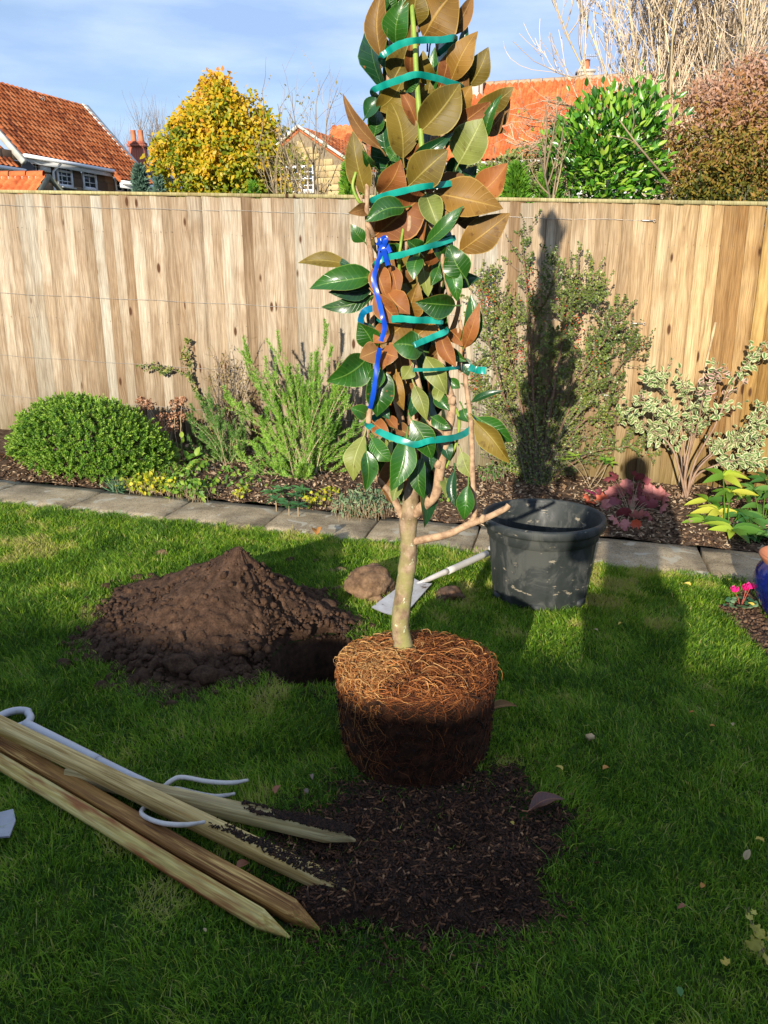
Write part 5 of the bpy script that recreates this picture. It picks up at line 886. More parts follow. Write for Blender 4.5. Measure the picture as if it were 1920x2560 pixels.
# ------------------------------------------------------------------ compost spill
PEAT = earth('compost', [(.012, .007, .005), (.035, .018, .011), (.07, .034, .018)], 40, .01)
xs = np.arange(-.42, .52, .0075); ys = np.arange(1.22, 2.05, .0075); X, Y = np.meshgrid(xs, ys); H_, sd = comp_h(X, Y); Z = gz(X) + H_ + .012 * (vn(X, Y, 60, 14, 4) - .5) * (sd > -.03); i = np.arange(len(ys) - 1)[:, None] * len(xs) + np.arange(len(xs) - 1)[None]
a = Acc(); a.add(np.stack([X, Y, Z], -1).reshape(-1, 3), np.stack([i, i + 1, i + len(xs) + 1, i + len(xs)], -1).reshape(-1, 4)[(sd[:-1, :-1] > -.04).ravel()]); cp = tag(a.build('compost_spill', PEAT, smooth=True), 'dark spill of bark compost on the grass in front of the root ball', 'compost', None, 'stuff')
n = 60000; x_ = rng.uniform(-.45, .55, n); y_ = rng.uniform(1.2, 2.06, n); h_, sd = comp_h(x_, y_); k = (sd > -.012 - .13 * rng.random(n) ** 4) & (vn(x_, y_, 16, 31) + .25 * rng.random(n) > .34) & (rng.random(n) < .62); x_, y_, h_ = x_[k], y_[k], np.maximum(h_[k], .008); n = len(x_); print('chips', n)
PB = foliage('compost_bits', [(.010, .006, .004), (.03, .015, .009), (.07, .03, .014), (.17, .075, .03), (.36, .20, .10)], .85, 0, .2, pos=[0, .4, .7, .9, 1])
d = rdir(n) * (1, 1, .35); s3 = rng.random(n) ** 5; a = Acc(); a.scatter(BOXT, orient(d, rdir(n, 1.2), .0018 + .003 * s3, .004 + .016 * s3 + .004 * rng.random(n), .0012 + .0012 * s3), np.stack([x_, y_, gz(x_) + h_ + .003], -1), np.clip(rng.random(n) * .75 + .25 * s3 + .12 * rng.random(n) ** 6, 0, 1))
def stk_pts(k, t): P0, P1 = STP[k]; return P0 + (P1 - P0) * np.reshape(t, (-1, 1))
SH = {'A': (.090, .038), 'B': (.035, .045), 'C': (.024, .026), 'D': (.024, .026)}; STP = {}
for k, (p0, p1, _) in STK.items(): STP[k] = (G(*p0, SH[k][0]), G(*p1, SH[k][1]))
for k, lo, hi, m_ in (('A', .70, .99, 700), ('B', .62, .99, 1300)):
    t_ = rng.uniform(lo, hi, m_) ** .8; t_ = rng.uniform(lo, hi, m_); w_ = rng.uniform(-.017, .017, m_); kp = vn(t_ * 14, w_ * 60, 1, 2) + .25 * (t_ - lo) / (hi - lo) + rng.normal(0, .07, m_) > .56; t_, w_ = t_[kp], w_[kp]; m_ = len(t_); q = stk_pts(k, t_); sdv = np.array((.45, .9, 0)); q = q + sdv * w_[:, None] + (0, 0, .0225); d = rdir(m_) * (1, 1, .3)
    a.scatter(BOXT, orient(d, rdir(m_, 1.5), .003, rng.uniform(.004, .013, m_), .002), q, rng.random(m_) * .6)
tag(a.build('compost_bits', PB), 'bark chips and crumbs scattered over the compost spill and the stake ends', 'compost', None, 'stuff')
# ------------------------------------------------------------------ stakes
def wood(name, cols, stain=None, sc=75, bl=(.5, .62)):
    m, t, b = new_mat(name); v = coords(t, (1, .035, 1), rand=True); v2 = coords(t, (1, .12, 1), rand=True); g_ = noise(t, sc, v, 4, .6, 1.1); c = ramp(t, g_, cols, [.34 + .32 * i / (len(cols) - 1) for i in range(len(cols))])
    if stain: c = mixc(t, ramp(t, noise(t, 13, v2, 4), [(0, 0, 0), (1, 1, 1)], list(bl)), c, stain)
    c = mixc(t, 1., c, ramp(t, noise(t, 240, v, 2), [(.8, .8, .8), (1.1, 1.1, 1.1)], [.4, .6]), 'MULTIPLY'); t.links.new(c, b.inputs['Base Color']); b.inputs['Roughness'].default_value = .75; b.inputs['Specular IOR Level'].default_value = .2; bump(t, b, g_, .35, .002); return m
WM = {'A': wood('stake_pale', [(.28, .17, .05), (.50, .35, .13), (.60, .45, .19)], (.36, .22, .05)), 'B': wood('stake_pale_rough', [(.28, .20, .08), (.44, .34, .15), (.52, .42, .21)], (.30, .22, .10)), 'C': wood('stake_brown', [(.09, .034, .010), (.24, .11, .03), (.58, .36, .11)], (.30, .15, .04), 90), 'D': wood('stake_green', [(.34, .22, .055), (.50, .37, .11), (.56, .45, .18)], (.28, .10, .03), 75, (.49, .56))}
LBS = {'A': 'pale square stake lying on top of the fork, its pointed end on the compost', 'B': 'pale stake furthest from the camera, half covered in compost crumbs', 'C': 'dark brown strongly grained pointed stake between the two pale ones', 'D': 'yellow green stake with red brown stains nearest the camera'}
for k, roll, w in (('A', 5, .039), ('B', -6, .039), ('C', 12, .040), ('D', 30, .039)):
    p0, p1 = STP[k]; d = p1 - p0; L_ = np.linalg.norm(d); ext = 0.0 if k == 'B' else .2; Lt_ = L_ + ext; h = w / 2; bv = .004; sec = [(-h + bv, -h), (h - bv, -h), (h, -h + bv), (h, h - bv), (h - bv, h), (-h + bv, h), (-h, h - bv), (-h, -h + bv)]
    a = Acc(); st = [0] + list(np.linspace(.1, Lt_ - .075, 12)); V = [(x + .0015 * math.sin(7 * y), y, z + .002 * math.sin(5 * y + 1)) for y in st for x, z in sec]; nn = len(st); Q = [(i * 8 + j, i * 8 + (j + 1) % 8, (i + 1) * 8 + (j + 1) % 8, (i + 1) * 8 + j) for i in range(nn - 1) for j in range(8)]
    V += [(x * .12, Lt_, z * .12 - .3 * h) for x, z in sec]; Q += [((nn - 1) * 8 + j, (nn - 1) * 8 + (j + 1) % 8, nn * 8 + (j + 1) % 8, nn * 8 + j) for j in range(8)]
    T = [(0, j + 1, j) for j in range(1, 7)] + [(nn * 8, nn * 8 + j, nn * 8 + j + 1) for j in range(1, 7)]; a.add(V, [q[::-1] for q in Q], [t_[::-1] for t_ in T]); o = a.build('timber_stake', WM[k], link=False); COL.objects.link(o)
    M = np.array(orient(unit(d)[None], np.array([(0, 0, 1.)]))[0]) @ np.array(Matrix.Rotation(R_(roll), 3, 'Y')); m4 = Matrix([list(map(float, r)) for r in M]).to_4x4(); m4.translation = Vector(p0 - unit(d) * ext); o.matrix_basis = m4; tag(o, LBS[k], 'stake', 'wooden stakes lying on the lawn')
# ------------------------------------------------------------------ fork
FGR = mat('grey_plastic', [(.42, .41, .42), (.50, .49, .49)], .45, 9, .1, spec=.5); FST = mat('coated_steel', [(.30, .27, .24), (.50, .46, .41), (.56, .52, .47)], .45, 22, .15, spec=.5)
fk = thing('garden_fork', 'grey garden fork with four curved tines lying under the pale stakes', 'garden fork', G(385, 1963, 0))
a = Acc(); P = spline([G(63, 1811, .035), G(150, 1855, .032), G(245, 1903, .03)], 12); a.tubes(P, .0165, 12, cap=True); a.build('handle', FGR, fk, smooth=True)
a = Acc(); P = spline([G(243, 1902, .03), G(320, 1938, .028), G(388, 1968, .022)], 12); a.tubes(P, np.linspace(.0150, .011, 12), 12, cap=True); a.build('socket', FGR, fk, smooth=True)
a = Acc(); an = np.linspace(0, 2 * math.pi, 33); cx, cy = G(12, 1790, .035)[:2]; ax = unit(G(-40, 1768, .035) - G(63, 1811, .035)); sd_ = unit(np.cross(ax, (0, 0, 1.))); c0 = G(63, 1811, .035) + ax * .052
ring = np.array([c0 + ax * .05 * math.cos(t_) + sd_ * (.052 if math.cos(t_) > 0 else .045) * math.sin(t_) for t_ in an]); a.tubes(ring, .0115, 10); a.build('grip', FGR, fk, smooth=True)
tin = [[(400, 1976, .03), (428, 1952, .05), (456, 1943, .055), (520, 1954, .05), (580, 1957, .045), (621, 1950, .05)], [(398, 1980, .026), (440, 1972, .018), (500, 1985, .016), (545, 1991, .018), (588, 1984, .024)], [(392, 1988, .02), (430, 2005, .012), (480, 2020, .012), (516, 2024, .02), (553, 2017, .03)], [(385, 2002, .02), (362, 2018, .035), (353, 2032, .045), (372, 2047, .05), (410, 2059, .06), (463, 2062, .085), (511, 2055, .125)]]
for q in tin:
    P = spline([G(*p) for p in q], 22); a = Acc(); a.tubes(P, np.r_[np.full(18, .0062), .0058, .005, .0045, .004], 6, cap=True); a.build('tine', FST, fk, smooth=True)
a = Acc(); P = spline([G(402, 1974, .03), G(392, 1985, .022), G(383, 2004, .02)], 8); a.tubes(P, .0075, 8, cap=True); a.build('yoke', FST, fk)
# ------------------------------------------------------------------ spade behind the tree
sp2 = thing('spade', 'grey spade on the grass, muddy blade behind the trunk, handle end behind the pot', 'spade', G(1005, 1500)); MUD = mat('muddy_steel', [(.045, .025, .016), (.38, .36, .34), (.46, .45, .43), (.50, .49, .47)], .4, 16, .15, pos=[.36, .41, .6, .8], spec=.5)
c4 = [G(929, 1523, .032), G(1008, 1545, .032), G(1080, 1463, .036), G(1030, 1447, .036)]; n = 12; V = []; 
for j in range(n + 1):
    for i in range(n + 1): u_, v_ = i / n, j / n; p = (c4[0] * (1 - u_) + c4[1] * u_) * (1 - v_) + (c4[3] * (1 - u_) + c4[2] * u_) * v_; V.append(p + (0, 0, .010 * (2 * abs(u_ - .5)) ** 2))
V = np.array(V); i = np.arange(n)[:, None] * (n + 1) + np.arange(n)[None]; Q = np.stack([i, i + 1, i + n + 2, i + n + 1], -1).reshape(-1, 4); k = len(V); a = Acc(); a.add(np.vstack([V, V - (0, 0, .003)]), np.vstack([Q, Q[:, ::-1] + k])); a.build('blade', MUD, sp2, smooth=True)
a = Acc(); P = spline([G(1043, 1462, .028), G(1085, 1442, .04), G(1120, 1427, .045)], 8); a.tubes(P, np.linspace(.010, .0145, 8), 10, cap=True); a.build('socket', FST, sp2, smooth=True)
a = Acc(); P = spline([G(1119, 1428, .045), G(1170, 1405, .045), G(1216, 1384, .04)], 8); a.tubes(P, .0165, 10, cap=True); a.build('handle', mat('grey_shaft', [(.42, .39, .35), (.52, .49, .44)], .5, 8, .1), sp2, smooth=True)
a = Acc(); c0 = G(1248, 1372, .04); ax = unit(G(1216, 1384, .04) - c0); sd_ = unit(np.cross(ax, (0, 0, 1.))); a.tubes(np.array([c0 + ax * .045 * math.cos(t_) + sd_ * .045 * math.sin(t_) for t_ in an]), .012, 10); a.build('grip', FST, sp2, smooth=True)
t2 = thing('spade', 'tip of a grey metal blade poking in at the left edge below the stakes', 'spade', G(10, 2060)); a = Acc(); c4 = [G(-2, 2092, .035), G(24, 2090, .035), G(39, 2050, .035), G(33, 2022, .035), G(0, 2030, .037), G(-90, 2040, .045), G(-95, 2110, .045)]
V = np.array(c4); a.add(np.vstack([V, V - (0, 0, .004)]), None, [(0, i, i + 1) for i in range(1, 6)] + [(7, 7 + i + 1, 7 + i) for i in range(1, 6)]); a.build('blade', mat('scuffed_steel', [(.2, .2, .21), (.34, .34, .35)], .5, 6, .1), t2); a = Acc(); a.tubes(np.array([G(-90, 2075, .03), G(-260, 2050, .04)]), .014, 10, cap=True); a.build('handle', FST, t2)
# ------------------------------------------------------------------ black pot
m, t, b = new_mat('black_pot_plastic'); v = coords(t, (1, 1, .55)); n_ = noise(t, 9, v, 7, .68, .8); mask = ramp(t, n_, [(0, 0, 0), (1, 1, 1)], [.52, .60]); n3_ = noise(t, 3.2, coords(t), 4)
c = mixc(t, math_(t, 'MULTIPLY', mask, .5), mixc(t, n3_, (.011, .014, .013), (.026, .030, .028)), (.072, .072, .062)); c = mixc(t, ramp(t, noise(t, 38, coords(t, (.4, .4, 1)), 4), [(0, 0, 0), (1, 1, 1)], [.63, .68]), c, (.20, .17, .12))
t.links.new(c, b.inputs['Base Color']); t.links.new(ramp(t, n_, [(.42, .42, .42), (.75, .75, .75)], [.4, .6]), b.inputs['Roughness']); b.inputs['Specular IOR Level'].default_value = .35; bump(t, b, n_, .25, .003); POT = m
PC = G(1352, 1528) + (.025, .18, 0); pt_ = thing('plant_pot', 'large empty black plastic plant pot smeared with dried mud on the lawn', 'plant pot', PC)
def lathe(prof, c, seg=64, panels=0, depth=0., tilt=0.):
    V = []; an = np.arange(seg) * 2 * math.pi / seg
    for r, z in prof:
        k = np.ones(seg)
        if panels: k = 1 - depth * (np.abs(((an / (2 * math.pi) * panels) % 1) - .5) > .44)
        V.append(np.stack([r * k * np.cos(an), r * k * np.sin(an), np.full(seg, z)], -1))
    V = np.concatenate(V) + np.asarray(c); m_ = len(prof); i = np.arange(m_ - 1)[:, None] * seg; j = np.arange(seg)[None]; return V, np.stack([i + j, i + (j + 1) % seg, i + seg + (j + 1) % seg, i + seg + j], -1).reshape(-1, 4)
a = Acc(); V, Q = lathe([(.001, .012), (.19, .012), (.197, .0), (.203, .012), (.206, .03), (.2065, .034)], PC, 96); a.add(V, Q); V, Q = lathe([(.2065, .034), (.214, .10), (.224, .20), (.232, .285), (.2325, .287)], PC, 128, 12, .02); a.add(V, Q)
V, Q = lathe([(.2345, .286), (.240, .29), (.241, .318), (.244, .335)], PC, 96); a.add(V, Q); V, Q = lathe([(.248, .366), (.236, .33), (.228, .25), (.196, .03), (.19, .022), (.12, .02), (.115, .028), (.04, .028), (.001, .028)], PC, 96); a.add(V, Q); a.build('body', POT, pt_, smooth=True)
a = Acc(); V, Q = lathe([(.242, .332), (.262, .336), (.266, .345), (.266, .368), (.262, .376), (.252, .377), (.247, .372), (.246, .36)], PC, 96); a.add(V, Q); a.build('rim', POT, pt_, smooth=True)
for k in range(6):
    an_ = k * math.pi / 3 + .3; a = Acc(); a.box(PC + np.array((.2 * math.cos(an_), .2 * math.sin(an_), .022)), (.03, .05, .03), np.array(Matrix.Rotation(an_, 3, 'Z'))); a.build('foot_lug', POT, pt_)
# ------------------------------------------------------------------ glazed pot, cyclamen
bc_ = G(2000, 1572) + (0, .10, .016); bp = thing('glazed_pot', 'cobalt blue glazed pot with terracotta rim at the right edge on the paving', 'plant pot', bc_)
m, t, b = new_mat('cobalt_glaze'); c = ramp(t, noise(t, 7, coords(t), 4, .6, 1.5), [(.003, .006, .06), (.006, .012, .13), (.02, .03, .2)], [.35, .6, .72]); t.links.new(c, b.inputs['Base Color']); b.inputs['Roughness'].default_value = .12; b.inputs['Specular IOR Level'].default_value = .7
a = Acc(); V, Q = lathe([(.001, .01), (.09, .0), (.10, .01), (.13, .06), (.155, .12), (.160, .16), (.150, .205), (.132, .235)], bc_, 64); a.add(V, Q); a.build('body', m, bp, smooth=True)
a = Acc(); V, Q = lathe([(.132, .235), (.148, .26), (.150, .268), (.142, .272), (.125, .24), (.12, .2), (.001, .19)], bc_, 64); a.add(V, Q); a.build('rim', POTM, bp, smooth=True)
cy = thing('cyclamen', 'small cyclamen with two magenta flowers in the soil wedge by the paving', 'plant', G(1850, 1520)); PK = foliage('magenta_petal', [(.55, .005, .12), (.75, .015, .22), (.8, .03, .25)], .5, .3, .3); CYL = foliage('cyclamen_leaf', [(.02, .08, .03), (.05, .14, .05), (.16, .26, .13)], .4, .15, .4); rs_ = mat('red_stalk', [(.25, .05, .03), (.35, .08, .05)], .5, 9, 0)
b0 = G(1850, 1522)
for (x, y, k_) in ((1836, 1478, 5), (1864, 1474, 5), (1874, 1470, 4)):
    p = D(x, y + 2, b0[1] + rng.uniform(-.01, .015)); a = Acc(); a.tubes(spline([b0, (b0 + p) / 2 + (.003, 0, .01), p], 8), .0018, 5); a.build('flower_stalk', rs_, cy, smooth=True); pm = tpl_mesh('petal', leaf_tpl(.75, 5, .35, -.1, 2.2), PK, 1, random.random())
    for i in range(k_): an_ = i * 2 * math.pi / 5 + .4; d = unit(np.array((math.cos(an_) * .35, math.sin(an_) * .3, .95))); inst('petal', pm, cy, p, M=orient(d[None], unit(np.array((math.cos(an_), math.sin(an_) - .2, -.3)))[None], .030)[0])
tpl_ = lobed(5, .08); lm_ = [tpl_mesh('leaf', tpl_, CYL, 1, k / 3) for k in range(4)]
for i in range(22): an_ = i * 2.4; rr_ = .012 + .036 * (i / 22) ** .5; p = b0 + np.array((rr_ * math.cos(an_) * 1.3, rr_ * math.sin(an_), .016 + .02 * random.random())); inst('leaf', random.choice(lm_), cy, p, M=orient(unit(np.array((math.cos(an_), math.sin(an_) - .3, .1)))[None], unit(np.array((rng.normal(0, .2), -.5, 1)))[None], .026)[0])
# ------------------------------------------------------------------ magnolia
TY = 2.12; TB = D(1010, 1622, TY); bx_, by_ = .091, 2.085; BZ = gz(bx_)
mg = thing('magnolia', 'bare rooted magnolia sapling with rusty backed glossy leaves bound upright, standing on its root ball', 'young tree', TB)
def TP(px, py, d=0.): return D(px, py, TY - d)
MB_, t, b = new_mat('magnolia_bark'); v = coords(t, (1, 1, .8)); ge = N(t, 'ShaderNodeNewGeometry'); sz_ = N(t, 'ShaderNodeSeparateXYZ'); t.links.new(ge.outputs['Position'], sz_.inputs[0])
c = ramp(t, noise(t, 38, v, 6), [(.10, .065, .035), (.22, .15, .09), (.33, .24, .16)], [.32, .5, .68]); lich = math_(t, 'MULTIPLY', ramp(t, noise(t, 22, v, 4), [(0, 0, 0), (1, 1, 1)], [.42, .58]), ramp(t, sz_.outputs[2], [(.9, .9, .9), (.0, .0, .0)], [.45, .85])); c = mixc(t, lich, c, (.21, .20, .065))
c = mixc(t, ramp(t, noise(t, 55, v, 3), [(0, 0, 0), (1, 1, 1)], [.64, .68]), c, (.42, .44, .30)); t.links.new(c, b.inputs['Base Color']); b.inputs['Roughness'].default_value = .8; b.inputs['Specular IOR Level'].default_value = .2; bump(t, b, noise(t, 60, coords(t, (1, 1, 2.5)), 5), .5, .004)
BR = mat('young_bark', [(.19, .11, .06), (.34, .22, .13), (.44, .30, .18)], .75, 60, .5, .003); GS = mat('green_shoot', [(.13, .22, .03), (.26, .34, .05)], .5, 30, .2)
a = Acc(); tp = [(1010, 1632), (1006, 1600), (1000, 1560), (1008, 1490), (1016, 1430), (1022, 1380), (1020, 1320), (1024, 1270), (1030, 1230), (1034, 1180)]; P = spline([TP(*p) for p in tp], 40); rr = np.interp(np.linspace(0, 1, 40), [0, .05, .15, .45, .62, .68, .82, 1], [.032, .0285, .0262, .0245, .0225, .0255, .0225, .018]) + .0006 * rng.normal(size=40); a.tubes(P, rr, 20); a.build('trunk', MB_, mg, smooth=True)
BRS = [([(1010, 1300, 0), (992, 1262, .01), (975, 1230, .02), (960, 1214, .03), (935, 1190, .05)], .011, .007, BR), ([(1028, 1290, 0), (1062, 1262, .03), (1090, 1232, .05), (1099, 1180, .06), (1112, 1110, .07), (1128, 1040, .08), (1130, 1000, .09), (1112, 950, .09), (1100, 880, .08), (1092, 840, .08)], .0155, .008, BR),
       ([(1108, 1120, .07), (1100, 1080, .075), (1085, 1065, .08), (1062, 1030, .08), (1048, 970, .08), (1040, 930, .07), (1030, 880, .06)], .010, .007, BR), ([(1026, 1355, 0), (1075, 1345, .03), (1120, 1335, .05), (1170, 1312, .06), (1215, 1295, .07), (1262, 1272, .08), (1272, 1262, .08)], .0115, .0075, BR),
       ([(1165, 1316, .06), (1186, 1288, .06), (1182, 1220, .07), (1180, 1120, .07), (1176, 1040, .08), (1165, 960, .08), (1160, 880, .07), (1150, 800, .06)], .0085, .005, BR), ([(1130, 1000, .09), (1148, 1050, .08), (1140, 1110, .07), (1115, 1170, .06)], .004, .003, GS),
       ([(898, 1170, .05), (905, 1120, .08), (918, 1080, .09), (925, 1000, .08), (925, 900, .07), (930, 800, .06), (935, 700, .06)], .009, .006, BR), ([(935, 700, .06), (928, 640, .09), (920, 590, .10), (917, 520, .12), (918, 450, .12), (912, 370, .12), (900, 310, .12)], .0065, .005, BR),
       ([(1082, 1170, .03), (1068, 1130, .05), (1060, 1110, .07), (1040, 1070, .07)], .006, .005, BR), ([(1056, 400, .15), (1052, 330, .15), (1044, 230, .15), (1040, 170, .15), (1037, 108, .14), (1030, 20, .12), (1025, -60, .1)], .0066, .005, GS), ([(1060, 450, .06), (1075, 390, .08), (1085, 345, .10), (1088, 332, .10)], .007, .009, BR),
       ([(1010, 640, .1), (1018, 600, .12), (1024, 555, .13), (1022, 500, .1)], .006, .005, BR), ([(1000, 700, .1), (998, 650, .13), (1002, 610, .14), (1010, 560, .12)], .004, .003, GS), ([(890, 430, .13), (882, 465, .13), (895, 500, .13), (910, 512, .12)], .0035, .004, GS), ([(878, 425, .12), (890, 470, .12), (905, 505, .12)], .003, .003, BR), ([(1034, 1180, 0), (1032, 1100, 0), (1035, 900, 0), (1040, 600, 0), (1040, 300, 0), (1035, 0, 0), (1034, -200, 0)], .016, .008, BR), ([(1040, 1150, -.02), (1085, 900, -.03), (1110, 600, -.03), (1105, 300, -.03), (1090, 50, -.02)], .010, .005, BR), ([(1030, 1150, -.02), (970, 900, -.03), (950, 600, -.03), (965, 300, -.03), (980, 50, -.02)], .010, .005, BR),
       ([(1075, 560, .10), (1100, 610, .12), (1108, 660, .12), (1125, 740, .10)], .0045, .006, BR), ([(935, 590, .1), (925, 570, .12), (918, 560, .12)], .006, .006, BR), ([(1150, 930, .09), (1152, 870, .1), (1145, 820, .1)], .005, .004, BR)]
for q, r0, r1, mm in BRS:
    P = spline([TP(*p) for p in q], 6 * len(q)); a = Acc(); k = len(P); rr = np.linspace(r0, r1, k) * (1 + .10 * (vn(np.arange(k), np.zeros(k), .45, 3, 2) - .4)); a.tubes(P, rr, 9, cap=True); a.build('branch', mm, mg, smooth=True)
a = Acc()
for (x, y, d_) in ((1095, 1162, .07), (1130, 1003, .1), (897, 1150, .06), (1090, 1066, .08), (1205, 1298, .07)): p = TP(x, y, d_); a.tubes(np.array([p - (.002, 0, .008), p, p + (.004, -.006, .012)]), np.array([.011, .0125, .008]) * .8, 8, cap=True)
a.build('bud_scar', BR, mg, smooth=True)
def leafmat(name, c0, c1, vein, rough, spec, side=.0, coat=0.):
    m, t, b = new_mat(name); oi = N(t, 'ShaderNodeObjectInfo'); tt = attr(t, 'rnd'); aa = math_(t, 'ABSOLUTE', attr(t, 'e')); c = mixc(t, math_(t, 'ADD', math_(t, 'MULTIPLY', oi.outputs['Random'], .6), math_(t, 'MULTIPLY', noise(t, 14, coords(t, rand=True), 4), .5)), c0, c1)
    c = mixc(t, ramp(t, noise(t, 45, coords(t, rand=True), 3), [(0, 0, 0), (1, 1, 1)], [.58, .70]), c, mixc(t, 1., c, (.62, .55, .42), 'MULTIPLY')); c = mixc(t, ramp(t, noise(t, 26, coords(t, rand=True), 5, .7), [(0, 0, 0), (1, 1, 1)], [.66, .70]), c, mixc(t, .5, c, vein)); c = mixc(t, 1., c, ramp(t, noise(t, 9, coords(t, rand=True), 2), [(.72, .72, .72), (1.12, 1.1, 1.05)], [.35, .65]), 'MULTIPLY'); mid = ramp(t, aa, [(1, 1, 1), (0, 0, 0)], [.02, .065])
    sv = math_(t, 'SINE', math_(t, 'MULTIPLY', math_(t, 'SUBTRACT', tt, math_(t, 'MULTIPLY', aa, .16)), 62.)); svm = ramp(t, sv, [(0, 0, 0), (1, 1, 1)], [.86, 1.]); c = mixc(t, math_(t, 'MULTIPLY', svm, .22), c, vein); c = mixc(t, math_(t, 'MULTIPLY', mid, .85), c, vein); c = mixc(t, ramp(t, aa, [(0, 0, 0), (1, 1, 1)], [.93, .99]), c, vein)
    t.links.new(c, b.inputs['Base Color']); b.inputs['Roughness'].default_value = rough; b.inputs['Specular IOR Level'].default_value = spec; b.inputs['Coat Weight'].default_value = coat * .5; b.inputs['Coat Roughness'].default_value = .25; bump(t, b, math_(t, 'ADD', math_(t, 'MULTIPLY', svm, .6), mid), .35, .002); return m
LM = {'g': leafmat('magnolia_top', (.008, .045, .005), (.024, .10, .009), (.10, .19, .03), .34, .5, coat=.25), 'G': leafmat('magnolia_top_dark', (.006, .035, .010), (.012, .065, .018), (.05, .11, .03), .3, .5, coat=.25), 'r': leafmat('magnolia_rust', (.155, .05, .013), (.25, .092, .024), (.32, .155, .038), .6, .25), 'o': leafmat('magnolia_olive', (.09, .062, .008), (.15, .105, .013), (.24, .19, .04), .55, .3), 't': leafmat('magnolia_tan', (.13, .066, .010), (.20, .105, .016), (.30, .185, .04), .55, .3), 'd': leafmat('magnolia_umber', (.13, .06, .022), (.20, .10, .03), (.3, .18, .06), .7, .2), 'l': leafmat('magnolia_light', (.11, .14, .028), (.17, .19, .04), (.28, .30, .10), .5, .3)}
def magleaf(B, T, w, c, tilt=0., bow=.10, cup=.18, N0=None, wave=.0, parent=None):
    B = np.asarray(B, float); T = np.asarray(T, float); ax = T - B; L_ = np.linalg.norm(ax); y = ax / L_; N0 = unit(np.array((0, 0, CH)) - B) if N0 is None else unit(N0); x = unit(np.cross(y, N0)); nn = np.cross(x, y); x, nn = x * math.cos(tilt) + nn * math.sin(tilt), nn * math.cos(tilt) - x * math.sin(tilt)
    ns, na = 11, 7; ts = np.linspace(0, 1, ns); As = np.linspace(-1, 1, na); W_ = w / 2 * np.sin(math.pi * ts ** .92) ** .84 * (1.06 - .16 * ts); W_[0] = .0018; W_[-1] = .0006; tt, aa = np.meshgrid(ts, As, indexing='ij'); ww = W_[:, None]
    ph = random.uniform(0, 6); off = bow * L_ * np.sin(math.pi * tt) + cup * ww * (.55 * np.abs(aa) + .45 * aa ** 2) - .10 * L_ * tt ** 2 + wave * ww * aa * np.sin(7 * tt + ph) + random.choice((.05, .1, .16)) * ww * np.sin(random.uniform(7, 13) * tt + ph + aa) * np.abs(aa) ** 2 - random.choice((0, .06, .16)) * L_ * np.clip(tt - .6, 0, 1) ** 2 * 4
    P = B + ax * tt[..., None] + x * (aa * ww * (1 + .05 * np.sin(9 * tt + ph)))[..., None] + nn * off[..., None] + x * (.075 * L_ * np.sin(math.pi * tt) * math.sin(ph))[..., None] + x * (.05 * L_ * tt ** 3 * math.cos(ph * 1.7))[..., None]
    P = P.reshape(-1, 3); th_ = nn * .0006; i = np.arange(ns - 1)[:, None] * na + np.arange(na - 1)[None]; Q = np.stack([i, i + 1, i + na + 1, i + na], -1).reshape(-1, 4); a = Acc(); back = 'g' if c in 'rotdl' else 'r'
    a.add(P + th_, Q, None, tt.ravel(), aa.ravel(), 0); a.add(P - th_, Q[:, ::-1], None, tt.ravel(), aa.ravel(), 1)
    pet = B - y * .018 + np.array((0, .012, 0)); a.tubes(np.array([pet, B - y * .004 + nn * .001, P[na * 2 + na // 2] - nn * .002]), np.array([.0024, .002, .0012]), 5, .0, 0)
    return a.build('leaf', [LM[c], LM[back]], parent or mg, smooth=True, loc=B)
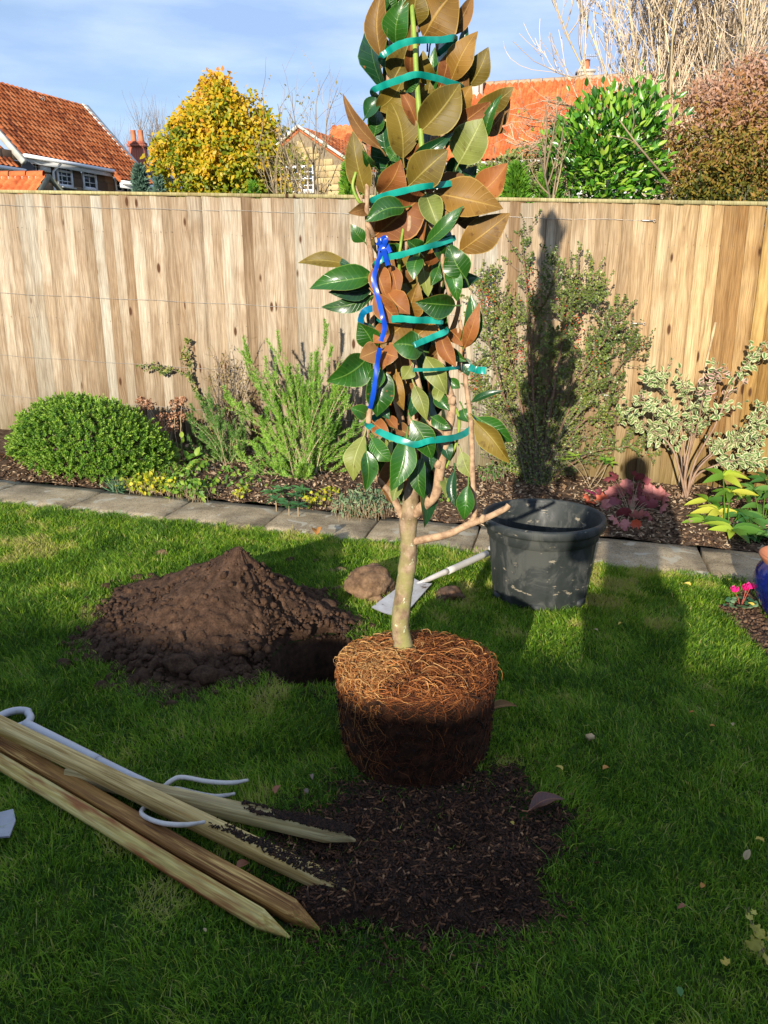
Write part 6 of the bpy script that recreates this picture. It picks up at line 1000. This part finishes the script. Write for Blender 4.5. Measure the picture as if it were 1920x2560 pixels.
# leaves read from the photograph: sheet, base x y, tip x y, width, colour, how far in front of the stem
LV = """A 600 340 588 -70 108 t .10;A 690 268 738 -20 135 g .11;A 795 160 830 -80 120 o .12;A 850 222 1055 -50 235 t .10;A 1010 210 1140 -30 80 d .06;A 650 80 640 -70 70 g .05;A 665 480 770 238 165 o .12;A 575 650 735 470 120 o .11;A 770 440 775 235 60 r .13;A 875 500 835 320 95 o .09;A 912 545 905 280 70 g .07;A 945 520 1002 312 92 r .10;A 1015 480 1145 185 130 t .10;A 1120 510 1236 288 110 o .09;A 1062 300 1110 140 42 G .05;A 1050 560 1105 430 90 d .08
A 738 528 832 462 62 g .16;A 832 782 1062 490 185 o .17;A 505 700 618 560 80 G .10;A 598 880 362 572 62 d .14;A 560 800 580 640 90 g .06;A 728 938 662 590 158 o .13;A 812 752 715 530 72 r .14;A 800 965 742 650 105 r .11;A 840 640 890 490 95 o .10;A 1062 665 1120 508 110 t .12;A 1160 640 1385 535 100 o .06;A 985 810 1252 628 105 r .11;A 1210 850 1290 560 62 g .12;A 1215 700 1370 600 120 d .05;A 1205 790 1325 670 90 d .06;A 1200 740 1325 785 70 d .04
A 1060 968 1185 700 205 l .13;A 985 1010 1110 960 120 G .07;A 770 985 1030 815 80 G .15;A 768 1098 985 885 165 o .16;A 510 1155 440 790 118 o .13;A 705 965 585 1150 0 r .1;A 590 1150 722 965 140 r .13;A 562 985 498 908 48 g .15;A 640 1010 570 1140 60 g .09;A 1130 1190 1350 972 135 r .10;A 1090 1090 1165 985 80 G .07;A 915 1145 1318 1222 175 t .13;A 945 1120 1085 1030 85 d .09;A 518 1290 735 1200 0 g .1;A 735 1232 512 1300 120 g .17;A 560 1400 898 1120 190 r .12;A 865 1150 945 1335 125 l .15;A 868 1440 1072 1220 78 g .16
A 930 1410 1085 1150 70 t .14;A 1050 1320 1180 1230 120 d .07;A 1065 1490 1355 1262 150 t .11;A 500 1430 425 1335 75 g .10;A 510 1235 430 1265 62 d .13;A 560 1290 610 1420 90 r .07;A 818 1300 850 1420 70 r .10;A 790 1470 840 1330 110 g .09;A 960 700 990 560 90 d .05;A 880 940 940 800 90 d .06;A 760 950 700 820 80 G .05;A 650 950 700 860 90 g .06;A 620 700 700 560 90 d .05;A 980 560 1010 420 90 d .05
B 415 152 112 112 72 o .08;B 330 112 418 150 40 G .075;B 558 215 178 240 132 g .12;B 552 330 245 395 80 g .09;B 556 275 300 300 90 G .10;B 1100 225 1005 25 135 g .15;B 1000 160 1045 355 88 g .14;B 1050 275 1172 215 82 G .07;B 822 100 790 222 90 g .15;B 1036 388 816 378 130 g .17;B 575 150 640 345 110 r .13;B 650 150 700 345 72 r .12;B 560 320 712 497 105 r .17;B 640 310 757 435 118 r .15;B 742 470 812 262 112 t .12;B 850 180 880 330 80 l .10;B 640 500 552 605 90 r .14
B 770 480 600 630 130 t .12;B 910 470 790 580 120 t .11;B 560 640 470 495 125 g .13;B 500 490 560 640 80 G .10;B 525 690 304 855 170 g .14;B 585 650 475 690 105 d .17;B 610 660 692 690 115 r .16;B 600 640 620 755 90 r .15;B 845 658 678 612 145 g .16;B 1075 645 1150 332 110 g .12;B 1090 640 1172 392 68 r .13;B 950 548 1037 748 78 r .15;B 1010 540 1075 620 70 r .10;B 610 770 588 1045 150 g .14;B 598 760 530 900 90 g .15;B 690 780 728 1010 62 t .12;B 775 750 730 825 78 l .12
B 860 690 975 915 112 l .12;B 795 860 862 1070 82 l .13;B 515 1035 420 1000 80 g .10;B 500 1160 420 1425 112 l .13;B 510 1250 530 1480 95 g .16;B 545 1175 645 1315 108 g .13;B 750 1155 672 1492 125 g .18;B 782 1068 905 1300 125 g .17;B 900 1050 1000 1110 70 g .12;B 840 1290 835 1535 88 g .13;B 720 1420 670 1545 62 l .12;B 1152 1068 1345 1335 105 o .13;B 1165 1050 1370 1210 100 g .10;B 1075 1255 1135 1412 85 l .08;B 1035 1370 1030 1585 56 G .09;B 1115 1455 1090 1665 88 g .12
B 975 1410 990 1510 78 l .07;B 1135 960 1312 880 40 G .10;B 1010 820 1060 880 60 g .10;B 930 900 995 1010 70 g .09;B 640 1050 690 1115 60 r .10;B 560 1085 640 1150 80 r .12;B 700 1100 765 1155 70 d .08;B 1085 1000 1120 1080 95 g .09;B 1195 1200 1275 1255 60 G .04;B 880 150 900 60 70 r .12;B 940 160 900 270 60 g .13;B 960 100 910 30 70 g .14;B 830 80 760 10 90 g .12;B 690 90 640 20 80 g .11;B 700 250 760 160 90 d .08;B 870 420 900 330 80 G .07;B 720 780 690 900 70 d .08;B 900 700 960 600 80 d .08;B 820 900 780 1050 70 G .07;B 960 1160 1010 1300 80 G .08;B 860 1200 900 1370 80 G .07;B 560 950 640 1060 80 G .08;B 980 840 920 960 70 l .08;B 1060 700 1120 800 70 G .09;B 1010 640 1090 720 60 g .10"""
for s in LV.replace('\n', ';').split(';'):
    if not s.strip(): continue
    f = s.split(); bx, by, tx, ty, w = map(float, f[1:6]); c, d_ = f[6], float(f[7])
    if w == 0: continue
    o_ = 0 if f[0] == 'A' else 600; k = 1 / 2.37; B = TP(700 + bx * k, o_ + by * k, d_ - .02); T = TP(700 + tx * k, o_ + ty * k, d_ + random.uniform(-.01, .03)); zc = B[1] * CP + (CH - B[2]) * SP
    magleaf(B, T, w * k * zc / F * (1.3 if c in 'rotd' else 1.2), c, random.uniform(-.42, .42), random.uniform(.02, .14), random.uniform(.05, .55), wave=random.uniform(.02, .28))
ax_x = lambda z: TP(1035, 600)[0] + .004 * math.sin(3 * z)
def rad_at(z): return float(np.interp(z, [.55, .7, .9, 1.3, 1.7, 2.0, 2.5], [.06, .12, .13, .14, .12, .11, .05]))
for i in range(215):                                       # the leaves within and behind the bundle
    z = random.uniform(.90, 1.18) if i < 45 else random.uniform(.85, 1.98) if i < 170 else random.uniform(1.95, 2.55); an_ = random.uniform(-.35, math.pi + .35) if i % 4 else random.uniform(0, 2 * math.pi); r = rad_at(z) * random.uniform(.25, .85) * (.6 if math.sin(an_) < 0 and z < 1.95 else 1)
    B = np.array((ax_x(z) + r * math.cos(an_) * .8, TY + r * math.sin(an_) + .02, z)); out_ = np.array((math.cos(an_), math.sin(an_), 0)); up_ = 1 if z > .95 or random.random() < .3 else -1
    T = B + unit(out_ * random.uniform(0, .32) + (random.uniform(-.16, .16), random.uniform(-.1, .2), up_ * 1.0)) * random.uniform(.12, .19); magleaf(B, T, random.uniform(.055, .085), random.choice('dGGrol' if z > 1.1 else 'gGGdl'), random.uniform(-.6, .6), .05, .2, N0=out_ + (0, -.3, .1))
# root ball
RB = earth('rootball_peat', [(.010, .005, .003), (.032, .014, .007), (.075, .03, .013)], 34, .01); nt_, = (180,); prof_ = [(0, .302), (.06, .306), (.12, .302), (.17, .296), (.205, .283), (.221, .270), (.228, .245), (.228, .19), (.224, .13), (.220, .07), (.215, .02), (.210, -.01)]; pr = spline([(r, z, 0) for r, z in prof_], 70)[:, :2]
an_ = np.arange(nt_) * 2 * math.pi / nt_; lob = 1 + .03 * np.sin(3 * an_ + .6) + .02 * np.sin(5 * an_); r_ = pr[:, :1] * lob; X = bx_ + r_ * np.cos(an_); Y = by_ + r_ * np.sin(an_) * .93; nz = vn(an_ * 6 + 0 * r_, pr[:, 1:2] * 60 + r_ * 40, .8, 4, 4) - .5; X = X + np.cos(an_) * nz * .018 * (pr[:, :1] > .12); Y = Y + np.sin(an_) * nz * .018 * (pr[:, :1] > .12); Z = BZ + pr[:, 1:2] + nz * .014 + 0 * r_
i = np.arange(69)[:, None] * nt_; j = np.arange(nt_)[None]; a = Acc(); a.add(np.stack([X, Y, Z], -1).reshape(-1, 3), np.stack([i + nt_ + j, i + nt_ + (j + 1) % nt_, i + (j + 1) % nt_, i + j], -1).reshape(-1, 4)); rbo = a.build('root_ball', RB, mg, smooth=True)
def bsurf(u, th, lift=0.):                                 # u 0 centre of top .. 1 bottom
    r = np.interp(u, np.linspace(0, 1, 70), pr[:, 0]) * (1 + .03 * np.sin(3 * th + .6) + .02 * np.sin(5 * th)); z = np.interp(u, np.linspace(0, 1, 70), pr[:, 1]); nx = np.interp(u, [0, .35, .5, 1], [0, .3, 1, 1]); return np.stack([bx_ + (r + lift * nx) * np.cos(th), by_ + (r * .93 + lift * nx) * np.sin(th), BZ + z + lift * (1.2 - nx)], -1)
US = .385                                                  # where the top turns into the side
def roots(n, u0, u1, ln, rad, k=9, lift=(.001, .012), hdir=None):
    u = rng.uniform(u0, u1, n); th = rng.uniform(0, 2 * math.pi, n); d = rng.uniform(0, 2 * math.pi, n) if hdir is None else rng.normal(hdir, .5, n) + math.pi * (rng.random(n) < .5); l = ln * rng.uniform(.4, 1.2, n) / k; P = []; lf = rng.uniform(*lift, n); lp = rng.uniform(0, 6, n)
    for s in range(k):
        P.append(bsurf(np.clip(u, .0, .99), th, lf * (.6 + .6 * np.sin(lp + s * .7)))); d = d + rng.normal(0, .32, n); rr = np.maximum(.03, np.interp(u, np.linspace(0, 1, 70), pr[:, 0])); u = np.clip(u + np.cos(d) * l / .53, .0, .985); th = th + np.sin(d) * l / rr
    return np.stack(P, 1), taper(n, k, rad * rng.uniform(.5, 1.3, n), rad * .4)
ROO = foliage('root', [(.04, .012, .006), (.13, .038, .012), (.28, .09, .024), (.42, .165, .045), (.50, .28, .10)], .75, 0, .2, pos=[0, .3, .6, .85, 1])
a = Acc()
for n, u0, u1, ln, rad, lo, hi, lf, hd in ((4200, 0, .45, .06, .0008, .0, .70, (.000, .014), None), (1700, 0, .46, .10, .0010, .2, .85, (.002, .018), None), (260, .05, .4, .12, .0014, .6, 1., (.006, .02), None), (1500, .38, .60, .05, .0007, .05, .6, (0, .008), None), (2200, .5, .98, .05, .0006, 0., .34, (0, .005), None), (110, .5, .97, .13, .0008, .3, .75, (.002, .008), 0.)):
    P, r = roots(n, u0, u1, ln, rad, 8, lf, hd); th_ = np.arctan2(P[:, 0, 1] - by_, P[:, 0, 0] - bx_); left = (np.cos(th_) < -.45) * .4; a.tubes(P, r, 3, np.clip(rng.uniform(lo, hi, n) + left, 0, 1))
tag(a.build('fine_roots', ROO, rbo), kind='stuff')
for k in range(34):
    P, r = roots(1, *((.06, .42) if k < 27 else (.37, .45)), .2, (.0021 if k < 27 else .0013), 18, (.006, .016), (None if k < 27 else 0.)); a = Acc(); a.tubes(P, r, 6, random.uniform(.55, .95) if k < 32 else .6); a.build('root', ROO, rbo, smooth=True)
n = 900; u = rng.uniform(.0, .97, n); th = rng.uniform(0, 2 * math.pi, n); d = rdir(n); a = Acc(); a.scatter(BOXT, orient(d, rdir(n), .004, rng.uniform(.006, .016, n), .002), bsurf(u, th, .004), rng.random(n) * .6); tag(a.build('peat_crumb', PB, rbo), kind='stuff')
magleaf(TP(987, 1685, .13) , TP(994, 1698, .14), .006, 'g')
# ------------------------------------------------------------------ ties
TEAL = foliage('teal_plastic', [(.001, .14, .115), (.006, .32, .25), (.04, .50, .40)], .28, .35, .6); BLU = foliage('blue_plastic', [(.005, .05, .42), (.01, .09, .6)], .3, .25, .6)
def ribbon(name, label, segs, w, m, back=True, grp='teal plastic ties round the magnolia', dd=.185):
    o = thing(name, label, 'plastic tie', TP(*segs[0][0][:2]), grp)
    for si, s in enumerate(segs):
        P = [TP(p[0], p[1], p[2] if len(p) > 2 else dd - .10 * abs((p[0] - 1035) / 120.) ** 2.2) for p in s]
        if back and si == 0 and len(segs) == 1: e0, e1 = P[0], P[-1]; P = [e0 + (.03, .13, .0)] + P + [e1 + (-.03, .13, 0)]
        n = 10 * len(P); C = spline(P, n); T = unit(np.gradient(C, axis=0)); vw = unit(C - np.array((0, 0, CH))); X_ = unit(np.cross(T, vw)); fold = vw * (.25 * np.sin(np.linspace(0, 9, n)))[:, None]; X_ = unit(X_ + fold); ww = w / 2 * (1 - .22 * (vn(np.arange(n), np.zeros(n), .3, si, 2)))[:, None]
        L3 = np.stack([C - X_ * ww, C - vw * .0012 , C + X_ * ww], 1).reshape(-1, 3); i = np.arange(n - 1)[:, None] * 3 + np.arange(2)[None]; Q = np.stack([i, i + 1, i + 4, i + 3], -1).reshape(-1, 4); a = Acc(); a.add(np.vstack([L3, L3 + np.repeat(vw, 3, 0) * .0007]), np.vstack([Q, Q[:, ::-1] + len(L3)]), None, np.tile(np.repeat(vn(np.arange(n), np.zeros(n), .2, 5, 2), 3), 2)); a.build('strip', m, o, smooth=False)
    return o
zA = lambda q: [(700 + x / 2.37, y / 2.37, *r) for x, y, *r in q]; zB = lambda q: [(700 + x / 2.37, 600 + y / 2.37, *r) for x, y, *r in q]
RW = .0155
ribbon('plastic_tie', 'topmost teal tie crossing the leaves near the top of the photo', [zA([(598, 352), (640, 305), (705, 265), (780, 243), (850, 237), (950, 236), (1036, 230)])], RW, TEAL)
ribbon('plastic_tie', 'second teal tie from the top, peaking at the green stem', [zA([(548, 548), (600, 512), (700, 475), (800, 442), (880, 452), (980, 480), (1078, 530)])], RW, TEAL)
ribbon('plastic_tie', 'teal tie rising to the right at the height of the fence top', [zA([(532, 1200), (600, 1165), (735, 1130), (850, 1105), (950, 1095), (1050, 1082)])], RW, TEAL)
ribbon('plastic_tie', 'teal tie knotted beside the blue bow', [zA([(560, 1575, .13), (620, 1530), (720, 1508), (850, 1470), (950, 1440), (1032, 1410)])], RW, TEAL)
ribbon('plastic_tie', 'short level teal tie behind a rusty leaf at mid height', [zB([(588, 470), (640, 470), (720, 466), (800, 474), (880, 475), (962, 480)])], RW * 1.15, TEAL)
ribbon('plastic_tie', 'pale teal tie slanting up right just below the level one', [zB([(790, 625), (850, 598), (915, 570), (985, 535)])], RW * 1.05, TEAL)
ribbon('plastic_tie', 'narrow teal tie ending in a fluttering tail on the right', [zB([(786, 770), (900, 768), (1000, 762), (1060, 755), (1130, 750)]), zB([(1125, 750, .12), (1150, 765, .12), (1185, 772, .12), (1220, 775, .12)])], RW * .62, TEAL, False)
q = ribbon('plastic_tie', 'crumpled teal tail end hanging off the narrow tie over the cotoneaster', [zB([(1120, 752, .125), (1155, 768, .125), (1190, 772, .125), (1222, 774, .125)])], RW * 1.25, TEAL, False)
ribbon('plastic_tie', 'lowest teal tie sagging round the stems above the trunk fork', [zB([(518, 1085), (560, 1120), (640, 1160), (720, 1188), (800, 1212), (880, 1190), (960, 1180), (1040, 1168), (1110, 1135), (1150, 1070)])], RW * 1.2, TEAL)
ribbon('plastic_tie', 'loose loop of turquoise tie sticking out on the left', [zB([(478, 505, .12), (480, 460, .13), (505, 420, .14), (560, 400, .13)])], RW * 1.1, foliage('turquoise_plastic', [(.0, .13, .30), (.01, .24, .42)], .3, .3, .5), False)
ribbon('plastic_tie', 'long royal blue tie hanging down the left side of the magnolia', [zB([(610, 30, .15), (575, 150, .15), (556, 235, .155), (578, 330, .16), (605, 440, .19), (620, 520, .19), (598, 600, .19)]), zB([(592, 640, .19), (578, 720, .18), (565, 820, .18), (550, 930, .17), (532, 1000, .15)])], RW * .85, BLU, False, None)
ribbon('plastic_tie', 'small royal blue bow tied at the fourth teal tie', [zB([(580, 35, .16), (600, 5, .17), (625, 25, .16), (650, 75, .16)]), zB([(585, 45, .165), (612, 60, .17), (640, 150, .16)]), zB([(582, 10, .16), (625, -10, .17), (612, 40, .165)])], RW * .9, BLU, False, None)
# ------------------------------------------------------------------ fallen leaves on the lawn
FLM = {k: foliage('fallen_' + k, c, .6, .2) for k, c in dict(yellow=[(.5, .36, .05), (.6, .45, .1)], orange=[(.42, .16, .03), (.55, .24, .05)], rust=[(.22, .08, .04), (.32, .12, .06)], pale=[(.36, .25, .12), (.46, .34, .18)], green=[(.06, .16, .04), (.10, .22, .06)], grey=[(.16, .11, .08), (.24, .17, .12)]).items()}
for (x, y, l, c, lab) in ((688, 1985, 34, 'rust', 'narrow rust leaf standing in the grass right of the fork tines'), (590, 2170, 38, 'rust', 'thin curled rust leaf between the brown stake and the pale stake'), (583, 2212, 22, 'orange', 'small orange leaf between the brown stake and the pale stake'), (1407, 1926, 22, 'yellow', 'small yellow leaf on the shaded lawn right of the root ball'), (1507, 1924, 24, 'orange', 'small orange leaf right of the yellow one on the shaded lawn'), (1555, 1558, 14, 'yellow', 'tiny yellow leaf on the shaded lawn right of the black pot'), (1727, 1464, 18, 'yellow', 'pale yellow leaf on the sunny lawn near the path corner'), (1752, 2220, 22, 'orange', 'small orange leaf low on the right lawn'), (1713, 2265, 22, 'rust', 'dark red leaf just below the low orange one'), (1862, 2150, 30, 'pale', 'curled white and brown leaf near the right edge'), (1888, 2098, 20, 'yellow', 'small yellow leaf above the curled pale one'), (1910, 2106, 22, 'yellow', 'yellow leaf at the right edge of the lawn'), (1806, 2396, 26, 'yellow', 'star shaped yellow leaf near the lower right corner'), (1702, 2492, 30, 'green', 'single oval green leaf at the bottom right'), (770, 1984, 22, 'grey', 'grey crumpled leaf left of the compost'), (1775, 1815, 14, 'orange', 'tiny orange leaf on the right lawn half way down'), (1833, 1815, 16, 'pale', 'tiny pale leaf right of the tiny orange one'), (1885, 1516, 16, 'yellow', 'tiny bright yellow leaf on the dark soil wedge'), (793, 1338, 44, 'orange', 'green and orange leaf curled on the paving behind the heap'), (1495, 1577, 12, 'pale', 'tiny white scrap on the shaded lawn below the pot'), (1735, 1780, 12, 'orange', 'tiny brown orange leaf in the middle of the right lawn'), (1165, 1860, 14, 'pale', 'tiny pale scrap near the right foot of the root ball'), (515, 2330, 14, 'pale', 'tiny pale leaf below the tip of the nearest stake'), (1285, 2062, 16, 'yellow', 'tiny yellow scrap on the compost edge'), (778, 1936, 18, 'grey', 'small grey leaf on the grass left of the root ball')):
    dz = .075 if l == 44 else .028; p = G(x, y, dz); s_ = l * 1.0 * (p[1] * CP + (CH - p[2]) * SP) / F; a = Acc(); M = orient(unit(np.array((rng.normal(), rng.normal(), .25)))[None], unit(np.array((rng.normal(0, .25), -.1, 1)))[None], s_); tp_ = lobed(5, .4) if 'star' in lab else leaf_tpl(.55, 5, .5, .3, 1.6)
    a.scatter(tp_, M, p[None], rng.random()); V_ = a.v[0]; a2 = a.build('fallen_leaf', FLM[c], smooth=True, loc=p); tag(a2, lab, 'fallen leaf', 'leaves fallen on the lawn')
p = G(1475, 1842, .022); a = Acc(); a.box(p, (.022, .017, .012), np.array(Matrix.Rotation(.4, 3, 'Z'))); tag(a.build('wood_offcut', mat('offcut', [(.42, .28, .14), (.55, .4, .22)], .8, 30, .2), loc=p), 'small pale wooden offcut lying on the right lawn', 'wood scrap')
o = magleaf(G(1218, 1778, .03), G(1292, 1756, .055), .038, 'd', .3, .05, .5, N0=(-.2, -.5, 1), parent=None); o.parent = None; o.location = G(1218, 1778, .03); o.name = 'dead_leaf'; tag(o, 'large tan dead magnolia leaf on the grass right of the root ball', 'fallen leaf', 'leaves fallen on the lawn')
o = magleaf(G(1322, 2028, .03), G(1412, 1992, .05), 0.042, 'd', .25, .08, .5, N0=(-.3, -.6, 1), parent=None); o.parent = None; o.location = G(1322, 2028, .03); o.name = 'dead_leaf'; PUR = leafmat('dead_purple', (.06, .022, .014), (.13, .055, .035), (.28, .10, .04), .4, .4); o.data.materials[0] = PUR; o.data.materials[1] = PUR; tag(o, 'dark purple curled dead leaf at the right edge of the compost', 'fallen leaf', 'leaves fallen on the lawn')
# yellow leaved seedling at the lower right
b0 = G(1945, 2455); ys_ = thing('yellow_sapling', 'small sapling with pale yellow lobed leaves entering at the lower right edge', 'young plant', b0); YM = foliage('sapling_yellow', [(.30, .26, .03), (.50, .42, .06), (.60, .55, .14)], .5, .3); tpm = [tpl_mesh('leaf', lobed(5, .3), YM, 1, k / 3) for k in range(3)]
pts = [b0, G(1915, 2395, .05), G(1893, 2340, .09), G(1876, 2300, .12), G(1872, 2268, .15)]; a = Acc(); a.tubes(spline(pts, 16), np.linspace(.0022, .0012, 16), 5); a.build('stem', TWIG, ys_)
for (x, y, dz, s_) in ((1872, 2345, .09, .045), (1890, 2322, .10, .035), (1905, 2318, .10, .03), (1868, 2285, .14, .022), (1878, 2275, .15, .02), (1915, 2338, .08, .03), (1918, 2385, .06, .04), (1900, 2350, .08, .03), (1880, 2310, .12, .025)):
    p = G(x, y, dz); inst('leaf', random.choice(tpm), ys_, p, M=orient(unit(np.array((rng.normal(0, .6), -.7, -.2)))[None], unit(np.array((rng.normal(0, .3), -.6, .8)))[None], s_ * .75)[0])
